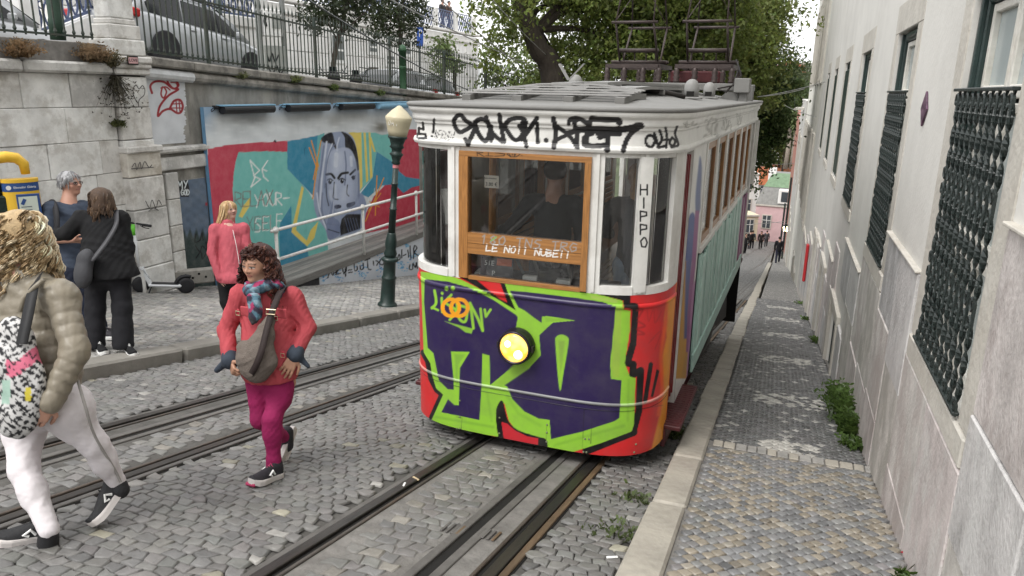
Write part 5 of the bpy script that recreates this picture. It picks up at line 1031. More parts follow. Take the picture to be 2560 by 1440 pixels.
for k,(px,py,n,L)in enumerate(((1690,1090,90,.12),(1530,1335,40,.07),(1590,1250,30,.06))):
    weed(gnd(px,py),n,L,1.6,(.09,.12,.045),('grass tuft in the gutter beside the red corner','small tuft in the gutter nearest the camera','sparse tuft in the gutter by the pale kerb')[k],90+k,0,w_=.006,name='grass_tuft')
# ================================================================== THE FUNICULAR CAR
TH=math.atan(YAW)
tram=empty('funicular_car',(-1.60,4.90,0),-TH,label='level funicular car covered in graffiti with a lit yellow headlight',cat='funicular')
HW,LT_,VF,DF=.97,6.95,.25,.53
ZB,ZBELT,ZSILL,ZFB,ZC=-.75,-.355,.425,1.345,1.60
def t2w(P):
    P=np.atleast_2d(np.asarray(P,float));c_,s_=math.cos(TH),math.sin(TH)
    return np.stack([-1.60+P[:,0]*c_+P[:,1]*s_,4.90-P[:,0]*s_+P[:,1]*c_,P[:,2]],1)
def tpix(P):return pix(t2w(P))
def front_curve(n,grow=0.0,inset=0.0):
    t=np.linspace(math.pi,0,4001);c_,s_=np.cos(t),np.sin(t)
    u=(HW+grow)*np.sign(c_)*np.abs(c_)**(2/4.5);v=VF-(DF+grow)*np.abs(s_)**(2/2.4)
    L=np.concatenate([[0],np.cumsum(np.hypot(np.diff(u),np.diff(v)))]);q=np.linspace(0,L[-1],n);return np.interp(q,L,u),np.interp(q,L,v)
FU,FV=front_curve(3001);FS=np.linspace(0,1,3001)
def s_at(px,z):
    """place along the front where a pixel column meets height z"""
    X=tpix(np.stack([FU,FV,np.full(3001,z)],1))[0];k=np.argmax(X);return np.interp(px,np.maximum.accumulate(X[:k+1]),FS[:k+1])
def fpt(s):return np.array([np.interp(s,FS,FU),np.interp(s,FS,FV)])
def fnrm(s):
    a,b=fpt(max(s-.004,0)),fpt(min(s+.004,1));d=b-a;d/=np.hypot(*d);return np.array([d[1],-d[0]])
def outline(nf,nside,off=0.0,nr=40):
    """closed outline, front left corner first"""
    fu,fv=front_curve(nf,off);ru,rv=front_curve(nr,off)
    side=np.linspace(VF,LT_-VF,nside+2)[1:-1]
    U=np.concatenate([fu,np.full(nside,HW+off),ru[::-1],np.full(nside,-HW-off)]);V=np.concatenate([fv,side,LT_-rv[::-1],side[::-1]]);return U,V
def loft(profile,nf=160,nside=20,closed_out=True,sel=None):
    """profile of (offset, z) carried round the outline; returns verts and quads"""
    V=[];n=None
    for off,z in profile:
        U,W_=outline(nf,nside,off);n=len(U);V.append(np.stack([U,W_,np.full(n,z)],1))
    V=np.concatenate(V);m=len(profile);i=np.arange(m-1)[:,None]*n+np.arange(n)[None];j=np.arange(m-1)[:,None]*n+(np.arange(n)[None]+1)%n
    Q=np.stack([i,j,j+n,i+n],-1).reshape(-1,4);return V,Q,n
def ftwo(name,s0,s1,z0,z1,ns,nz,off,base,ops,tf,m,parent=tram):
    """painted strip of the front"""
    s=np.linspace(s0,s1,ns);u=np.interp(s,FS,FU);v=np.interp(s,FS,FV);du=np.gradient(u);dv=np.gradient(v);L=np.hypot(du,dv);nu_,nv_=dv/L,-du/L
    zs=np.linspace(z0,z1,nz);U,Z=np.meshgrid(u+nu_*off,zs);W_=np.meshgrid(v+nv_*off,zs)[0];V=np.stack([U.ravel(),W_.ravel(),Z.ravel()],1)
    px,py,_=tpix(V);C=base(px,py,V)if callable(base)else np.tile(np.array(lin(base)),(len(V),1));C=paint(px,py,C,ops,tf)
    i=np.arange(nz-1)[:,None]*ns+np.arange(ns-1)[None];Q=np.stack([i,i+1,i+ns+1,i+ns],-1).reshape(-1,4)
    return ob(name,fast_mesh(name,V,Q,col=C,smooth=True),m,parent)
M_cpaint=mat('car_paint_sprayed',attr='Col',rough=.36,var=.05,scale=7,bump=.06,bscale=40,spec=.5,dirt=(.12,.11,.105),dirt_scale=4,dirt_amt=.22)
M_white=mat('white_car_paint',(.76,.75,.715),.42,.05,5,.12,bscale=40,spec=.45,dirt=(.42,.39,.34),dirt_scale=4,dirt_amt=.5)
M_grey=mat('roof_grey_paint',(.20,.197,.188),.62,.12,4,.25,bscale=30,dirt=(.13,.125,.115),dirt_scale=2.5,dirt_amt=.5)
M_grey2=mat('slat_grey_paint',(.26,.257,.248),.5,.10,6,.2,dirt=(.12,.115,.11),dirt_scale=3,dirt_amt=.4)
M_wood=mat('varnished_oak',(.36,.165,.05),.33,.35,7,.15,stretch=(14,14,1.2),spec=.5,coat=.3)
M_woodh=mat('varnished_oak_rail',(.36,.165,.05),.33,.35,7,.15,stretch=(1.2,1.2,14),spec=.5,coat=.3)
M_darkwood=mat('dark_varnish',(.30,.14,.06),.35,.3,7,.15,stretch=(12,12,1),spec=.5,coat=.3)
M_redgate=mat('red_gate',(.20,.018,.02),.4,.2,6,.2,spec=.5)
M_maroon=mat('maroon_paint',(.075,.018,.02),.5,.2,6,.3)
M_chassis=mat('greasy_iron',(.022,.02,.019),.6,.4,6,.4,dirt=(.06,.045,.035),dirt_scale=4,dirt_amt=.6)
M_panto=mat('pantograph_steel',(.06,.045,.042),.5,.3,8,.3,metal=.2)
G_tram=glass('tram_glass',(.97,.98,.975),1.0,.02)
# ---- front, lower half
zt2=lambda x,y:(1000+x/2.572,640+y/2.572)
PU,GR,RD,BK,OR_='#2b1f4c','#93c93c','#d3292b','#0c0b0e','#f09a2a'
G_OUT=[(133,100),(300,120),(390,150),(500,205),(640,285),(745,350),(690,225),(668,158),(850,172),(1050,200),(1250,240),(1432,288),(1437,345),(1482,352),(1478,480),(1445,690),(1478,775),(1515,785),(1505,1080),(1490,1128),(1300,1200),(1090,1268),(940,1238),(928,1172),(840,1152),(750,1125),(700,1060),(672,950),(645,935),(618,1010),(632,1162),(480,1142),(290,1112),(198,1066),(278,890),(232,850),(205,760),(195,690),(152,620)]
fops=[('p',OR_,[(1718,290),(1770,260),(1790,700),(1790,1400),(1540,1320),(1620,1230),(1668,1030),(1690,860),(1685,640),(1715,520),(1700,400)],14),
 ('p','#ef5d25',[(1712,300),(1722,300),(1722,420),(1690,640),(1698,860),(1672,1030),(1650,1030),(1675,860),(1668,640)],16),
 ('l',BK,[(1430,262),(1462,268),(1458,318),(1515,325),(1500,560),(1462,690),(1500,695),(1495,765),(1548,735),(1535,1000),(1500,1130),(1200,1250)],44,3),('l',BK,[(1200,1250),(1500,1130)],56,3),
 ('l',BK,[(640,140),(850,158),(1050,188),(1260,225),(1440,270)],36,3),('l',BK,[(300,85),(395,120),(520,195),(650,275),(740,345)],34,3),('l',BK,[(300,85),(470,150),(640,300),(735,345)],26,3),('l',BK,[(655,150),(690,250),(735,345)],40,3),
 ('l',BK,[(148,620),(180,680),(200,790),(235,860),(270,890),(195,1060),(290,1100),(420,1130)],36,3),('l',BK,[(625,1165),(640,1175),(780,1180),(935,1215),(950,1235)],30,3),
 ('p',GR,G_OUT,3),
 ('p',PU,[(158,148),(310,165),(450,205),(600,282),(745,378),(790,430),(800,480),(760,700),(690,740),(580,830),(535,1060),(265,1005),(330,880),(250,800),(215,625),(178,590),(155,300)],3),
 ('p',PU,[(705,222),(900,240),(1100,265),(1300,295),(1388,325),(1380,420),(1352,690),(1357,790),(1425,800),(1412,1040),(1380,1062),(1170,1130),(970,1178),(962,1055),(890,1045),(800,1000),(722,920),(690,840),(668,830),(830,720),(905,640),(895,510),(985,425),(1132,415),(935,385),(908,432),(800,350),(760,330)],3),
 ('p','#a2b74a',[(1388,330),(1425,335),(1412,780),(1370,780),(1358,700)],10,.55),('p','#b6c46a',[(1225,250),(1400,285),(1395,305),(1230,275)],8,.5),
 ('p',GR,[(762,372),(792,348),(832,378),(910,430),(915,388),(1132,414),(985,428),(880,512),(745,465)],3),('p','#7fae3a',[(930,395),(1080,412),(940,425)],8,.6),
 ('p','#8dbb40',[(740,690),(832,722),(670,832),(640,860),(572,850),(690,742)],12,.95),('p',GR,smooth_pts([(1000,570),(1003,522),(1040,505),(1080,525),(1082,570),(1050,760),(1030,868),(1014,760)],4,True),5),('p','#7b8f46',[(1020,545),(1060,545),(1045,700),(1030,760)],14,.5),
 ('p',GR,[(328,614),(448,617),(385,720),(378,960),(348,955),(345,800)],4),('p','#6f9a45',[(350,630),(420,632),(375,700),(365,860)],14,.5),('p',GR,[(530,628),(576,640),(580,860),(575,1090),(622,1165),(510,1070),(524,850)],4),('p',GR,[(345,860),(378,960),(350,958),(232,850)],4),
 ('l','#6ea03a',[(230,1035),(600,1100)],16,14,.5),('l','#79ad37',[(560,880),(590,1060)],16,14,.5),('l','#79ad37',[(690,900),(760,1010),(900,1090)],20,16,.45),('l','#79ad37',[(1000,1215),(1440,1090)],18,14,.5),('l','#79ad37',[(1470,800),(1465,1060)],14,12,.45),
 ('p',BK,smooth_pts([(640,938),(662,935),(678,1000),(700,1065),(760,1120),(880,1160),(938,1178),(946,1236),(880,1222),(700,1185),(636,1168),(616,1010)],3,True),3),('p','#c42430',[(652,1066),(690,1078),(740,1122),(820,1160),(890,1172),(888,1216),(668,1178)],3),
 ('p',RD,[(455,118),(632,140),(690,300),(640,275),(560,210)],3),
 ('p',BK,[(1600,690),(1614,680),(1628,692),(1590,940),(1570,950),(1562,930)],4),('p',BK,[(1650,726),(1668,738),(1628,908),(1612,905)],4),('l','#8e1c22',smooth_pts([(1525,350),(1560,345),(1530,400)]),12,10,.7),('l','#8e1c22',smooth_pts([(1530,420),(1575,450),(1525,470),(1570,500),(1525,505)]),12,10,.7),('l','#9c2026',smooth_pts([(1590,350),(1600,420),(1630,340),(1640,430),(1680,360)]),6,8,.5),('l','#9c2026',smooth_pts([(1600,560),(1680,480),(1640,600)]),6,8,.5),('p','#f3f1ec',[(1395,228),(1425,235),(1405,255),(1385,250)],5,.7),
 # the small tag, its heart and the two rings
 ('l',GR,smooth_pts([(222,222),(232,300),(205,335)]),17,5),('l',GR,[(205,330),(245,348)],14,5),('l',GR,[(268,270),(272,360)],16,5),('l',GR,[(298,208),(300,214)],22,5),('l',GR,[(338,205),(340,212)],24,5),('l',GR,[(270,238),(272,242)],16,5),('l',GR,smooth_pts([(330,250),(295,300),(360,350),(320,410)]),16,5),('l',GR,smooth_pts([(365,300),(380,400),(420,420),(430,340),(390,320)]),17,5),('l',GR,[(450,302),(462,380),(472,465)],17,5),('l',GR,[(450,305),(500,400),(532,480)],17,5),('l',GR,[(532,480),(518,340)],16,5),('l',GR,[(545,345),(552,390),(582,345)],15,5),('p',GR,[(288,420),(470,468),(460,500),(420,490),(380,460)],6,.85)]
for cx in(328,382):fops.append(('l','#f3a31f',[(cx+54*math.cos(t),332+54*math.sin(t))for t in np.linspace(0,2*math.pi,25)],24,2))
fops+=[('l','#17131d',p_,3.2,3,.75)for p_ in([(398,1040),(394,1135)],[(362,1035),(396,1040)],[(1184,988),(1174,1262)],[(1234,985),(1226,1205)],[(1184,988),(1234,985)],[(945,1080),(940,1238)],[(386,820),(388,960)],[(1500,990),(1690,960)])]
fops+=[('l','#3b2f5c',p_,5,8,.6)for p_ in([(1090,700),(1150,750)],[(1090,840),(1110,880)],[(430,960),(445,1040)],[(1210,400),(1235,402)])]
fops=[(o[0],o[1],o[2],*([o[3]/2.572,*o[4:]]if o[0]=='p' else[o[3]/2.572,(o[4]if len(o)>4 else 3)/2.572,*o[5:]]))for o in fops]
def fb(px,py,V):return np.array(lin(RD))*(1+.04*sn(px,py,.02,.02,1))[:,None]
ftwo('front_panel',0,1,ZB+.01,ZSILL,410,215,0,fb,fops,zt2,M_cpaint)
for z_,hgt,off in((.345,.035,.012),(ZBELT,.022,.010),(ZBELT-.045,.004,.004)): # half-round beads across the front
    prof=[(0,z_-hgt/2),(off*.8,z_-hgt*.35),(off,z_),(off*.8,z_+hgt*.35),(0,z_+hgt/2)]
    s=np.linspace(0,1,300);V=[]
    for o_,zz in prof:
        u=np.interp(s,FS,FU);v=np.interp(s,FS,FV);du,dv=np.gradient(u),np.gradient(v);L=np.hypot(du,dv);V.append(np.stack([u+dv/L*o_,v-du/L*o_,np.full(300,zz)],1))
    V=np.concatenate(V);px,py,_=tpix(V);C=paint(px,py,fb(px,py,V),fops,zt2)
    if hgt<.03 and hgt>.01:C=C*.6+.4*np.array((.5,.52,.45))
    if hgt<.01:C=C*.35
    i=np.arange(4)[:,None]*300+np.arange(299)[None];ob('bead',fast_mesh('bead',V,np.stack([i,i+1,i+301,i+300],-1).reshape(-1,4),col=C,smooth=True),M_cpaint,tram)
# under-lip, so the panel has thickness
V,Q,n_=loft([(0,ZB+.01),(-.012,ZB),(-.05,ZB+.002),(-.05,ZB+.25)],120,10);ob('lower_lip',fast_mesh('lower_lip',V,Q,smooth=False),M_maroon,tram)
rv=MB()
for px_,py_ in[(x,y)for x in(385,)for y in(930,1035,1110)]+[(945,y)for y in(1085,1135,1195)]+[(1190,1175),(1215,1178),(150,960),(150,1025),(1520,1210),(1512,1262),(640,1040),(640,1140),(367,1110),(1185,1260),(1205,1262)]:
    X,Y=zt2(px_,py_);z_=None
    s=s_at(X,-.6);p_=fpt(s);nn=fnrm(s);zz=np.interp(-Y,-tpix(np.stack([np.full(60,p_[0]),np.full(60,p_[1]),np.linspace(-.75,.3,60)],1))[1],np.linspace(-.75,.3,60));rv.lathe([(.008,0),(.006,.005),(0,.007)],6,(p_[0],p_[1],zz),Vector((0,0,1)).rotation_difference(Vector((nn[0],nn[1],0))).to_matrix())
rv.build('rivets',mat('rivet',(.18,.2,.12),.5,.2,5,0),tram)
# ---- headlight
hp=t2w([[0,0,0]])[0];s_h=s_at(1296,-.02);pu=fpt(s_h)
zz=np.linspace(-.7,.3,200);zh=np.interp(-867,-tpix(np.stack([np.full(200,pu[0]),np.full(200,pu[1]-.06),zz],1))[1],zz)
hl=ob('headlight',None,None,tram,loc=(pu[0],pu[1],zh));nn=fnrm(s_h);RH=Vector((0,0,1)).rotation_difference(Vector((nn[0],nn[1],0))).to_matrix()
MB().lathe([(.122,-.01),(.128,.02),(.122,.05),(.118,.075),(.123,.085),(.118,.098),(.108,.1),(.105,.085)],32,(0,0,0),RH).build('rim',mat('headlight_rim',(.03,.024,.035),.3,.2,6,.05,metal=.5),hl,True)
m=bpy.data.materials.new('lamp_glow');m.use_nodes=True;nt=m.node_tree;N=nt.nodes;L_=nt.links;b_=N['Principled BSDF'];b_.inputs['Roughness'].default_value=.12
tc=N.new('ShaderNodeTexCoord');ns_=N.new('ShaderNodeTexNoise');ns_.inputs['Scale'].default_value=14;L_.new(tc.outputs['Object'],ns_.inputs[0]);cr=N.new('ShaderNodeValToRGB');cr.color_ramp.elements[0].position=.38;cr.color_ramp.elements[0].color=(1,.42,.03,1);cr.color_ramp.elements[1].position=.62;cr.color_ramp.elements[1].color=(1,.72,.2,1)
L_.new(ns_.outputs[0],cr.inputs[0]);L_.new(cr.outputs[0],b_.inputs['Emission Color']);b_.inputs['Emission Strength'].default_value=.95;b_.inputs['Base Color'].default_value=(.6,.4,.1,1)
MB().lathe([(.106,.084),(.088,.1),(.05,.112),(.02,.117),(0,.118)],28,(0,0,0),RH).build('lens',m,hl,True)
bl_=bpy.data.materials.new('bulb_glow');bl_.use_nodes=True;bb=bl_.node_tree.nodes['Principled BSDF'];bb.inputs['Emission Color'].default_value=(1,.93,.6,1);bb.inputs['Emission Strength'].default_value=1.5
tt=Vector((nn[1],-nn[0],0))
for(a,b,r_)in((-.035,.03,.026),(.04,-.035,.034)):
    c_=RH@Vector((0,0,.112));MB().lathe([(0,-.3*r_),(r_*.8,-.2*r_),(r_,0),(r_*.7,.25*r_),(0,.35*r_)],14,tuple(c_-tt*a+Vector((0,0,b))),RH).build('bulb',bl_,hl,True)
MB().box((.0,0,0),(.03,.05,.04)).build('clip',M_chassis,hl,loc=tuple(-tt*-.118+RH@Vector((0,0,.05))))
MB().box((.0,0,0),(.03,.05,.04)).build('clip',M_chassis,hl,loc=tuple(-tt*.118+RH@Vector((0,0,.05))))
# ---- front, upper half: posts, panes, wooden sash
def fbar(s0,s1,z0,z1,off0,off1,ns=8):
    """curved bar on the front between two stations"""
    mb=MB();s=np.linspace(s0,s1,ns);o=0
    for q in s:
        p_=fpt(q);n_=fnrm(q)
        for(of,zz)in((off0,z0),(off1,z0),(off1,z1),(off0,z1)):mb.v.append((p_[0]+n_[0]*of,p_[1]+n_[1]*of,zz))
    for i in range(ns-1):
        for k in range(4):mb.f.append((4*i+k,4*i+(k+1)%4,4*i+4+(k+1)%4,4*i+4+k))
    mb.f+=[(0,1,2,3),(4*ns-1,4*ns-2,4*ns-3,4*ns-4)];return mb
S={k:s_at(k,.95)for k in(1047,1070,1119,1149,1171,1458,1474,1506,1592,1626,1668,1684)}
S[1700]=1.0;S[1047]=0.0
for(a,b)in((1047,1070),(1119,1149),(1474,1506),(1592,1626),(1684,1700)):
    fbar(S[a],S[b],ZSILL-.002,ZFB+.03,-.07,-.004).build('corner_post',M_white,tram)
    if b-a>20:fbar(S[a]+(S[b]-S[a])*.35,S[a]+(S[b]-S[a])*.62,ZSILL+.01,ZFB+.002,-.006,.008,4).build('post_bead',M_white,tram)
fbar(0,1,ZFB-.03,ZFB+.04,-.09,-.01,60).build('window_head',M_white,tram)
for(a,b)in((1070,1119),(1506,1592),(1626,1684)):
    fbar(S[a],S[b],ZSILL,ZSILL+.055,-.06,.004,16).build('window_sill',M_white,tram)
    fbar(S[a]+.001,S[b]-.001,ZSILL+.05,ZFB-.02,-.042,-.036,16).build('window_pane',G_tram,tram)
za_=lambda py:float(np.interp(-py,-tpix(np.stack([np.full(100,0),np.full(100,-.30),np.linspace(.2,1.5,100)],1))[1],np.linspace(.2,1.5,100)))
zt_rail,zm1_,zm2_,zm3_=za_(399),za_(594),za_(621),za_(648)
sash=ob('wooden_sash',None,None,tram);rops=[('l','#1a0f0c',[(945+dx,0)for dx in(0,)],1)]
zA=lambda x,y:(1020+x/5.539,190+y/5.539)
riso=[('l','#1d120e',p_,2.2,.8)for p_ in([(900,1010),(905,1035)],[(918,1010),(922,1035)],[(960,1105),(955,1020),(1040,1025),(1035,1060),(965,1065),(1055,1115)],[(1080,1025),(1150,1030)],[(1115,1028),(1112,1105)],[(1075,1105),(1180,1108)],[(1310,1030),(1210,1035),(1205,1060),(1340,1080),(1330,1105),(1200,1110)],[(1370,1080),(1420,1050),(1500,1050),(1550,1085),(1500,1120),(1420,1120),(1370,1080)],[(1395,1070),(1420,1110)],[(1440,1055),(1445,1095)],[(1470,1055),(1475,1095)],[(1505,1060),(1470,1118)],[(1565,1040),(1585,1055),(1570,1075)],[(1575,1100),(1580,1105)],[(1615,1040),(1620,1075)],[(1635,1040),(1640,1080)])]
WD=np.array((.36,.165,.05))
def wbase(px,py,V):g=1+.22*np.sin(V[:,2]*190+1.5*np.sin(V[:,0]*7))*np.sin(V[:,2]*71+V[:,0]*2);return WD*g[:,None]
M_woodp=mat('oak_painted',attr='Col',rough=.34,var=.12,scale=12,bump=.12,spec=.5,coat=.3,stretch=(2,2,14))
def rail(s0,s1,z0,z1,ops,tf,off=.012):
    fbar(s0,s1,z0,z1,-.05,off-.002,10).build('rail',M_woodh,sash);ftwo('rail_face',s0,s1,z0+.002,z1-.002,260,26,off,wbase,ops,tf,M_woodp,sash)
rail(S[1149],S[1474],zt_rail,ZFB-.03,riso,zA)
z1T=lambda x,y:(1000+x/2.572,180+y/2.572)
gl,wl='#9a9490','#e6e4df'
def wz(txt,col,x,y,wch,h,width,gap,rise):return[(o[0],o[1],o[2],o[3]/2.572,.7,o[5])for o in word(txt,col,x,y,wch,h,width,gap,.15,rise)]
tx=wz('180 TNS TRG',gl,520,1048,42,55,8,.36,5.2)+[('l','#7fae5a',[(585,1085),(620,1060)],3,1)]+wz('LE NO!! NUBE!!',wl,555,1108,32,42,8,.22,3.6)
rail(S[1149],S[1474],zm2_+.001,zm1_,tx,z1T)
rail(S[1149],S[1474],zm3_,zm2_-.001,tx,z1T)
for(a,b)in((S[1149],S[1171]),(S[1458],S[1474])):fbar(a,b,ZSILL+.01,zt_rail,-.05,.014,4).build('stile',M_wood,sash)
fbar(S[1171],S[1458],ZSILL+.002,ZSILL+.03,-.05,.004,10).build('rail',M_woodh,sash)
fbar(S[1171],S[1458],zm1_,zt_rail,-.022,-.016,20).build('pane',G_tram,sash);fbar(S[1171],S[1458],ZSILL+.03,zm3_,-.022,-.016,20).build('pane',G_tram,sash)
# scribbles on the post and on the glass
def post_word(txt,px0,y0,dy,w_,h_,col='#121214'):
    mb=[]
    for i,ch in enumerate(txt):
        for st in GLYPH.get(ch,[]):mb.append(('l',col,[(px0+(b-.5)*h_*0+a*w_,y0+i*dy+b*h_)for a,b in st],4.2,.8))
    return mb
ftwo('post_face',S[1592]+.002,S[1626]-.002,ZSILL+.02,ZFB-.02,30,260,.0105,(.76,.75,.715),post_word('HIPPO',1601,462,33,17,25),None,M_cpaint)
for sg,off in((1,0),):
    u0=S[1684]+(1-S[1684])*.3
# ---- fascia and cornice all the way round
prof=[(-.03,ZFB-.002),(.016,ZFB-.002),(.024,ZFB+.018),(.016,ZFB+.038),(.002,ZFB+.042),(.001,ZFB+.075),(0,ZFB+.11),(0,ZFB+.135),(.012,ZFB+.14),(.014,ZFB+.158),(.022,ZFB+.163),(.026,ZFB+.175),(.026,ZFB+.205),(.045,ZFB+.22),(.052,ZFB+.235),(.05,ZC-.003)]
pr2=[]
for(o0,z0),(o1,z1)in zip(prof[:-1],prof[1:]):
    k=max(1,int(math.hypot(o1-o0,z1-z0)/.0045))
    pr2+=[(o0+(o1-o0)*t/k,z0+(z1-z0)*t/k)for t in range(k)]
pr2.append(prof[-1])
zBm=lambda x,y:(1440+x/5.539,190+y/5.539)
tagA=[(p_,w_)for p_,w_ in(([(640,600),(690,548),(740,548),(800,620),(880,685),(800,745),(720,778),(665,725),(635,640),(640,600)],62),([(870,680),(930,700),(900,790),(850,900),(830,960)],66),([(792,870),(825,955)],52),([(930,640),(1000,598),(1080,620),(1130,700),(1120,830),(1070,900),(1010,850),(960,760),(930,650)],66),([(1085,570),(1120,700),(1180,800),(1300,910)],60),([(1150,690),(1170,830),(1150,900)],52),([(1265,540),(1290,700),(1330,910)],64),([(1365,660),(1400,610),(1500,585),(1610,600),(1625,690),(1560,850),(1480,885),(1400,800),(1345,700),(1365,640)],62),([(1540,690),(1600,800),(1640,975)],58),([(1590,640),(1600,800)],70),([(1785,585),(1720,680),(1650,780)],66),([(1790,660),(1795,920)],60),([(1560,700),(1650,770),(1570,880)],60),([(1912,890),(1913,892)],66),
  ([(2012,590),(2045,750),(2040,870),(2018,985)],72),([(2040,680),(2150,760),(2260,860),(2335,980)],62),([(2050,890),(2190,820),(2300,780)],56),([(2225,660),(2250,600),(2330,585),(2420,610),(2500,670)],62),([(2300,640),(2335,800),(2350,990)],62),([(2210,790),(2350,760),(2600,740)],70),([(2560,800),(2440,850),(2440,960),(2560,975)],56))]
tagB=[(p_,w_)for p_,w_ in(([(0,745),(300,740),(600,745),(900,690)],92),([(215,590),(400,605),(580,610),(600,650)],84),([(0,620),(60,600),(140,660)],60),([(190,640),(150,800),(140,930),(220,970),(400,960)],76),([(330,850),(430,830),(430,1030)],78),([(300,790),(600,800)],80),([(20,800),(10,990)],55),([(830,680),(900,690),(780,780),(700,890),(652,1035)],70),
  ([(1000,825),(965,885),(985,960),(1050,980),(1092,900),(1060,830),(1000,825)],40),([(1085,795),(1120,900),(1140,985)],38),([(1160,755),(1190,880),(1130,985),(1230,970)],38),([(1240,715),(1260,850),(1250,990)],36),([(1190,890),(1290,880)],32),([(1320,870),(1295,930),(1345,965),(1375,900),(1330,850)],34),([(1400,700),(1372,800),(1405,900),(1410,965),(1320,985)],34))]
aOps=[('l','#0d0c0f',smooth_pts([zA(*q)for q in p_],4),w_/5.539,.7)for p_,w_ in tagA]+[('l','#0d0c0f',smooth_pts([zBm(*q)for q in p_],4),w_/5.539,.7)for p_,w_ in tagB]
for p_,w_ in(([(205,645),(215,740),(150,720),(150,800),(240,805),(250,860),(150,862)],34),([(362,600),(358,690),(348,780)],36),([(330,833),(332,836)],30),([(130,800),(128,850)],26)):aOps.append(('l','#0d0c0f',[zA(*q)for q in p_],w_/5.539,.7))
aOps+=[(o[0],'#25242a',[zA(*q)for q in o[2]],1.1,.6)for o in word('NERUDA','#222222',372,745,34,125,6,.42,.25,6)]
rr3=random.Random(4)
for(x0,x1,y0,y1,n_)in((1790,1975,560,850,9),(2030,2150,560,770,6),(2225,2290,510,680,4),(1490,1690,620,730,8)):
    for k in range(n_):
        x=x0+(x1-x0)*k/n_;aOps.append(('l','#8d8981',smooth_pts([zBm(x+rr3.uniform(-8,8),y0+rr3.uniform(0,60)),zBm(x+rr3.uniform(0,25),(y0+y1)/2),zBm(x+rr3.uniform(-20,20),y1-rr3.uniform(0,60)),zBm(x+25,y1-rr3.uniform(0,120))],4),1.8,.8,.8))
V,Q,n_=loft(pr2,330,70);px,py,dep=tpix(V);C=np.tile(np.array((.76,.75,.715)),(len(V),1));vis=(V[:,1]<3)|(V[:,0]>.5);keep=C.copy();C=paint(px,py,C,aOps);hid=(V[:,1]>LT_-.4)|(V[:,0]<-HW+.03)&(V[:,1]>.6);C[hid]=keep[hid]
ob('fascia',fast_mesh('fascia',V,Q,col=C,smooth=True),M_cpaint,tram)
# ---- roof
rp=[];nt_=14;U0,W0=outline(120,40,.055);n_=len(U0);V=[]
for(o_,z_)in((.052,ZC-.006),(.062,ZC+.0),(.064,ZC+.014),(.052,ZC+.024)):
    U1,W1=outline(120,40,o_);V.append(np.stack([U1,W1,np.full(n_,z_)],1))
sv=np.clip(W0,1.0,LT_-1.0)
for t in np.linspace(.04,1,nt_):V.append(np.stack([U0*(1-t),W0*(1-t)+sv*t,np.full(n_,ZC+.024+.135*min(t,1)**1.45)],1))
V=np.concatenate(V);m_=4+nt_;i=np.arange(m_-1)[:,None]*n_+np.arange(n_)[None];j=np.arange(m_-1)[:,None]*n_+(np.arange(n_)[None]+1)%n_
ob('roof',fast_mesh('roof',V,np.stack([i,j,j+n_,i+n_],-1).reshape(-1,4),smooth=True),M_grey,tram)
def roof_z(u,v):
    e=min(1,abs(u)/(HW+.05));fv_=max(0,min(1,(v+.28)/1.28));t=min(1-e,fv_);return ZC+.024+.135*max(0,t)**1.45
ceil_=MB().box((0,LT_/2,ZC-.06),(2*HW-.12,LT_-.5,.02));ceil_.build('ceiling',M_white,tram)
# slatted rack at the front of the roof
for k in range(5):
    v=.10+k*.155;pts=[(u,v+.03*(u/.6)**2,roof_z(u,v)+.05)for u in np.linspace(-.62+k*.025,.60-k*.01,9)];zc0=max(p[2]for p in pts)-.012
    mb=MB()
    pp_=[(p[0],p[1],.75*p[2]+.25*(zc0))for p in pts]
    for a,b in zip(pp_[:-1],pp_[1:]):mb.bar(a,b,.075,.011,ch=0)
    mb.build('roof_slat',mat('rack_slat_paint',(.36,.355,.345),.5,.1,6,.2),tram)
for u in(-.55,-.17,.2,.55):
    mb=MB()
    for a,b in zip(np.linspace(.02,.7,5)[:-1],np.linspace(.02,.7,5)[1:]):mb.bar((u,a,roof_z(u,a)+.018),(u,b+.005,roof_z(u,b)+.018),.065,.04,ch=0)
    mb.build('rack_bearer',M_grey,tram)
# walking boards along the roof
for(u,v0,v1,w_)in((-.40,1.05,5.2,.19),(-.17,1.0,5.0,.17),(.13,.95,4.6,.19),(.35,.92,4.4,.2)):
    mb=MB();vs=np.linspace(v0,v1,7);lift=lambda v:roof_z(u,max(v,1.2))+.055-(.018 if v<v0+.1 else 0)
    for a,b in zip(vs[:-1],vs[1:]):mb.bar((u,a,lift(a)),(u,b,lift(b)),w_,.026,ch=0)
    mb.build('roof_board',M_grey2,tram)
    for v in np.linspace(v0+.15,v1-.2,4):MB().box((u,v,roof_z(u,v)+.018),(w_*1.05,.06,.05),ch=.01).build('board_bearer',M_grey2,tram)
for(u,v,s_)in((.62,2.6,1.0),(.62,3.9,.95),(-.45,2.3,1.0)):
    vt=ob('roof_vent',None,None,tram,loc=(u,v,roof_z(u,v)+.0));k_=s_
    MB().box((0,0,.01),(.2,.2,.02),ch=.006).build('base_plate',M_grey2,vt);MB().lathe([(.07*k_,.02),(.07*k_,.09*k_),(.066*k_,.13*k_),(.05*k_,.165*k_),(.025*k_,.182*k_),(0,.186*k_)],18).build('dome',M_grey2,vt,True);MB().box((0,-.067*k_,.05),(.07,.02,.045)).build('slot',M_black,vt)
mb=MB();mb.tube([(.30,1.9,roof_z(.3,1.9)+.03),(.45,2.2,roof_z(.45,2.2)+.035),(.62,2.6-.35,roof_z(.62,2.3)+.02)],.022,8).build('roof_conduit',M_chassis,tram,True)
an=ob('roof_bracket',None,None,tram,loc=(-.22,1.35,roof_z(-.2,1.35)+.08))
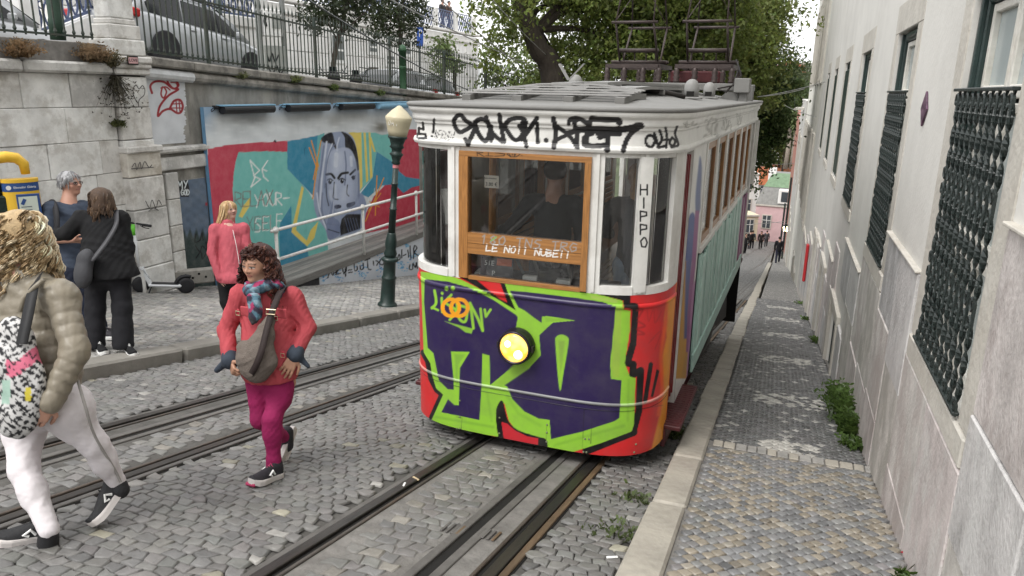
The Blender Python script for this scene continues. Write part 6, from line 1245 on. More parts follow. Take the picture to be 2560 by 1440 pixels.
for sg in(-1,1):MB().bar((0,0,0),(sg*.105+.01,.03,.13),.03,.012).build('prong',M_grey2,an)
# ---- pantograph frame
fx0,vfr=roof_z(0,5),4.75
zf=1.81
pb=ob('pantograph_frame',None,None,tram)
for v in(vfr,vfr+.85):MB().box((0.05,v,zf-.02),(1.86,.09,.085),ch=.008).build('cross_beam',M_grey,pb)
for(u,v)in((.92,vfr),(-.82,vfr),(.92,vfr+.85),(-.82,vfr+.85)):MB().box((u,v,zf-.12),(.1,.12,.28),ch=.01).build('support',M_grey,pb)
MB().box((.9,vfr-.02,zf-.0),(.18,.2,.17),ch=.01).build('junction_box',M_grey,pb);MB().prism([(.58,zf-.22),(.86,zf-.22),(.86,zf-.07),(.72,zf-.07)],vfr-.03,vfr+.03,1).build('gusset',M_grey,pb)
MB().box((.28,vfr+.5,zf+.10),(.62,.4,.15),ch=.02).build('resistor_box',M_maroon,pb)
def pantograph(u0):
    p_=ob('pantograph',None,None,tram,loc=(u0,vfr,zf+.02));B=.33
    for v in(0,.85):
        MB().bar((-B,v,.20),(B,v,.20),.05,.05).build('base_bar',M_panto,p_)
    for u in(-B,B):MB().bar((u,0,.2),(u,.85,.2),.04,.05).build('base_bar',M_panto,p_)
    for u in(-.32,-.1,.14,.34):
        for v in(0,.85):MB().lathe([(.03,0),(.042,.03),(.028,.045),(.045,.07),(.028,.09),(.04,.12),(.03,.15),(.03,.18)],10,(u,v,0)).build('insulator',M_panto,p_,True)
    zk,zt_=.72,1.75;c0=.34;c1=.50
    for u in(-.25,.25):
        for(vb,vk)in((c0,-.02),(c1,.90)):
            MB().tube([(u,vb,.26),(u*.95,vk,zk)],.013,7).build('lower_arm',M_panto,p_,True);MB().tube([(u*.95,vk,zk),(u*.7,.425,zt_)],.0105,7).build('upper_arm',M_panto,p_,True)
    for vk in(-.02,.90):MB().tube([(-.29,vk,zk),(.29,vk,zk)],.017,7).build('knee_bar',M_panto,p_,True)
    for vb in(c0,c1):MB().tube([(-.36,vb,.26),(.36,vb,.26)],.022,7).build('pivot_shaft',M_panto,p_,True)
    MB().tube([(-.26,.3,.40),(.26,.3,.40)],.026,8).build('spring',M_panto,p_,True);MB().tube([(-.25,-.02,zk),(.2,.4,zt_-.2)],.005,5).build('brace_wire',M_panto,p_);MB().tube([(.25,.90,zk),(-.2,.45,zt_-.2)],.005,5).build('brace_wire',M_panto,p_)
    for u in(-.2,-.05,.1,.22):MB().tube([(u,.3,.40),(u,.34,.26)],.009,5).build('spring_link',M_panto,p_)
    MB().tube([(-.55,.4,zt_+.0),(-.45,.42,zt_+.06),(.45,.42,zt_+.06),(.55,.4,zt_)],.018,7).build('collector',M_panto,p_,True)
pantograph(-.46);pantograph(.42)
MB().tube([(.80,vfr-.05,zf+.3),(.88,vfr-.06,zf+.12),(.72,vfr-.1,zf-.08),(.62,vfr-.1,zf-.04),(.8,vfr-.1,zf+.0),(.84,vfr-.05,zf+.2)],.012,6).build('cable',M_chassis,tram,True)
# ---- sides
def side_mb(sg,v0,v1,z0,z1,o0=-.05,o1=0.0,ch=.0):
    return MB().box((sg*(HW+(o0+o1)/2),(v0+v1)/2,(z0+z1)/2),(o1-o0,v1-v0,z1-z0),ch=ch)
VD0,VD1,VB1=.30,.62,5.95
t3s=lambda x,y:(1640+x/3.0,280+y/3.0)
sops=[('p','#2f4f8f',smooth_pts([(330,330),(345,420),(335,620),(330,740),(300,760),(295,640),(315,430)],4,True),12,.9),('p','#2a4790',smooth_pts([(262,760),(290,770),(300,900),(290,1100),(225,1120),(220,1000),(235,840)],4,True),10),('p','#c98f12',[(190,1118),(222,1118),(260,1120),(235,2000),(100,2000)],3),('p','#2a3f88',[(225,1120),(270,1110),(240,1500),(235,1700),(210,1700)],12),('p','#8d2f7d',[(295,740),(325,740),(300,1120),(262,1500),(250,1800),(225,1800),(250,1300),(270,1100)],8),('p','#b06fa5',[(275,1300),(300,1250),(280,1700),(265,2000),(225,2000)],10)]
sops=[(o[0],o[1],o[2],o[3]/3,*o[4:])for o in sops]
for sg in(1,-1):
    for(v0,v1)in((VD1,1.30),(VB1,VB1+.12)):
        side_mb(sg,v0,v1,ZB+.1,ZFB+.02,-.05,-.002).build('side_post',M_white,tram)
    if sg==1:
        U,Z=np.meshgrid(np.linspace(VD1+.002,1.299,70),np.linspace(ZB+.1,ZFB,240));V=np.stack([np.full(U.size,HW),U.ravel(),Z.ravel()],1);px,py,_=tpix(V);C=paint(px,py,np.tile(np.array((.76,.75,.715)),(len(V),1)),sops,t3s)
        i=np.arange(239)[:,None]*70+np.arange(69)[None];ob('side_post_face',fast_mesh('side_post_face',V,np.stack([i,i+1,i+71,i+70],-1).reshape(-1,4),col=C),M_cpaint,tram)
    side_mb(sg,1.36,VB1,ZB+.1,.42,-.05,-.012).build('side_panel',mat('side_base_teal',(.05,.075,.075),.5,.15,4,.1),tram)
    side_mb(sg,1.36,VB1,.42,.47,-.06,.02,.006).build('side_sill',M_white,tram)
    side_mb(sg,-.0+VD0-.06,VB1+.8,ZFB-.02,ZFB+.05,-.06,-.003).build('side_head',M_white,tram)
    nwin=6;wv=(VB1-1.36)/nwin
    for k in range(nwin+1):side_mb(sg,max(1.36,1.36+k*wv-.05),min(VB1,1.36+k*wv+.05),.47,ZFB,-.05,.004,.005).build('window_post',M_white,tram)
    for k in range(nwin):
        a,b=1.36+k*wv+.05,1.36+(k+1)*wv-.05;ws=ob('side_window',None,None,tram)
        for(p_,q_)in((a,a+.045),(b-.045,b)):side_mb(sg,p_,q_,.47,ZFB-.02,-.045,-.012).build('stile',M_wood if k%2 else M_darkwood,ws)
        side_mb(sg,a+.045,b-.045,ZFB-.08,ZFB-.02,-.045,-.012).build('rail',M_wood,ws);side_mb(sg,a+.045,b-.045,.47,.53,-.045,-.012).build('rail',M_wood,ws);side_mb(sg,a+.04,b-.04,.52,ZFB-.07,-.034,-.028).build('pane',G_tram,ws)
    # boards sprayed pale green, set a little askew
    rb_=random.Random(2+sg);v=1.40;k=0
    cols_=('#b2d3c8','#bfdcd2','#a2c6bb','#b8d6cc')
    while v<VB1-.05:
        wdt=rb_.uniform(.12,.26);til=rb_.uniform(-.09,.09);hz=rb_.uniform(-.07,.05)
        mb=MB();R_=Matrix.Rotation(til,3,'X');mb.box((sg*(HW+.004+.006*(k%2)),v+wdt/2,(ZB+.16+.42+hz)/2),(.022,wdt-.03,.42+hz-ZB-.16),R_,ch=.004);mb.build('side_board',mat('side_teal_%d'%(k%4),cols_[k%4],.45,.14,5,.15,bscale=30,dirt=(.18,.2,.2),dirt_scale=4,dirt_amt=.3),tram)if v<VB1-.75 else mb.build('side_board',mat('side_plum','#8c5478',.45,.3,4,.15,dirt='#b88aa8',dirt_scale=3,dirt_amt=.6),tram);v+=wdt;k+=1
    mb=MB().box((sg*(HW+.02),(1.36+VB1)/2,ZB+.19),(.02,VB1-1.36,.16),ch=.004);mb.build('side_rail',mat('side_teal_0'),tram)
    # end platforms: gate in front, open bay behind
    gt=ob('folding_gate',None,None,tram)
    if sg==1:
        for k in range(4):v=VD0+.04+k*(VD1-VD0-.08)/3;MB().bar((sg*(HW-.03),v,ZB+.22),(sg*(HW-.03),v,ZFB-.05),.022,.03).build('upright',M_redgate,gt)
        for k in range(3):
            v=VD0+.04+k*(VD1-VD0-.08)/3;v2=v+(VD1-VD0-.08)/3
            for zz in np.arange(ZB+.25,ZFB-.4,.42):MB().bar((sg*(HW-.03),v,zz),(sg*(HW-.03),v2,zz+.38),.008,.016).build('lattice_strip',M_redgate,gt);MB().bar((sg*(HW-.022),v,zz+.38),(sg*(HW-.022),v2,zz),.008,.016).build('lattice_strip',M_redgate,gt)
    else:
        MB().box((sg*(HW-.02),(VD0+VD1)/2,(ZB+ZFB)/2+.0),(.03,VD1-VD0,ZFB-ZB-.2)).build('door_leaf',mat('red_door',(.22,.02,.03),.4,.3,4,.1),gt)
    st=ob('side_step',None,None,tram)
    MB().box((sg*(HW+.035),.62,ZB+.10),(.17,.86,.035),ch=.006).build('tread',M_maroon,st)
    for k in range(20):MB().box((sg*(HW+.035),.22+k*.042,ZB+.119),(.15,.014,.006)).build('tread_rib',M_maroon,st)
    MB().box((sg*(HW+.0),.62,ZB+.02),(.03,.86,.15)).build('riser',M_maroon,st)
    side_mb(sg,VD0-.06,VD0,ZSILL,ZFB,-.06,-.002).build('door_post',M_white,tram);side_mb(sg,VD0-.06,VD0,ZB+.1,ZSILL,-.06,-.002).build('door_post',mat('door_post_orange','#ef8326',.4,.1,4,.1),tram)
    side_mb(sg,LT_-.42,LT_-.25,ZB+.1,ZFB,-.06,-.002).build('door_post',M_white,tram)
# rear end
U1,W1=front_curve(60);V=[]
for(z_)in(ZB+.1,ZSILL):V.append(np.stack([U1,LT_-W1,np.full(60,z_)],1))
V=np.concatenate(V);i=np.arange(59);ob('rear_panel',fast_mesh('rear_panel',V,np.stack([i,i+60,i+61,i+1],-1)),M_maroon,tram)
for s0,s1 in((0,.04),(.16,.21),(.475,.525),(.79,.84),(.96,1)):
    p_=np.array([np.interp((s0+s1)/2,FS,FU),LT_-np.interp((s0+s1)/2,FS,FV)]);MB().box((p_[0],p_[1]-.03,(ZSILL+ZFB)/2),(.09,.07,ZFB-ZSILL)).build('rear_post',M_white,tram)
# ---- inside
MB().box((0,LT_/2,-.50),(2*HW-.14,LT_-.4,.05)).build('floor',M_darkwood,tram)
for k in range(16):MB().box((-.6+k*.08,2.6,-.465),(.05,4.2,.014)).build('floor_slat',M_wood,tram)
for sg in(1,-1):
    bn=ob('bench',None,None,tram)
    for k in range(5):MB().box((sg*(.86-k*.085),3.6,.14),(.07,4.3,.025),ch=.006).build('seat_slat',M_wood,bn)
    for k in range(4):MB().box((sg*(HW-.09),3.6,.22+k*.07),(.02,4.3,.055),ch=.004).build('back_slat',M_wood,bn)
    MB().box((sg*.72,3.6,-.08),(.3,4.2,.38)).build('box',M_darkwood,bn)
for sg in(1,-1): # screen between platform and saloon
    MB().box((sg*.36,1.36,.52),(.07,.06,1.62),ch=.006).build('screen_post',M_white,tram);MB().box((sg*.64,1.36,.05),(.52,.04,.68)).build('screen_panel',M_wood,tram);MB().box((sg*.64,1.36,ZFB-.1),(.52,.045,.08)).build('screen_rail',M_wood,tram);MB().box((sg*.44,1.36,.82),(.06,.05,.86)).build('screen_stile',M_wood,tram);MB().box((sg*.9,1.36,.82),(.07,.05,.9)).build('screen_stile',M_wood,tram);MB().box((sg*.66,1.36,.84),(.42,.006,.86)).build('screen_pane',G_tram,tram)
MB().box((-.08,.02,ZSILL-.03),(1.35,.34,.03),ch=.006).build('dashboard',mat('dash_black',(.03,.03,.032),.6,.2,5,.1),tram);MB().box((-.1,.05,0),(1.2,.26,.66)).build('desk',M_wood,tram)
for(u,v,z_,a,b,c_,m_)in((-.30,-.08,ZSILL+.02,.22,.15,.012,M_white),(.14,-.05,ZSILL+.04,.16,.12,.07,M_black),(.26,-.12,ZSILL+.01,.10,.07,.05,M_white),(.02,-.14,ZSILL+.02,.1,.05,.04,M_white)):
    MB().box((u,v,z_),(a,b,c_),Matrix.Rotation(.2,3,'Z'),ch=.004).build('desk_clutter',m_,tram)
for k in range(5):MB().tube([(-.1+k*.12,.05,ZSILL),(-.14+k*.13,.0,ZSILL+.12+.02*(k%3))],.012,6).build('control_lever',M_grey2,tram)
rs=ob('route_sign',None,None,tram,loc=(-.22,-.17,ZSILL+.075),rot=(math.radians(-12),0,math.radians(4)))
MB().box((0,0,0),(.24,.012,.15),ch=.003).build('sign_plate',mat('sign_dark',(.035,.035,.04),.45,.1,5,0),rs);MB().box((.055,-.0085,.045),(.11,.004,.05)).build('sign_flash',mat('sign_orange',(.55,.13,.05),.5,.05,5,0),rs)
M_lw=mat('white_letters',(.8,.8,.78),.5,.02,5,0)
text_obj('lettering','51E',.05,M_lw,rs,(-.055,-.0085,.03),(math.radians(90),0,0));text_obj('lettering','P',.05,M_lw,rs,(-.02,-.0085,-.04),(math.radians(90),0,0))
ps=ob('price_notice',None,None,tram,loc=(-.26,-.185,za_(465)),rot=(0,0,0));MB().box((0,0,0),(.105,.004,.085)).build('card',mat('notice_paper',(.66,.6,.52),.7,.05,9,0),ps);text_obj('lettering','3.80 €',.034,M_ink,ps,(0,-.004,-.018),(math.radians(90),0,0));text_obj('lettering','TARIFA DE BORDO',.011,M_ink,ps,(-.01,-.004,.022),(math.radians(90),0,0))
MB().box((-.72,.12,.86),(.16,.09,.26),Matrix.Rotation(.35,3,'Z'),ch=.01).build('wall_cabinet',M_white,tram)
MB().tube([(.43+.045*math.cos(t)*0,-.19,.82+.13*math.sin(t))if False else(.40+.06*math.cos(t),-.20,.84+.13*math.sin(t))for t in np.linspace(-1.3,1.3,12)],.009,5).build('window_sticker',M_lw,tram)
# ---- running gear on the sloping track below
ug=ob('undercarriage',None,None,tram)
def rail_z(v):return gz(t2w([[0,v,0]])[0][1])+.006
for sg in(1,-1):
    MB().bar((sg*.52,.3,rail_z(.3)+.30),(sg*.52,LT_-.3,rail_z(LT_-.3)+.42),.09,.16).build('sole_bar',M_chassis,ug)
    for v in np.arange(1.6,LT_-.2,.9):
        zb_=rail_z(v)+.35
        if ZB+.1-zb_>.12:MB().bar((sg*.6,v,zb_),(sg*.75,v,ZB+.12),.08,.05).build('strut',M_chassis,ug)
    for v in(2.0,4.9):
        wh=ob('wheel',None,None,tram,loc=(sg*.46,v,rail_z(v)+.30));RX=Matrix.Rotation(math.radians(90),3,'Y')
        MB().lathe([(.33,-.02),(.33,-.008),(.30,-.005),(.295,.05),(.24,.055),(.23,.03),(.09,.03),(.085,.06),(0,.06)],24,(0,0,0),RX).build('tyre',M_chassis,wh,True)
        for k in range(6):a=k*math.pi/3;MB().bar((.045,.08*math.cos(a),.08*math.sin(a)),(.045,.25*math.cos(a),.25*math.sin(a)),.03,.04,up=(1,0,0)).build('spoke',M_chassis,wh)
        MB().box((sg*.60,v,rail_z(v)+.32),(.14,.3,.26),ch=.03).build('axle_box',M_chassis,ug)
    for v in(2.75,3.2,3.7):MB().box((sg*.74,v,rail_z(v)+.42),(.2,.26,.30),ch=.05).build('brake_cylinder',M_chassis,ug)
    MB().tube([(sg*.93,1.5,ZB+.02),(sg*.97,2.6,ZB-.05),(sg*.95,3.3,ZB+.03),(sg*.9,4.0,ZB-.12),(sg*.85,5.2,ZB-.25)],.026,7).build('brake_pipe',M_chassis,ug,True)
    MB().prism([(1.42,ZB+.12),(VB1,ZB+.12),(VB1+.5,rail_z(VB1+.5)+.45),(3.6,rail_z(3.6)+.5)],sg*.80,sg*.83,0).build('skirt_plate',M_chassis,ug)
MB().box((0,LT_-.25,(ZB+rail_z(LT_-.3))/2+.30),(2*HW-.05,.06,ZB-rail_z(LT_-.3)-.1)).build('rear_skirt',M_black,ug)
MB().box((0,.5,(ZB-.02)),(1.5,.9,.1)).build('front_frame',M_chassis,ug)
# ================================================================== PEOPLE
def atD(px,py,D):d=ray(px,py);return _at(d,D/FPX)
def depth_of(P):return float(pix(P)[2][0])
class Sdf:
    """rounded cones and ellipsoids blended into one skin, meshed with surface nets"""
    def __init__(s):s.p=[]
    def cone(s,a,b,ra,rb,k=.02,tag=0,quilt=None):s.p.append(('c',np.array(a,float),np.array(b,float),ra,rb,k,tag,quilt));return s
    def ell(s,c,r,R=None,k=.02,tag=0):s.p.append(('e',np.array(c,float),np.array(r,float),np.eye(3)if R is None else np.asarray(R,float),None,k,tag,None));return s
    @staticmethod
    def dist(p,X):
        if p[0]=='c':
            a,b,ra,rb=p[1:5];ba=b-a;pa=X-a;h=np.clip((pa@ba)/(ba@ba+1e-12),0,1);r=ra+(rb-ra)*h
            if p[7]:r=r+p[7][0]*(np.abs(np.sin(math.pi*(h*p[7][1]+(p[7][2]if len(p[7])>2 else 0))))**.6-.6)
            return np.linalg.norm(pa-h[...,None]*ba,axis=-1)-r
        q=(X-p[1])@p[3].T;k0=np.linalg.norm(q/p[2],axis=-1);k1=np.linalg.norm(q/p[2]**2,axis=-1)+1e-9;return k0*(k0-1)/k1
    def bounds(s,p):
        if p[0]=='c':m=max(p[3],p[4])+.02;return np.minimum(p[1],p[2])-m,np.maximum(p[1],p[2])+m
        m=p[2].max();return p[1]-m,p[1]+m
    def mesh(s,h,noise=None,cut=None):
        B=[s.bounds(p)for p in s.p];pad=.03+2*h;lo=np.min([b[0]for b in B],0)-pad;hi=np.max([b[1]for b in B],0)+pad;n=np.ceil((hi-lo)/h).astype(int)+1
        ax=[lo[i]+h*np.arange(n[i])for i in range(3)];F=np.full(tuple(n),.05,np.float32)
        for p,b in zip(s.p,B):
            k=p[5];m=k+.035;i0=np.maximum(((b[0]-m-lo)/h).astype(int),0);i1=np.minimum(((b[1]+m-lo)/h).astype(int)+2,n);sl=tuple(slice(i0[i],i1[i])for i in range(3))
            X=np.stack(np.meshgrid(*[ax[i][sl[i]]for i in range(3)],indexing='ij'),-1);d=s.dist(p,X);f=F[sl];hh=np.clip(.5+.5*(f-d)/k,0,1);F[sl]=f*(1-hh)+d*hh-k*hh*(1-hh)
        if noise is not None:
            near=np.nonzero(np.abs(F)<.03);X=np.stack([ax[i][near[i]]for i in range(3)],-1);F[near]+=noise(X)
        for(p0,nn)in(cut or()):pl=sum(nn[i]*(ax[i]-p0[i]).reshape([-1 if j==i else 1 for j in range(3)])for i in range(3));F=np.maximum(F,pl.astype(np.float32))
        V,Q=surface_nets(F,lo,h);return V,Q
    def tags(s,V):
        D=np.stack([s.dist(p,V)for p in s.p],1);return np.array([p[6]for p in s.p])[D.argmin(1)]
def surface_nets(F,lo,h):
    S=F<0;c=[F[i:F.shape[0]-1+i,j:F.shape[1]-1+j,k:F.shape[2]-1+k]for i in(0,1)for j in(0,1)for k in(0,1)];sg=[x<0 for x in c];cnt=sum(x.astype(np.int8)for x in sg);act=(cnt>0)&(cnt<8);idx=np.full(act.shape,-1,np.int32);I=np.argwhere(act);idx[act]=np.arange(len(I));vals=np.stack([x[act]for x in c],1);off=np.array([(i,j,k)for i in(0,1)for j in(0,1)for k in(0,1)],float)
    acc=np.zeros((len(I),3));num=np.zeros(len(I))
    for a in range(8):
        for b in range(a+1,8):
            if np.abs(off[a]-off[b]).sum()==1:
                m=(vals[:,a]<0)!=(vals[:,b]<0);t=vals[m,a]/(vals[m,a]-vals[m,b]);acc[m]+=off[a]+t[:,None]*(off[b]-off[a]);num[m]+=1
    V=lo+h*(I+acc/num[:,None]);Q=[]
    for ax_ in range(3):
        sl0=[slice(1,-1)]*3;sl1=[slice(1,-1)]*3;sl0[ax_]=slice(0,-1);sl1[ax_]=slice(1,None);a=S[tuple(sl0)];b=S[tuple(sl1)];e=np.argwhere(a!=b);flip=a[tuple(e.T)];u,v=(ax_+1)%3,(ax_+2)%3;base=e.copy();base[:,u]+=1;base[:,v]+=1
        def id_(du,dv):q=base.copy();q[:,u]+=du;q[:,v]+=dv;return idx[q[:,0],q[:,1],q[:,2]]
        q=np.stack([id_(-1,-1),id_(0,-1),id_(0,0),id_(-1,0)],1);q[~flip]=q[~flip][:,::-1];Q.append(q)
    Q=np.concatenate(Q);Q=Q[(Q>=0).all(1)];return V,Q
def folds(amp,f,seed):
    r=np.random.default_rng(seed);ph=r.uniform(0,6,6);d=r.normal(0,1,(3,3))
    def fn(X):a=np.sin(X@d[0]*f+2*np.sin(X[:,2]*f*.5+ph[0]));b=np.sin(X@d[1]*f*1.9+2*np.sin(X@d[2]*f*.6+ph[1]));return(amp*(a*.6+b*.4)).astype(np.float32)
    return fn
def nrm(v):v=np.asarray(v,float);return v/(np.linalg.norm(v)+1e-12)
M_skin=mat('skin',attr='Col',rough=.5,var=.05,scale=30,bump=.05,spec=.4)
M_hair=mat('hair',attr='Col',rough=.42,var=.15,scale=30,bump=0,spec=.5)
def cloth(name,c_,rough=.85,bump=.35,bscale=90,var=.1,**k):return mat(name,c_,rough,var,14,.36,bscale=26,bdist=.012,**k)
def head_prims(S,c,fw,up,h,neck,nr=.058):
    """head of height h about centre c, face towards fw"""
    fw=nrm(fw);up=nrm(np.array(up)-fw*np.dot(up,fw));sd_=np.cross(fw,up);R=np.stack([sd_,fw,up])
    def g(s_,f,u):return c+h*(sd_*s_+fw*f+up*u)
    S.ell(g(0,-.05,.12),np.array([.36,.44,.385])*h,R,.02,1);S.ell(g(0,.10,-.15),np.array([.285,.29,.35])*h,R,.03,1);S.ell(g(0,.27,-.42),np.array([.11,.09,.08])*h,R,.03,1)
    S.cone(g(0,.385,.04),g(0,.475,-.11),.022*h,.045*h,.012,1);S.ell(g(0,.34,.085),np.array([.22,.06,.04])*h,R,.02,1)
    for s_ in(-1,1):S.ell(g(s_*.055,.42,-.125),np.array([.035,.05,.03])*h,R,.008,1);S.ell(g(s_*.17,.26,-.10),np.array([.10,.10,.10])*h,R,.03,1);S.ell(g(s_*.365,-.03,-.03),np.array([.03,.08,.11])*h,R,.006,1);S.ell(g(s_*.145,.315,.005),np.array([.075,.06,.055])*h,R,.008,1)
    S.ell(g(0,.372,-.235),np.array([.11,.035,.022])*h,R,.008,1);S.ell(g(0,.362,-.275),np.array([.09,.035,.025])*h,R,.008,1)
    S.cone(g(0,-.08,-.25),neck,nr,nr*1.12,.03,1);return R,g
def face_col(V,C,c,R,h,brow,lip,eye=(.03,.02,.015),lid=(.2,.11,.085)):
    L=((V-c)@R.T)/h;s_,f,u=np.abs(L[:,0]),L[:,1],L[:,2];fr=f>.12
    def put(m,col,a=1.0):C[m]=C[m]*(1-a)+np.array(col)*a
    put(fr&(((s_-.15)/.115)**2+((u+.0)/.062)**2<1),lid,.35);put(fr&(((s_-.15)/.08)**2+((u-.0)/.028)**2<1),(.42,.40,.38));put(fr&(((s_-.148)/.032)**2+((u-.0)/.034)**2<1),eye);put(fr&(np.abs(u-.038+(s_-.15)**2*2)<.012)&(s_>.06)&(s_<.245),(.03,.02,.018),.8)
    put(fr&(np.abs(u-.115+(s_-.15)**2*2.2)<.02)&(s_>.05)&(s_<.26),brow,.85);put(fr&((s_/.125)**2+((u+.255)/.045)**2<1)&(f>.28),lip,.75);put(fr&(np.abs(u+.253)<.008)&(s_<.11)&(f>.28),(.10,.03,.03),.7)
    put(fr&(((s_-.05)/.025)**2+((u+.165)/.018)**2<1)&(f>.38),(.10,.04,.03),.7);put(fr&(((s_-.2)/.10)**2+((u+.10)/.09)**2<1),(.45,.17,.13),.18)
def hand_prims(S,wr,d,n,size=1.0,curl=.5,tag=2,spread=.0):
    """palm and five fingers: d along the hand, n the way the fingers curl, thumb on the d x n side"""
    d=nrm(d);n=nrm(np.array(n)-d*np.dot(n,d));s_=np.cross(d,n);z=size;kn=[]
    for i,o in enumerate((.030,.010,-.011,-.030)):
        k_=wr+z*(d*(.088-.005*abs(i-1.2))+s_*o);kn.append(k_);S.cone(wr+z*(d*.012+s_*o*.6),k_,.0145*z,.0115*z,.012,tag)
    for i,(k_,L)in enumerate(zip(kn,(.068,.076,.070,.055))):
        a=curl*(.55+.12*i);p=k_;fan=s_*(.12*(1.5-i))*(1+spread)
        for seg,fr in enumerate((.45,.31,.26)):
            v=nrm(d*math.cos(a)+n*math.sin(a)+fan*(.5 if seg else 1));q=p+v*L*fr*z;S.cone(p,q,(.0092-.0007*seg)*z,(.0086-.0009*seg)*z,.004,tag);p=q;a+=curl*(.75-.1*seg)
    b=wr+z*(d*.025+s_*.026);v1=nrm(d*.62+s_*.75+n*.25*curl);q=b+v1*.042*z;S.cone(b,q,.0135*z,.0105*z,.010,tag);v2=nrm(d*.85+s_*.25+n*.5*curl);q2=q+v2*.03*z;S.cone(q,q2,.0102*z,.0092*z,.004,tag);S.cone(q2,q2+nrm(v2+n*.25)*.023*z,.0092*z,.0078*z,.004,tag)
def mk(S,name,m,parent,h,base=None,noise=None,colf=None,cut=None):
    V,Q=S.mesh(h,noise,cut);C=None
    if colf is not None:C=colf(V,S.tags(V))
    o=Vector(parent.location);me=fast_mesh(name,V-np.array(o),Q,col=C,smooth=True);return ob(name,me,m,parent)
def shoe(parent,heel,toe,up,m_up,m_sole,L=.255,W=.092,name='shoe',stripe=None,lace=None):
    heel,toe,up=[np.array(x,float)for x in(heel,toe,up)];d=nrm(toe-heel);up=nrm(up-d*np.dot(up,d));s_=np.cross(d,up);L=np.linalg.norm(toe-heel)if L is None else L
    o0=np.array(parent.location);P=lambda x,y,z:heel+d*x*L+s_*y*W/2+up*z-o0
    out=[(0,-.55),(.0,.55),(.10,.72),(.3,.70),(.5,.84),(.68,1.0),(.83,.92),(.95,.6),(1.0,.12),(1.0,-.12),(.95,-.6),(.83,-.92),(.68,-1.0),(.5,-.84),(.3,-.70),(.10,-.72)];n=len(out)
    mb=MB();lift=lambda x:.022*max(0,(x-.75)/.25)**2
    V=[P(x,y,lift(x))for x,y in out]+[P(x+.0,y*1.03,.024+lift(x))for x,y in out]+[P(x,y*.97,.032+lift(x))for x,y in out];mb.add(V,[tuple(range(n))[::-1],tuple(range(2*n,3*n))]+[(r_*n+i,r_*n+(i+1)%n,(r_+1)*n+(i+1)%n,(r_+1)*n+i)for r_ in(0,1)for i in range(n)]);e=ob(name,None,None,parent);mb.build('sole',m_sole,e)
    st=[(.01,.50,.075),(.06,.62,.10),(.18,.66,.095),(.30,.66,.085),(.45,.74,.075),(.60,.86,.062),(.75,.90,.05),(.88,.74,.043),(.97,.40,.036)];V=[];k=9
    for x,w_,z in st:
        for j in range(k):a=math.pi*j/(k-1);V.append(P(x,math.cos(a)*w_*(1-.12*math.sin(a)),.026+lift(x)+(z-.01)*math.sin(a)**.75))
    mb=MB();mb.add(V,[(i*k+j,i*k+j+1,(i+1)*k+j+1,(i+1)*k+j)for i in range(len(st)-1)for j in range(k-1)]+[tuple(range(k)),tuple(range((len(st)-1)*k,len(st)*k))]);mb.build('upper',m_up,e,True)
    if stripe is not None:
        for sg in(-1,1):MB().tube([P(.34,sg*.73,.045),P(.42,sg*.74,.072),P(.52,sg*.82,.05),P(.44,sg*.80,.042)],.007,5).build('side_mark',stripe,e)
    for j in range(5):x=.36+j*.055;MB().tube([P(x,-.3,.085-j*.006),P(x+.01,0,.105-j*.009),P(x+.02,.3,.085-j*.006)],.004,4).build('lace',lace or m_sole,e)
    return e
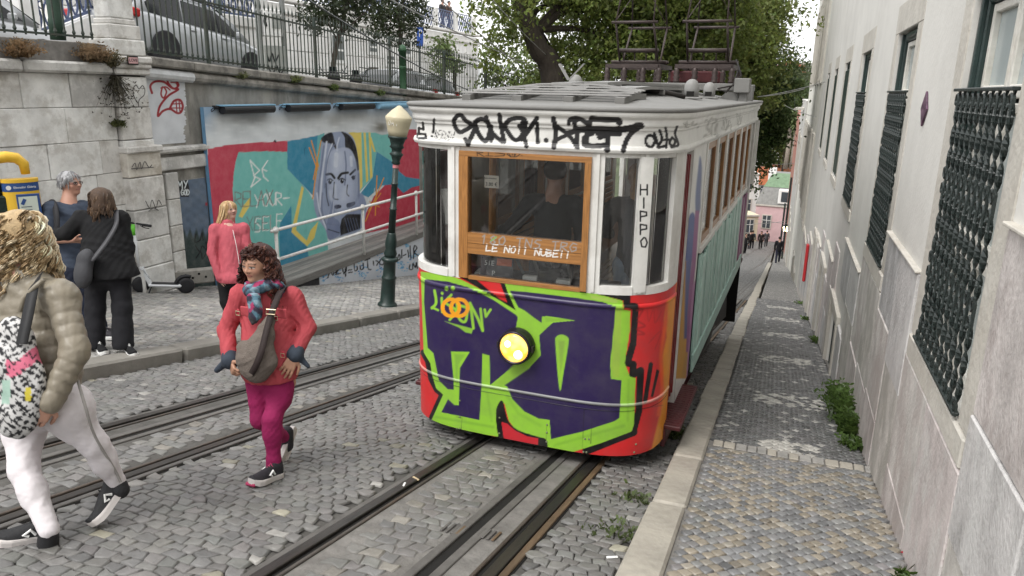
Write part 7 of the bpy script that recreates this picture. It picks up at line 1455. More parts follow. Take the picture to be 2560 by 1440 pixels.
def locks(parent,c,R,h,n,strands,L,hel,turns,rad,cols,seed,cond,out=.12,fan=.10,nseg=22,drift=None,name='hair',fallr=1.55):
    """locks of hair: each slides down the skull and then hangs, its strands winding together"""
    r=np.random.default_rng(seed);V=[];Q=[];C=[];ns=3;o0=np.array(parent.location);base=0;ax=np.array([.37,.45,.40]);ctr=np.array([0,-.05,.12]);dn=-(R@np.array([0,0,1.0]));k=0;dr=np.zeros(3)if drift is None else R@np.asarray(drift)
    while k<n:
        d=nrm(r.normal(0,1,3))
        if not cond(d):continue
        k+=1;th0=math.acos(max(-1,min(1,d[2])));ph=math.atan2(d[1],d[0])+r.normal(0,.12);l_=L*r.uniform(.65,1.2)/h;s_=np.linspace(0,l_,nseg);rr0=.42;t=s_/l_;th=np.minimum(th0+s_/rr0,np.maximum(fallr,th0));drop=np.maximum(0,s_-(fallr-th0)*rr0)if th0<fallr else s_;lift=1+out*np.minimum(t*4,1)*r.uniform(.7,1.35)
        n0=np.stack([np.sin(th)*math.cos(ph),np.sin(th)*math.sin(ph),np.cos(th)],1);P=ctr+n0*ax*lift[:,None]+dn[None]*drop[:,None]+n0*np.array([1,1,0])*(fan*drop)[:,None]+dr[None]*(drop**1.5)[:,None]
        a=np.cross(n0,dn+np.array([.01,.02,0]));a/=np.linalg.norm(a,axis=1,keepdims=True)+1e-9;p0=r.uniform(0,6.28);tw=turns*r.uniform(.75,1.3);hr=hel/h*np.minimum(t*3.5,1)*r.uniform(.7,1.25);c0=np.array(cols[r.integers(len(cols))])*r.normal(1,.1)
        for q in range(strands):
            dp=r.normal(0,.16);j_=r.normal(0,.004/h,3);e=r.uniform(.85,1.1);W_=P+a*(hr*np.cos(p0+dp+6.28*tw*t))[:,None]+n0*(hr*.8*np.sin(p0+dp+6.28*tw*t))[:,None]+j_[None]*np.minimum(t*3,1)[:,None];W_=c[None]+(W_*h)@R
            T=np.gradient(W_,axis=0);T/=np.linalg.norm(T,axis=1,keepdims=True)+1e-9;x=np.cross(T,np.array([.3,.5,.81]));x/=np.linalg.norm(x,axis=1,keepdims=True)+1e-9;y=np.cross(T,x);w_=rad*(1-.6*t**2)*r.uniform(.7,1.3)
            ring=np.stack([W_+(x*math.cos(6.28*m/ns)+y*math.sin(6.28*m/ns))*w_[:,None]for m in range(ns)],1).reshape(-1,3);V.append(ring);i=np.arange(nseg-1)[:,None]*ns;m=np.arange(ns)[None];Q.append(np.stack([base+i+m,base+i+(m+1)%ns,base+i+ns+(m+1)%ns,base+i+ns+m],-1).reshape(-1,4));base+=len(ring);C.append(np.tile(c0*r.normal(1,.12),(len(ring),1)))
    return ob(name,fast_mesh(name,np.concatenate(V)-o0,np.concatenate(Q),col=np.clip(np.concatenate(C),.004,.8),smooth=True),M_hair,parent)
UP=np.array([0,0,1.0])
CAMR,CAMF=AX@np.array([1,0,0]),AX@np.array([0,0,1]);BACK=-CAMF # picture right and towards the camera, in world axes
# ------------------------------------------------------------------ woman in the coral jacket
f0=gnd(668,1197);D0=depth_of(f0)
J=lambda x,y,dd=0.0:atD(480+x/2.15,560+y/2.15,D0+dd)
w1=empty('person',tuple(f0),label='woman in coral jacket and magenta trousers walking towards the camera',cat='person')
hc_=J(352,215,-.02);Rh=.205;fwv=nrm(-CAMR*.42+BACK*.9-UP*.28);nb=J(392,330,.02)
shR,shL=J(262,372,.02),J(540,385,.06);elR,wrR=J(185,570,.03),J(205,735,-.08);elL,wrL=J(622,560,.08),J(552,705,-.06);hpR,hpL=J(345,850,.05),J(500,850,.05);knF,anF=J(430,1050,-.04),J(440,1285,.02);knB,anB=J(365,1050,.06),J(500,1150,.36)
S=Sdf();R_,g_=head_prims(S,hc_,fwv,UP,Rh,nb,.05)
S.cone(nb,(shR+shL)/2-UP*.03,.06,.07,.03,1);S.cone((shR+shL)/2-UP*.05,(hpR+hpL)/2+UP*.03,.085,.08,.04,1)
for a,b,c_ in((shR,elR,wrR),(shL,elL,wrL)):S.cone(a,b,.04,.034,.02,1);S.cone(b,c_,.034,.024,.015,1)
for a,b,c_ in((hpL,knF,anF),(hpR,knB,anB)):S.cone(a,b,.065,.045,.03,1);S.cone(b,c_,.042,.03,.02,1)
hand_prims(S,wrR,J(228,800,-.12)-wrR,CAMR*.5+BACK*-.3,.92,1.0);hand_prims(S,wrL,J(505,800,-.10)-wrL,-CAMR*.3-BACK*.6,.95,.45)
skin1=np.array((.46,.25,.165))
def cf(V,T):C=np.tile(skin1,(len(V),1));face_col(V,C,hc_,R_,Rh,(.06,.03,.02),(.34,.12,.10));return C
mk(S,'body',M_skin,w1,.006,colf=cf)
M_coral=cloth('coral_cotton','#b0484f',.8,.3,70,.08,dirt='#9c3f48',dirt_scale=6,dirt_amt=.35)
S=Sdf();mid=(shR+shL)/2
S.cone(shR+np.array([0,0,-.02]),shL+np.array([0,0,-.02]),.058,.058,.04);S.cone(mid-UP*.08,(hpR+hpL)/2+UP*.06,.11,.115,.06);S.ell((hpR+hpL)/2+UP*.05,(.172,.13,.12),None,.04);S.ell(mid-UP*.17,(.15,.11,.13),None,.05)
S.cone(mid-UP*.15+CAMR*.05,(hpR+hpL)/2+UP*.13+CAMR*.06,.10,.115,.05);S.cone(mid-UP*.15-CAMR*.05,(hpR+hpL)/2+UP*.13-CAMR*.06,.10,.115,.05)
for a,b,c_ in((shR,elR,wrR),(shL,elL,wrL)):S.cone(a,b,.058,.05,.03);S.cone(b,c_+(b-c_)*.12,.049,.045,.02)
S.cone(nb-UP*.0,nb-UP*.05,.07,.085,.03)
o=mk(S,'jacket',M_coral,w1,.007,noise=folds(.004,55,3),cut=[(J(430,838),-UP+CAMR*.05)])
for a,b,c_ in((elR,wrR,M_coral),):
    pass
# pockets, buckles, placket
for(x,y)in((290,470),(480,480)):
    p_=J(x,y,-.125 if x<400 else-.10);MB().box(tuple(p_-np.array(f0)),(.075,.012,.06),ch=.005).build('pocket_flap',M_coral,w1)
for(x,y)in((250,478),(490,705),(452,505)):
    p_=J(x,y,-.15)-np.array(f0);mb=MB();mb.box(tuple(p_),(.018,.006,.045),ch=.002);mb.build('tab',mat('buckle_red',(.4,.03,.05),.4,.1,5,0),w1);MB().tube([tuple(p_+np.array([a*.014,-.006,b*.012]))for a,b in((-1,-1),(1,-1),(1,1),(-1,1))],.0025,4,closed=True).build('buckle',mat('brass',(.5,.42,.28),.3,.1,5,0,metal=.8),w1)
M_denim=cloth('denim_blue','#3a424d',.9,.4,110)
S=Sdf();S.cone(wrR+(elR-wrR)*.14,wrR+(elR-wrR)*.0,.047,.052,.01);S.cone(J(200,730,-.06),J(135,785,-.05),.03,.018,.02);mk(S,'turned_cuff',M_denim,w1,.0065);S=Sdf();S.cone(wrL+(elL-wrL)*.16,wrL+(elL-wrL)*.02,.046,.05,.01);S.cone(J(575,715,-.04),J(625,765,-.03),.022,.012,.02);mk(S,'turned_cuff',M_denim,w1,.0065)
M_mag=cloth('magenta_denim','#8f1d52',.8,.25,120,.1)
S=Sdf();S.ell((hpR+hpL)/2+UP*.02,(.135,.105,.10),None,.04)
for a,b,c_ in((hpL-CAMR*.012,knF,anF),(hpR+CAMR*.012,knB,anB)):S.cone(a,b,.074,.054,.035);S.cone(b,c_,.053,.040,.03)
S.ell((hpL*.65+knF*.35),(.070,.072,.09),None,.04);S.ell((knF*.7+anF*.3),(.056,.06,.08),None,.03);S.cone(anF+UP*.03,anF-UP*.005,.046,.048,.01)
mk(S,'trousers',M_mag,w1,.007,noise=folds(.0018,60,5))
M_shb=mat('sneaker_black',(.028,.026,.032),.7,.2,20,.3,bscale=120);M_shw=mat('sneaker_white',(.62,.58,.56),.6,.06,10,.1);M_pk=mat('sneaker_pink',(.45,.05,.13),.6,.1,10,.1)
hlF,toF=J(478,1375,.05),J(325,1390,-.06);hlF=np.array([hlF[0],hlF[1],gz(hlF[1])+.004]);toF=hlF+nrm(toF-hlF+BACK*.16)*.24;toF[2]=gz(toF[1])+.01
e_s=shoe(w1,hlF,toF,UP,M_shb,M_shw,.25,.092,lace=M_pk,stripe=M_lw);MB().tube([tuple(toF-np.array(f0)+np.array([a*.03,.005,.012]))for a in(-1,0,1)],.012,6).build('toe_cap',M_pk,e_s,True)
shoe(w1,J(560,1095,.44),J(500,1275,.30),-CAMR*.9-BACK*.2+UP*.1,M_shb,M_shw,.25,.092,lace=M_pk)
S=Sdf();S.cone(J(510,1120,.37),J(508,1190,.37),.042,.045,.02);mk(S,'shoe_collar',M_shb,w1,.008);S=Sdf();S.cone(anF-UP*.005,anF-UP*.05,.04,.042,.02);mk(S,'shoe_collar',M_shb,w1,.008)
# hair
red_h=[(.075,.022,.014),(.10,.03,.018),(.055,.017,.012),(.045,.014,.011),(.13,.045,.025)]
S=Sdf();S.ell(hc_+R_.T@np.array([0,-.13,.215])*Rh,np.array([.44,.45,.39])*Rh,R_,.02);S.ell(hc_+R_.T@np.array([0,-.25,-.2])*Rh,np.array([.48,.33,.45])*Rh,R_,.05);mk(S,'hair_base',mat('hair_dark_red',(.045,.014,.01),.6,.3,40,.5),w1,.008)
locks(w1,hc_,R_,Rh,180,6,.27,.015,3.2,.0031,red_h,12,lambda d:d[2]>-.3 and(d[1]<-.02 or(abs(d[0])>.72 and d[1]<.22)),.17,.22,20)
locks(w1,hc_,R_,Rh,60,8,.055,.013,1.5,.0026,red_h,13,lambda d:d[1]>-.1 and d[2]>.72,.14,.1,14)
locks(w1,hc_,R_,Rh,45,6,.20,.015,2.8,.0031,red_h,14,lambda d:abs(d[0])>.75 and-.05<d[1]<.2 and d[2]<.65 and d[2]>-.1,.2,.3)
# scarf
S=Sdf();ring=[nb+(CAMR*math.cos(t)*.088+BACK*(math.sin(t)*.085+.01))+UP*(-.015+.02*math.sin(t*2))for t in np.linspace(0,6.28,13)]
for a,b in zip(ring[:-1],ring[1:]):S.cone(a,b,.034,.036,.02)
for a,b in zip(ring[6:12],ring[7:13]):S.cone(a-UP*.04+BACK*.02,b-UP*.045+BACK*.02,.034,.034,.02)
S.cone(J(330,400,-.13),J(330,520,-.15),.038,.022,.03);S.cone(J(345,420,-.14),J(350,500,-.16),.034,.026,.02)
def scf(V,T):
    r=sn(V[:,0],V[:,2]+V[:,1],46,18,1);q=sn(V[:,2],V[:,0]-V[:,1],40,22,4);C=np.tile(np.array((.075,.15,.20)),(len(V),1));C[r>.25]=(.035,.03,.05);C[(q>.35)]=(.28,.03,.09);C[(r<-.45)]=(.18,.27,.32);low=V[:,2]<(nb[2]-.12);C[low&(q>-.1)]=(.05,.045,.05);return C
mk(S,'scarf',mat('scarf_cotton',attr='Col',rough=.9,var=.15,scale=40,bump=.4,bscale=70),w1,.0075,noise=folds(.006,60,8),colf=scf)
# her bag, hanging from the shoulder
bagc=J(350,660,-.16);bg_=empty('shoulder_bag',tuple(bagc),label='grey brown slouchy shoulder bag worn by the woman in coral',cat='bag')
S=Sdf()
for(x,y,r_,dd)in((420,520,.035,-.14),(395,590,.06,-.155),(370,670,.085,-.16),(350,740,.095,-.155),(290,720,.06,-.14),(320,770,.075,-.15),(395,740,.07,-.16),(270,660,.035,-.13),(350,790,.06,-.15)):S.ell(J(x,y,dd),(r_,r_*.62,r_),None,.05)
mk(S,'pouch',mat('bag_canvas','#6b625b',.9,.15,30,.5,bscale=120),bg_,.0075,noise=folds(.004,55,9))
def strap_mesh(name,pts,w_,th,m,parent,face):
    mb=MB();o0=np.array(parent.location);V=[];
    for i,p in enumerate(pts):
        p=np.array(p,float);d=nrm(np.array(pts[min(i+1,len(pts)-1)])-np.array(pts[max(i-1,0)]));fn=nrm(face-d*np.dot(face,d));s_=np.cross(d,fn)
        V+=[p-s_*w_/2-o0,p+s_*w_/2-o0,p+s_*w_/2+fn*th-o0,p-s_*w_/2+fn*th-o0]
    mb.add(V,[(4*i+k,4*i+(k+1)%4,4*i+4+(k+1)%4,4*i+4+k)for i in range(len(pts)-1)for k in range(4)]);return mb.build(name,m,parent,True)
M_strap=mat('strap_dark',(.028,.018,.017),.7,.15,30,.3,bscale=150)
strap_mesh('strap',smooth_pts([J(500,345,.04),J(478,360,-.06),J(455,410,-.135),J(425,490,-.185),J(400,580,-.225),J(375,680,-.255),J(345,760,-.25),J(315,812,-.2)],5),.038,.004,M_strap,bg_,BACK);MB().tube([tuple(J(x,y,-.20)-bagc)for x,y in((400,458),(450,462),(445,488),(398,484))],.004,5,closed=True).build('buckle',mat('brass'),bg_)
# ------------------------------------------------------------------ blonde woman striding out of the frame
fA,fB=gnd(85,1402),gnd(290,1297);D1=(depth_of(fA)+depth_of(fB))/2
K=lambda x,y,dd=0.0:atD(x,y,D1+dd)
w2=empty('person',tuple(fA),label='blonde woman in olive quilted jacket and white trousers at the left edge',cat='person')
hc2=K(42,588,.0);fw2=nrm(-CAMR*.96+BACK*.05-UP*.12);nb2=K(60,690,.0);sA,sB=K(150,735,-.10),K(30,725,.16);eA,wA=K(190,880,-.17),K(128,1005,-.22);hA,hB=K(140,1000,-.05),K(60,1010,.10);kB_,aB_=K(60,1175,-.02),K(122,1325,-.10);kA_,aA_=K(235,1110,.06),K(292,1205,.22)
S=Sdf();R2,g2=head_prims(S,hc2,fw2,UP,.215,nb2,.055);S.cone(nb2,(sA+sB)/2-UP*.05,.065,.08,.03,1);S.cone((sA+sB)/2-UP*.05,(hA+hB)/2,.11,.12,.04,1);S.cone(sA,eA,.042,.036,.02,1);S.cone(eA,wA,.036,.025,.015,1);S.cone(sB,K(-40,880,.1),.042,.036,.02,1);S.cone(K(-40,880,.1),K(-90,980,.0),.036,.026,.02,1)
hand_prims(S,wA,K(88,1058,-.24)-wA,-CAMR*.6-BACK*.5,1.0,.75);hand_prims(S,K(-90,980,.0),np.array(K(-120,1030,-.02))-K(-90,980,.0),-CAMR*.3-BACK*.6,1.0,.6)
for a,b,c_ in((hB,kB_,aB_),(hA,kA_,aA_)):S.cone(a,b,.07,.05,.03,1);S.cone(b,c_,.045,.032,.02,1)
def cf2(V,T):C=np.tile(np.array((.52,.29,.21)),(len(V),1));face_col(V,C,hc2,R2,.215,(.2,.13,.08),(.4,.15,.13));return C
mk(S,'body',M_skin,w2,.0068,colf=cf2)
M_olive=mat('olive_quilted_nylon','#857d6e',.42,.06,10,.22,bscale=45,spec=.4)
S=Sdf();tc_,bc_=(sA+sB)/2-UP*.04,(hA+hB)/2+UP*.05;S.cone(sA-UP*.02,sB-UP*.02,.085,.08,.05)
S.cone(tc_+CAMR*.05,bc_+CAMR*.08+UP*.05,.115,.125,.06,0,(.010,5));S.cone(tc_-CAMR*.06,bc_-CAMR*.05+UP*.05,.105,.115,.06,0,(.010,5));S.cone(sA+UP*.0,eA,.068,.060,.03,0,(.006,5));S.cone(eA,wA,.059,.050,.025,0,(.006,5));S.cone(sB,K(-40,880,.1),.075,.065,.03);S.cone(nb2-UP*.05-BACK*.0,nb2+UP*.0+CAMR*.03,.09,.075,.03)
S.cone(wA+(eA-wA)*.1,wA,.05,.052,.01)
mk(S,'jacket',M_olive,w2,.0074,noise=folds(.003,60,21),cut=[(K(150,985),-UP*.9-CAMR*.35)])
MB().tube([tuple(K(x,y,-.2)-np.array(fA))for x,y in((108,700),(85,720),(60,745),(52,780))],.012,6).build('collar_edge',M_olive,w2,True)
M_wt=cloth('white_denim','#dcd6d8',.85,.3,90,.05)
S=Sdf();S.ell((hA+hB)/2-UP*.02,(.16,.16,.12),None,.05)
for a,b,c_,q_ in((hB,kB_,aB_,0),(hA,kA_,aA_,1)):S.cone(a,b,.094,.064,.05);S.cone(b,c_,.060,.044,.03);S.ell(a*.6+b*.4,(.083,.083,.11),None,.05);S.ell(b*.62+c_*.38,(.057,.057,.085),None,.04)
S.ell(hA+CAMR*.05-UP*.03,(.11,.11,.11),None,.05)
mk(S,'trousers',M_wt,w2,.0078,noise=folds(.0018,60,22))
strap_mesh('side_stripe',smooth_pts([K(195,950,-.16),K(215,1020,-.15),K(238,1090,-.04),K(285,1170,.12),K(302,1205,.17)],4),.013,.004,mat('stripe_grey',(.35,.33,.31),.8,.1,9,.1),w2,BACK)
M_bk2=mat('runner_black',(.022,.022,.024),.65,.2,20,.3,bscale=100)
hl=K(152,1378,.02);to=K(4,1402,-.1);hl=np.array([hl[0],hl[1],gz(hl[1])]);to=hl+nrm(np.array(to)-hl)*.27;to[2]=gz(to[1])+.004;shoe(w2,hl,to,UP,M_bk2,M_shw,.27,.098,stripe=M_lw,lace=M_bk2)
hl2,to2=K(322,1212,.26),K(258,1300,.14);to2=np.array(to2);shoe(w2,np.array(hl2),to2,-CAMR*.55+UP*.75,M_bk2,M_shw,.25,.095,stripe=M_lw,lace=M_bk2)
for a,b in((aB_,K(120,1358,-.08)),(aA_,K(300,1225,.22))):S=Sdf();S.cone(a,b,.042,.046,.02);mk(S,'sock',M_bk2,w2,.009)
bl=[(.58,.44,.26),(.68,.55,.36),(.46,.33,.18),(.74,.63,.46),(.36,.24,.12)]
S=Sdf();S.ell(hc2+R2.T@np.array([0,-.10,.14])*.215,np.array([.46,.48,.43])*.215,R2,.02);S.ell(hc2+R2.T@np.array([0,-.28,-.22])*.215,np.array([.45,.30,.36])*.215,R2,.04);mk(S,'hair_base',mat('hair_blonde_base',(.46,.33,.18),.6,.3,40,.5),w2,.009)
locks(w2,hc2,R2,.215,170,8,.26,.024,2.4,.0034,bl,32,lambda d:d[2]>-.3 and not(d[1]>.55 and d[2]<.4),.16,.16,20)
MB().tube([tuple(nb2+CAMR*(.075*math.cos(t))*.8+BACK*(.085*math.sin(t))-UP*(.03+.05*max(0,math.sin(t)))-CAMR*.03-np.array(fA))for t in np.linspace(-.5,3.6,20)],.006,6).build('necklace',mat('bead_brown',(.05,.02,.015),.3,.6,60,0),w2)
# her patterned bag
b2=K(45,930,-.30);bb_=empty('shoulder_bag',tuple(b2),label='black and white patterned bag with pink handle on the blonde woman',cat='bag');S=Sdf()
for(x,y,r_)in((40,850,.11),(45,930,.13),(50,1010,.12),(30,1050,.09),(0,930,.12),(70,960,.1)):S.ell(K(x,y,-.22),(r_,r_*.5,r_),None,.05)
def bcf(V,T):
    px,py,_=pix(V);s_=sn(px,py,.20,.09,2)+.6*sn(py,px,.35,.15,5);C=np.tile(np.array((.55,.54,.53)),(len(V),1));C[s_>.12]=(.02,.02,.022);pk=(np.abs(py-905-18*np.sin(px*.05))<20)&(px>15);C[pk&(s_<.5)]=(.6,.14,.22);C[(np.abs(px-70)<8)&(np.abs(py-985)<16)]=(.6,.5,.05);C[(np.abs(px-15)<10)&(np.abs(py-980)<30)]=(.35,.5,.42);return C
mk(S,'pouch',mat('bag_print',attr='Col',rough=.6,var=.05,scale=20,bump=.2),bb_,.0075,noise=folds(.004,50,12),colf=bcf)
strap_mesh('strap',smooth_pts([K(100,690,-.06),K(85,720,-.19),K(70,790,-.26),K(55,860,-.30)],4),.05,.005,mat('strap_black',(.015,.015,.016),.6,.1,9,.1),bb_,BACK)
# ------------------------------------------------------------------ the three standing on the left pavement
def standing(name,label,foot_px,joints,spec):
    f=gnd(*foot_px,LKH);D=depth_of(f);P=lambda t:atD(t[0],t[1],D+(t[2]if len(t)>2 else 0));e=empty(name,tuple(f),label=label,cat='person');j={k:P(v)for k,v in joints.items()};return e,j,P,f
# man with grey hair
m1,j,P,f=standing('person','grey haired man in navy shirt and glasses facing the black coat',(262,846),dict(head=(176,458),neck=(172,505),sR=(130,522,-.12),sL=(208,520,.12),eR=(118,600,-.16),wR=(185,600,-.28),eL=(225,590,.05),wL=(205,575,-.14),hR=(165,670,-.05),hL=(205,668,.08),kR=(200,755,-.05),kL=(232,750,.05),aR=(252,835,-.02),aL=(255,825,.12)),{})
fwm=nrm(CAMR*.93+BACK*.22-UP*.02);S=Sdf();Rm,gm=head_prims(S,j['head'],fwm,UP,.235,j['neck'],.062)
S.cone(j['neck'],(j['sR']+j['sL'])/2-UP*.05,.065,.08,.03,1);S.cone((j['sR']+j['sL'])/2-UP*.06,(j['hR']+j['hL'])/2,.13,.13,.05,1)
for a,b,c_ in(('sR','eR','wR'),('sL','eL','wL')):S.cone(j[a],j[b],.05,.042,.02,1);S.cone(j[b],j[c_],.042,.03,.015,1)
for a,b,c_ in(('hR','kR','aR'),('hL','kL','aL')):S.cone(j[a],j[b],.075,.055,.03,1);S.cone(j[b],j[c_],.05,.036,.02,1)
hand_prims(S,j['wR'],CAMR*.9-UP*.1,CAMF*.4+UP*.4,1.05,.8);hand_prims(S,j['wL'],CAMR*.8+BACK*.3,-UP,1.05,.7)
hm=j['head'].copy()
def cfm(V,T):C=np.tile(np.array((.47,.255,.185)),(len(V),1));face_col(V,C,hm,Rm,.235,(.3,.28,.26),(.36,.16,.14));return C
mk(S,'body',M_skin,m1,.009,colf=cfm)
S=Sdf();mid=(j['sR']+j['sL'])/2;S.cone(j['sR']-UP*.03,j['sL']-UP*.03,.09,.09,.05);S.cone(mid-UP*.1,(j['hR']+j['hL'])/2,.165,.15,.06);S.ell(mid-UP*.35+CAMR*.05,(.17,.17,.2),None,.06);S.cone(j['sR'],j['sR']*.35+j['eR']*.65,.085,.08,.03);S.cone(j['sL'],j['sL']*.35+j['eL']*.65,.08,.08,.03);mk(S,'shirt',cloth('navy_jersey','#3a4352'),m1,.011,noise=folds(.005,32,31))
S=Sdf();S.ell((j['hR']+j['hL'])/2-UP*.03,(.16,.16,.12),None,.05)
for a,b,c_ in(('hR','kR','aR'),('hL','kL','aL')):S.cone(j[a],j[b],.10,.078,.05);S.cone(j[b],j[c_],.076,.062,.03)
mk(S,'trousers',cloth('dark_denim','#1d2333'),m1,.012,noise=folds(.004,32,32))
for k,(a,dx)in enumerate((('aR',0),('aL',0))):h_=j[a]-CAMR*.06;h_[2]=gz(h_[1])+LKH;shoe(m1,h_,h_+CAMR*.28*np.array([1,1,0])+BACK*.05,UP,M_shb,M_lw,.285,.1,stripe=M_lw)
gh=[(.42,.42,.43),(.55,.55,.56),(.30,.30,.31),(.22,.22,.23)];S=Sdf();S.ell(hm+Rm.T@np.array([0,-.10,.18])*.235,np.array([.385,.43,.36])*.235,Rm,.02);S.ell(hm+Rm.T@np.array([0,-.28,-.05])*.235,np.array([.34,.24,.26])*.235,Rm,.03);mk(S,'hair_base',mat('hair_grey',(.33,.33,.34),.6,.3,40,.4),m1,.009)
locks(m1,hm,Rm,.235,150,4,.07,.002,.5,.0035,gh,34,lambda d:d[2]>-.15 and not(d[1]>.45 and d[2]<.5),.07,0,8)
gl_=ob('glasses',None,None,m1)
for s_ in(-1,1):c_=hm+Rm.T@np.array([s_*.15,.41,.0])*.235-np.array(f);MB().tube([tuple(c_+Rm[0]*math.cos(t)*.024+Rm[2]*math.sin(t)*.016)for t in np.linspace(0,6.28,13)[:-1]],.0028,5,closed=True).build('lens_rim',M_ink,gl_);MB().tube([tuple(c_+Rm[0]*s_*.024),tuple(hm+Rm.T@np.array([s_*.375,.0,.01])*.235-np.array(f))],.003,5).build('temple',mat('temple_red',(.12,.02,.02),.4,.1,5,0),gl_)
bp2=P((135,515,-.2));bk_=empty('backpack',tuple(P((118,560,.1))),label='black backpack strap and pack worn by the grey haired man',cat='backpack');S=Sdf();S.ell(P((108,570,.06)),(.10,.14,.2),None,.04);mk(S,'pack',mat('pack_black',(.02,.02,.023),.7,.15,20,.3),bk_,.014);strap_mesh('strap',smooth_pts([P((122,512,.0)),P((133,505,-.1)),P((140,525,-.21)),P((143,560,-.24)),P((140,600,-.22))],4),.055,.012,mat('pack_black'),bk_,BACK)
tsh=[('LUCKY',(178,548)),('BRAND',(190,562))]
import itertools
for i,ch in enumerate('LUCKY BR'):
    t_=-1.15+i*.27;px,py=193+36*math.sin(t_),585-36*math.cos(t_)+2;
    if ch==' ':continue
    q=P((px,py,-.21+.05*(i/8.)))-np.array(f);zq=nrm(BACK*.8+CAMR*.5);xq=nrm(np.cross(UP,zq));yq=np.cross(zq,xq);o=text_obj('lettering',ch,.052,M_lw,m1,tuple(q));rotm=Matrix((xq,yq,zq)).transposed()@Matrix.Rotation(-t_*.8,3,'Z');o.rotation_euler=rotm.to_euler()
q=P((198,550,-.205))-np.array(f);o=MB().lathe([(.0,0),(.05,0),(.05,.003),(0,.003)],18,tuple(q),Vector((0,0,1)).rotation_difference(Vector(nrm(BACK*.8+CAMR*.5))).to_matrix()).build('shirt_print',mat('print_pale',(.42,.44,.47),.8,.5,60,0),m1)
# woman in the black coat, seen from behind
w3,j,P,f=standing('person','woman in long black coat and wide black trousers seen from behind',(270,878),dict(head=(252,502,-.02),neck=(262,530),sL=(205,545,-.03),sR=(300,545,.03),eL=(170,582,-.05),wL=(128,590,.0),eR=(318,620,.05),wR=(300,660,.15),hL=(240,690,-.02),hR=(300,690,.02),kL=(238,775),kR=(305,770),aL=(236,862),aR=(308,862)),{})
S=Sdf();fw3=nrm(-CAMR*.62+CAMF*.75+UP*.03);R3,g3=head_prims(S,j['head'],fw3,UP,.225,j['neck'],.058);S.cone(j['neck'],(j['sR']+j['sL'])/2-UP*.05,.065,.08,.03,1);S.cone((j['sR']+j['sL'])/2-UP*.06,(j['hR']+j['hL'])/2,.12,.13,.05,1)
for a,b,c_ in(('sR','eR','wR'),('sL','eL','wL')):S.cone(j[a],j[b],.046,.038,.02,1);S.cone(j[b],j[c_],.038,.028,.015,1)
for a,b,c_ in(('hR','kR','aR'),('hL','kL','aL')):S.cone(j[a],j[b],.075,.055,.03,1);S.cone(j[b],j[c_],.05,.036,.02,1)
hand_prims(S,j['wL'],-CAMR*.95+UP*.1,-UP*.7+CAMF*.5,1.0,.6);hand_prims(S,j['wR'],CAMF*.6-UP*.3,-CAMR,1.0,.6)
h3=j['head'].copy()
def cf3(V,T):C=np.tile(np.array((.5,.29,.21)),(len(V),1));face_col(V,C,h3,R3,.225,(.1,.06,.04),(.36,.14,.12));return C
mk(S,'body',M_skin,w3,.0105,colf=cf3)
M_blk=cloth('black_wool',(.008,.008,.009),.9,.35,60);mid=(j['sR']+j['sL'])/2;hem=(j['hR']+j['hL'])/2
S=Sdf();S.cone(j['sR']-UP*.02,j['sL']-UP*.02,.085,.085,.05);S.cone(mid-UP*.1,hem+UP*.02,.14,.20,.06);S.cone(mid-UP*.1+CAMR*.06,hem+CAMR*.12,.12,.17,.06);S.cone(mid-UP*.1-CAMR*.05,hem-CAMR*.09,.12,.16,.06)
for a,b,c_ in(('sR','eR','wR'),('sL','eL','wL')):S.cone(j[a],j[b],.078,.068,.03);S.cone(j[b],j[c_],.068,.055,.02)
S.cone(j['neck']+UP*.02,j['neck']-UP*.05,.075,.1,.03);mk(S,'coat',M_blk,w3,.0115,noise=folds(.005,34,41),cut=[(P((270,688)),-UP)])
S=Sdf();S.ell(hem,(.17,.14,.12),None,.05)
for a,b,c_ in(('hR','kR','aR'),('hL','kL','aL')):S.cone(j[a],j[b],.10,.088,.05);S.cone(j[b],j[c_],.088,.098,.03)
mk(S,'trousers',cloth('black_cotton',(.013,.013,.016),.9,.3,60),w3,.012,noise=folds(.004,34,42),cut=[(P((270,868)),-UP)])
for a in('aL','aR'):h_=j[a]+CAMR*.02+CAMF*.02;h_[2]=gz(h_[1])+LKH;shoe(w3,h_-BACK*.0+np.array([0,0,0]),h_+(CAMR*.5+BACK*.55)*.2*np.array([1,1,0]),UP,M_blk,M_lw,.24,.095)
br=[(.085,.05,.03),(.12,.075,.045),(.055,.033,.022),(.16,.10,.06)];S=Sdf();S.ell(h3+R3.T@np.array([0,-.12,.14])*.225,np.array([.45,.48,.43])*.225,R3,.02);S.ell(h3+R3.T@np.array([0,-.28,-.22])*.225,np.array([.44,.30,.38])*.225,R3,.04);mk(S,'hair_base',mat('hair_brown',(.075,.045,.028),.6,.3,40,.5),w3,.01)
locks(w3,h3,R3,.225,130,6,.24,.009,1.6,.0042,br,44,lambda d:d[2]>-.25 and not(d[1]>.5 and d[2]<.5),.12,.14,16)
b3=P((214,668,-.28));hb_=empty('shoulder_bag',tuple(b3),label='grey slouchy bag slung across the back of the black coat',cat='bag');S=Sdf()
for(x,y,r_)in((212,655,.10),(208,685,.11),(220,640,.07),(205,700,.08)):S.ell(P((x,y,-.26)),(r_*.8,r_*.6,r_),None,.04)
mk(S,'pouch',cloth('bag_charcoal',(.055,.056,.062),.7,.4,50),hb_,.012);strap_mesh('strap',smooth_pts([P((292,528,-.02)),P((291,560,-.13)),P((270,600,-.2)),P((240,640,-.27)),P((228,652,-.29))],4),.042,.006,mat('strap_grey',(.05,.05,.055),.5,.1,9,.1),hb_,BACK)
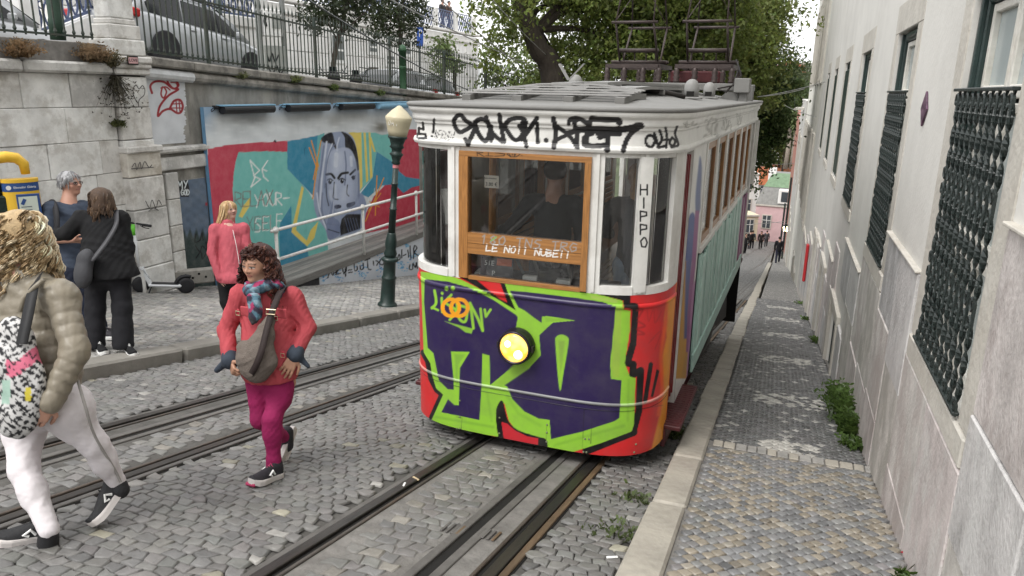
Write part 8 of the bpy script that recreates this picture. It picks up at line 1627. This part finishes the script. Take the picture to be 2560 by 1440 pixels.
# woman in the pink jacket by the mural
w4,j,P,f=standing('person','woman with long fair hair in salmon pink jacket before the mural',(585,800),dict(head=(573,525),neck=(570,560),sR=(538,572,-.06),sL=(608,570,.06),eR=(530,632,-.1),wR=(550,695,-.12),eL=(620,630,.06),wL=(612,690,.02),hR=(562,705),hL=(600,705),kR=(565,755),kL=(600,755),aR=(575,790),aL=(605,790)),{})
# she stands on the pavement in front of the platform
S=Sdf();fw4=nrm(CAMR*.80+BACK*.55+UP*.02);R4,g4=head_prims(S,j['head'],fw4,UP,.225,j['neck'],.056);S.cone(j['neck'],(j['sR']+j['sL'])/2-UP*.05,.06,.075,.03,1);S.cone((j['sR']+j['sL'])/2-UP*.06,(j['hR']+j['hL'])/2,.12,.12,.05,1)
for a,b,c_ in(('sR','eR','wR'),('sL','eL','wL')):S.cone(j[a],j[b],.045,.038,.02,1);S.cone(j[b],j[c_],.038,.028,.015,1);hand_prims(S,j[c_],-UP+CAMR*.2,-BACK*.4+CAMR*.5,.95,.5)
for a,b,c_ in(('hR','kR','aR'),('hL','kL','aL')):S.cone(j[a],j[b],.075,.055,.03,1);S.cone(j[b],j[c_],.05,.036,.02,1)
h4=j['head'].copy()
def cf4(V,T):C=np.tile(np.array((.56,.33,.26)),(len(V),1));face_col(V,C,h4,R4,.225,(.25,.16,.1),(.42,.16,.15));return C
mk(S,'body',M_skin,w4,.0095,colf=cf4)
S=Sdf();mid=(j['sR']+j['sL'])/2;hem=(j['hR']+j['hL'])/2;S.cone(j['sR']-UP*.02,j['sL']-UP*.02,.075,.075,.05);S.cone(mid-UP*.1,hem+UP*.04,.145,.145,.06);S.ell(mid-UP*.22+CAMR*.04,(.15,.15,.13),None,.05);S.ell(hem+UP*.03,(.18,.16,.14),None,.05)
for a,b,c_ in(('sR','eR','wR'),('sL','eL','wL')):S.cone(j[a],j[b],.07,.06,.03);S.cone(j[b],j[c_],.06,.05,.02)
S.cone(j['neck']+UP*.01,j['neck']-UP*.05,.07,.09,.03);mk(S,'jacket',cloth('salmon_cotton','#b55560',.8,.3,60),w4,.010,noise=folds(.004,44,51),cut=[(P((580,702)),-UP)]);MB().tube([tuple(P(q)-np.array(f))for q in((582,575,-.165),(590,610,-.2),(597,650,-.2),(600,690,-.17))],.003,5).build('zip',M_lw,w4)
S=Sdf();S.ell(hem,(.155,.14,.1),None,.05)
for a,b,c_ in(('hR','kR','aR'),('hL','kL','aL')):S.cone(j[a],j[b],.092,.07,.05);S.cone(j[b],j[c_],.07,.055,.03)
mk(S,'trousers',M_blk,w4,.013)
for a in('aL','aR'):h_=j[a]-CAMR*.05;h_[2]=gz(h_[1])+LKH;shoe(w4,h_,h_+CAMR*.2+BACK*.1,UP,M_blk,M_blk,.25,.09)
fh=[(.55,.38,.20),(.65,.48,.28),(.42,.27,.13),(.48,.30,.14)];S=Sdf();S.ell(h4+R4.T@np.array([0,-.10,.15])*.225,np.array([.40,.46,.39])*.225,R4,.02);S.ell(h4+R4.T@np.array([0,-.32,-.30])*.225,np.array([.36,.22,.45])*.225,R4,.04);mk(S,'hair_base',mat('hair_fair',(.42,.28,.14),.55,.3,40,.4),w4,.01)
locks(w4,h4,R4,.225,110,6,.36,.005,.7,.0042,fh,54,lambda d:d[2]>-.2 and not(d[1]>.3 and d[2]<.6),.07,.02,16,drift=-CAMR*.35)
# ------------------------------------------------------------------ plain figures: inside the car, far down the street, up on the balustrade
def figure(name,label,base,fwd,H,top,legs,hair,group=None,vox=.022,arms='down',seat=False,skin=(.45,.26,.19),stride=.12,long_hair=False,bend=0.0):
    base=np.array(base,float);fwd=nrm(np.array(fwd)*np.array([1,1,0]));sd_=np.cross(fwd,UP);G=lambda s_,fo,u:base+(sd_*s_+fwd*fo+UP*u)*H;e=empty(name,tuple(base),label=label,cat='person',group=group);S=Sdf();hc0=G(0,.02+bend,.93);nk=G(0,bend*.9,.84);R0,_g=head_prims(S,hc0,fwd,UP,.135*H,nk,.033*H);S.cone(nk,G(0,bend*.7,.8),.04*H,.06*H,.03,1);S.cone(G(0,bend*.6,.77),G(0,0,.52),.07*H,.075*H,.03,1)
    T_=Sdf();Lg=Sdf();T_.cone(G(-.09,bend*.6,.79),G(.09,bend*.6,.79),.05*H,.05*H,.04);T_.cone(G(0,bend*.5,.74),G(0,0,.50),.088*H,.092*H,.04);Lg.ell(G(0,0,.5),np.array([.09,.09,.07])*H,None,.04)
    for s_ in(-1,1):
        sh,el=G(s_*.115,bend*.6,.79),G(s_*.145,.0+bend*.8,.63);wr=G(s_*.14,.05+bend,.49)
        if arms=='fwd':el=G(s_*.15,.08,.66);wr=G(s_*.08,.2,.62)
        if arms=='left' and s_<0:el=G(-.2,.06,.68);wr=G(-.30,.14,.60)
        S.cone(sh,el,.026*H,.022*H,.02,1);S.cone(el,wr,.022*H,.016*H,.015,1);hand_prims(S,wr,wr-el,fwd,.55*H,.5);T_.cone(sh,el,.044*H,.036*H,.02);T_.cone(el,wr+(el-wr)*.1,.036*H,.03*H,.02)
        hp,kn,an=G(s_*.05,0,.5),G(s_*.055,s_*stride*.5+.02,.27),G(s_*.05,s_*stride-.02,.045);S.cone(hp,kn,.045*H,.032*H,.02,1);S.cone(kn,an,.03*H,.022*H,.02,1);Lg.cone(hp,kn,.06*H,.043*H,.03);Lg.cone(kn,an,.042*H,.036*H,.02);F_=Sdf();F_.cone(an-UP*.015*H,an+fwd*.1*H-UP*.025*H,.026*H,.02*H,.02);mk(F_,'shoe',M_shb,e,vox)
    def cfx(V,T):C=np.tile(np.array(skin),(len(V),1));face_col(V,C,hc0,R0,.135*H,hair,(.34,.14,.12));return C
    mk(S,'body',M_skin,e,.014 if vox<.02 else .022,colf=cfx);mk(T_,'jacket',cloth('cloth_'+str(top),top),e,vox,noise=folds(.004,30,3));mk(Lg,'trousers',cloth('cloth_'+str(legs),legs),e,vox);Hs=Sdf();Hs.ell(hc0+R0.T@np.array([0,-.10,.16])*.135*H,np.array([.41,.47,.39])*.135*H,R0,.02)
    if long_hair:Hs.ell(hc0+R0.T@np.array([0,-.3,-.45])*.135*H,np.array([.38,.2,.62])*.135*H,R0,.05)
    mk(Hs,'hair',mat('hair_'+str(hair),hair,.55,.3,30,.4),e,min(vox,.014));return e
fz=-.46
q=t2w([[-.08,.62,fz]])[0];figure('person','driver in dark jacket standing behind the front window',q,(-.1,1,0),1.66,(.02,.021,.024),(.015,.015,.018),(.03,.02,.015),vox=.013,arms='left',bend=.02)
q=t2w([[.52,.95,fz]])[0];figure('person','passenger with fair hair and pale jeans behind the right front pane',q,(-.5,1,0),1.64,(.05,.05,.055),(.22,.27,.33),(.42,.24,.09),vox=.013,arms='fwd',long_hair=True)
for k,(px,py,dx,H,top,legs,lab,off)in enumerate(((1943,657,(0,1,0),1.76,(.012,.012,.015),(.02,.022,.04),'man in black jacket walking down the right pavement',KH),(1861,634,(.3,-1,0),1.65,(.014,.014,.015),(.014,.014,.015),'dark clothed walker beside the rear of the funicular',0),(1873,622,(0,1,0),1.7,(.016,.015,.017),(.02,.02,.024),'far walker in black, second from the funicular',0),(1878,622,(.2,1,0),1.72,(.03,.045,.06),(.02,.02,.03),'far walker in blue grey, third from the funicular',0),(1900,623,(0,-1,0),1.7,(.02,.015,.014),(.016,.015,.016),'far walker in long dark coat in the street middle',0),(1914,617,(0,1,0),1.66,(.06,.06,.065),(.03,.03,.034),'far walker in grey near the pink house',0),)):
    g=gfar(px,py,off);figure('person',lab,g,dx,H,top,legs,(.02,.015,.012),group='people far down the street',vox=.03,stride=.1 if k%2 else .14,bend=0)
for k,px in enumerate((1106,1122)):
    q=atX(px,60,XG-.75);figure('person',('person in dark jacket leaning on the balustrade beside a stone post','person in brown top looking over the blue balustrade')[k],(XG-.75,q[1],zg-.02),(1,-.2,0),1.68,((.04,.035,.035),(.08,.05,.04))[k],(.03,.03,.04),(.03,.022,.018),group='people on the balustrade',vox=.03)
# ================================================================== THE LOWER END OF THE STREET
def boxhouse(name,label,p,w_,d_,h,rz,m,roofm,rows,cols,roof=.25,win=(.9,1.5),parapet=False,door=None):
    e=empty(name,tuple(p),rz,label=label,cat='house');MB().box((0,d_/2,h/2-1),(w_,d_,h+2)).build('wall',m,e)
    if roof>0:mb=MB();mb.prism([(-w_/2-.3,h),(0,h+roof*w_/2),(w_/2+.3,h)],-.35,d_+.3,1);mb.build('roof',roofm,e)
    MB().box((0,.0,h-.12),(w_+.2,.25,.2),ch=.02).build('cornice',M_surround,e)
    for r_ in range(rows):
        for c_ in range(cols):
            x=-w_/2+w_*(c_+.5)/cols;z=h*(r_+.55)/rows;wv=ob('window',None,None,e,loc=(x,-.02,z));MB().box((0,-.02,0),(win[0]+.24,.08,win[1]+.24)).build('frame',M_surround,wv);MB().box((0,-.05,0),(win[0],.06,win[1])).build('pane',mat('far_pane',(.06,.07,.08),.2,.2,2,0),wv);MB().box((0,-.085,0),(.06,.02,win[1])).build('glazing_bar',M_lw,wv);MB().box((0,-.085,.2),(win[0],.02,.05)).build('glazing_bar',M_lw,wv)
    return e
zfl=gz(95)
M_pink=mat('pink_plaster',(.62,.43,.44),.9,.08,1.2,.1,dirt=(.5,.33,.33),dirt_scale=.8,dirt_amt=.4);M_slate=mat('green_roof',(.16,.24,.15),.8,.2,3,.2)
def far(px,py,y):return np.array(atY(px,py,y))
yP=95.0
a=far(1880,612,yP)
pk=far(1945,605,yP);boxhouse('pink_house','pink house with green mansard roof closing the street',(pk[0]-.2,yP,zfl-.2),5.6,7,4.7,math.radians(-6),M_pink,M_slate,1,2,0,(.9,1.5))
pkh=empty('mansard',(pk[0]-.2,yP,zfl+5.2),math.radians(-6));pkh.parent=bpy.data.objects['pink_house'];pkh.location=(0,0,4.7);pkh.rotation_euler=(0,0,0)
mb=MB();mb.add([(-2.9,-.1,0),(2.9,-.1,0),(2.9,7,0),(-2.9,7,0),(-2.3,1.0,2.0),(2.6,1.0,2.0),(2.6,6,2.0),(-2.3,6,2.0),(-1.5,2.5,3.6),(2.0,2.5,3.6),(2.0,5,3.6),(-1.5,5,3.6)],[(0,1,5,4),(1,2,6,5),(2,3,7,6),(3,0,4,7),(4,5,9,8),(5,6,10,9),(6,7,11,10),(7,4,8,11),(8,9,10,11)]);mb.build('roof_slope',mat('slate_grey',(.22,.22,.21),.8,.2,3,.2),pkh);mb=MB();mb.add([(-2.3,.97,2.03),(2.6,.97,2.03),(2.0,2.47,3.63),(-1.5,2.47,3.63)],[(0,1,2,3)]);mb.build('roof_top',M_slate,pkh)
MB().box((.4,.35,1.05),(1.5,1.0,1.7),ch=.04).build('dormer',M_lw,pkh);MB().box((.4,-.16,1.05),(.8,.06,1.2)).build('dormer_pane',mat('far_pane'),pkh);MB().box((-1.6,2.6,3.4),(.9,.5,1.7)).build('chimney',M_lw,pkh)
boxhouse('white_block','white apartment block left of the pink house',(pk[0]-7.4,yP+1,zfl-.2),9,8,8.2,math.radians(14),mat('far_white',(.66,.65,.63),.9,.06,1,.1),M_tile_red,3,4,0.0,(.8,1.4))
boxhouse('cream_block','low cream building at the street bend',(pk[0]-5.2,yP-5,gz(yP-5)),6,3,3.0,math.radians(24),mat('far_cream',(.60,.52,.38),.9,.06,1,.1),M_tile_red,1,3,0.0,(.8,1.5))
boxhouse('garden_gatehouse','white boundary wall beside the pink house',(pk[0]+2.2,yP-1.6,zfl-.1),3.4,.5,2.4,0,mat('far_white'),M_tile_red,0,1,0)
wl=boxhouse('red_roof_house','long house with orange tiled roof behind the pink house',(pk[0]-4,yP+16,zfl),17,12,far(1925,462,yP+16)[2]-zfl,math.radians(-12),mat('far_white'),mat('orange_tile',(.5,.17,.08),.85,.25,6,.3),3,6,0.22,(.9,1.5))
cbk=far(1922,320,140);boxhouse('concrete_tower','blank grey concrete building above the orange roof',(cbk[0]-1.0,140,zfl),9,9,cbk[2]-zfl,math.radians(-16),mat('far_concrete',(.52,.52,.49),.9,.06,.6,.1),M_tile_red,0,1,0)
cb2=far(1985,350,155);boxhouse('grey_roofed_house','distant house with dark flat roof among trees',(cb2[0]+2,155,zfl),12,9,cb2[2]-zfl,0,mat('far_brown',(.36,.30,.26),.9,.1,1,.1),M_slate,2,4,0)
rbk=boxhouse('brick_chimney_house','narrow red brick house past the grey balcony',(XW+2.45,62.1,gz(66)),5.0,26,11.5,0,mat('far_brick',(.34,.15,.11),.9,.2,4,.3),M_tile_red,0,1,0,(.5,1.2))
# hill behind with trees and pale houses
hy=190.0
hp=[far(px,py,hy)for px,py in((1300,260),(1700,240),(1900,205),(1975,185),(2040,170),(2200,150))]
V=[(p[0],hy+40,p[2])for p in hp]+[(p[0],hy-60,zfl-2)for p in hp];V[0]=(-300,hy+60,V[0][2]);V[6]=(-300,hy-60,zfl-2);V[5]=(300,hy+60,V[5][2]);V[11]=(300,hy-60,zfl-2)
ob('hill',fast_mesh('hill',V,[(i,i+1,7+i,6+i)for i in range(5)]),mat('hill_green',(.06,.075,.035),.95,.5,.15,.3),kind='structure')
rh=random.Random(12)
for k,(px,py,y,r_,c_)in enumerate(((1960,300,120,4.5,(.075,.11,.035)),(1985,270,125,4.0,(.06,.095,.03)),(1965,345,112,3.6,(.085,.12,.04)),(1995,330,118,4,(.05,.08,.03)),(1978,430,128,4.0,(.12,.165,.04)),(1970,460,125,3.4,(.11,.15,.04)),(2000,250,140,5,(.08,.10,.05)),(1990,215,165,5,(.08,.105,.05)),(1940,250,135,5,(.075,.10,.045)),(1910,300,120,5,(.07,.095,.04)),(2010,205,170,4.5,(.085,.11,.055)))):
    c0=far(px,py,y);tree(('round green tree on the far hill','dark hillside tree beside the palms','leafy tree under the hill crest','deep green tree behind the palms','bright green tree beside the concrete building','bright lower tree by the concrete building','pale hillside tree near the sky','topmost hillside tree beside the pale houses','hillside tree partly behind the street foliage','hillside tree behind the dark street tree','topmost tree beside the eave')[k],[(c0[0],y,c0[2]-r_*2.2),(c0[0],y,c0[2])],.25,[(c0[0],y,c0[2],r_,r_,r_*.8),(c0[0]+r_*.6,y,c0[2]-r_*.5,r_*.7,r_*.7,r_*.6)],.35,26,.55,.5,c_,200+k,3,group='trees on the far hill')
for k,px in enumerate((1972,1986,1992)):
    c0=far(px,296+4*k,105);b0=far(px,345,105);e=empty('palm_tree',(b0[0],105,b0[2]-4),label=('stout palm on the far hillside','slender palm in the middle of the hillside pair','slender palm closest to the cream house eave')[k],cat='palm',group='palms on the far hillside');ht=c0[2]-b0[2]+4;MB().tube([(0,0,0),(.1,0,ht*.5),(0,0,ht)],[.3,.26,.22],8).build('trunk',mat('palm_trunk',(.34,.29,.24),.9,.2,6,.3),e,True)
    mb=MB();rp_=random.Random(k)
    for q in range(34):
        az,el_=rp_.uniform(0,6.28),rp_.uniform(-.5,1.1);L=rp_.uniform(1.5,2.3);pts=[(math.cos(az)*L*t*math.cos(el_),math.sin(az)*L*t*math.cos(el_),ht+L*t*math.sin(el_)-.9*t*t)for t in(0,.35,.7,1)];s_=Vector((-math.sin(az),math.cos(az),0))*.2;o_=len(mb.v)
        for i,p in enumerate(pts):w_=(0.3,1,.8,.1)[i];mb.v+=[tuple(Vector(p)-s_*w_),tuple(Vector(p)+s_*w_)]
        for i in range(3):mb.f.append((o_+2*i,o_+2*i+1,o_+2*i+3,o_+2*i+2))
    mb.build('fronds',mat('palm_frond',(.10,.13,.05),.7,.3,5,0),e)
for k,(px,py)in enumerate(((1975,172),(1990,162),(2004,168),(1985,190))):
    c0=far(px,py,185);boxhouse('hill_house',('pale house on the hill crest, leftmost of four','pale house on the hill crest, tallest of four','pale house on the hill crest beside the eave','pale red roofed house just below the hill crest')[k],(c0[0],185,c0[2]-5),7,5,5.5,0,mat('far_white'),M_tile_red,2,3,.3 if k in(0,3)else 0,(.8,1.2))
# street lamp on the wall, lit, and two poles
lw=far(1964,572,62.0);le=empty('wall_lamp',tuple(lw),label='lit street lamp on the wall at the lower end',cat='lamp');gm2=bpy.data.materials.new('street_glow');gm2.use_nodes=True;gb=gm2.node_tree.nodes['Principled BSDF'];gb.inputs['Emission Color'].default_value=(1,.82,.45,1);gb.inputs['Emission Strength'].default_value=14
MB().lathe([(0,-.22),(.12,-.2),(.2,.1),(.16,.2),(0,.24)],14).build('bulb_glass',gm2,le,True);MB().tube([(.1,0,.2),(.3,0,.45),(.75,0,.35)],.035,6).build('bracket',M_iron,le,True);MB().lathe([(.22,.18),(.12,.34),(0,.4)],12).build('cap',M_iron,le)
for k,(px,y)in enumerate(((1947,60),(1955,56.5))):
    b0=far(px,640,y);MB().tube([(b0[0],y,gz(y)),(b0[0]+.03,y,gz(y)+(4.2 if k==0 else 6))],.07,8).build('street_pole',M_iron,label=('thin dark pole before the pink house','thick dark pole carrying the lit lamp')[k],cat='pole')
ob('street_end',fast_mesh('street_end',[(-24,80,gz(80)+.02),(kl(80)-.1,80,gz(80)+.02),(kl(80)-.1,100,gz(97)+.02),(-24,100,gz(97)+.02)],[(0,1,2,3)]),M_road_far,kind='structure')
# a few scraps of paper and leaves
for k,(px,py,m_)in enumerate(((1585,1120,M_lw),(2262,1380,mat('leaf_red',(.3,.03,.04),.7,.1,5,0)),(1010,1215,M_lw),(1040,1198,mat('straw',(.5,.4,.25),.8,.1,5,0)),(1530,1395,M_lw))):
    g=gnd(px,py,KH if px>2000 else 0);MB().box((0,0,.006),(.06 if k else .09,.014,.006),ch=.002).build('litter_scrap',m_,label=('white paper scrap in the gutter below the kerb','tiny red scrap on the right pavement','white scrap lying in the rail groove','straw coloured scrap beside the rail groove','cigarette end near the pale kerb')[k],cat='litter',loc=tuple(g),rot=(math.atan(-SLOPE),0,k*.9),group='litter on the ground')
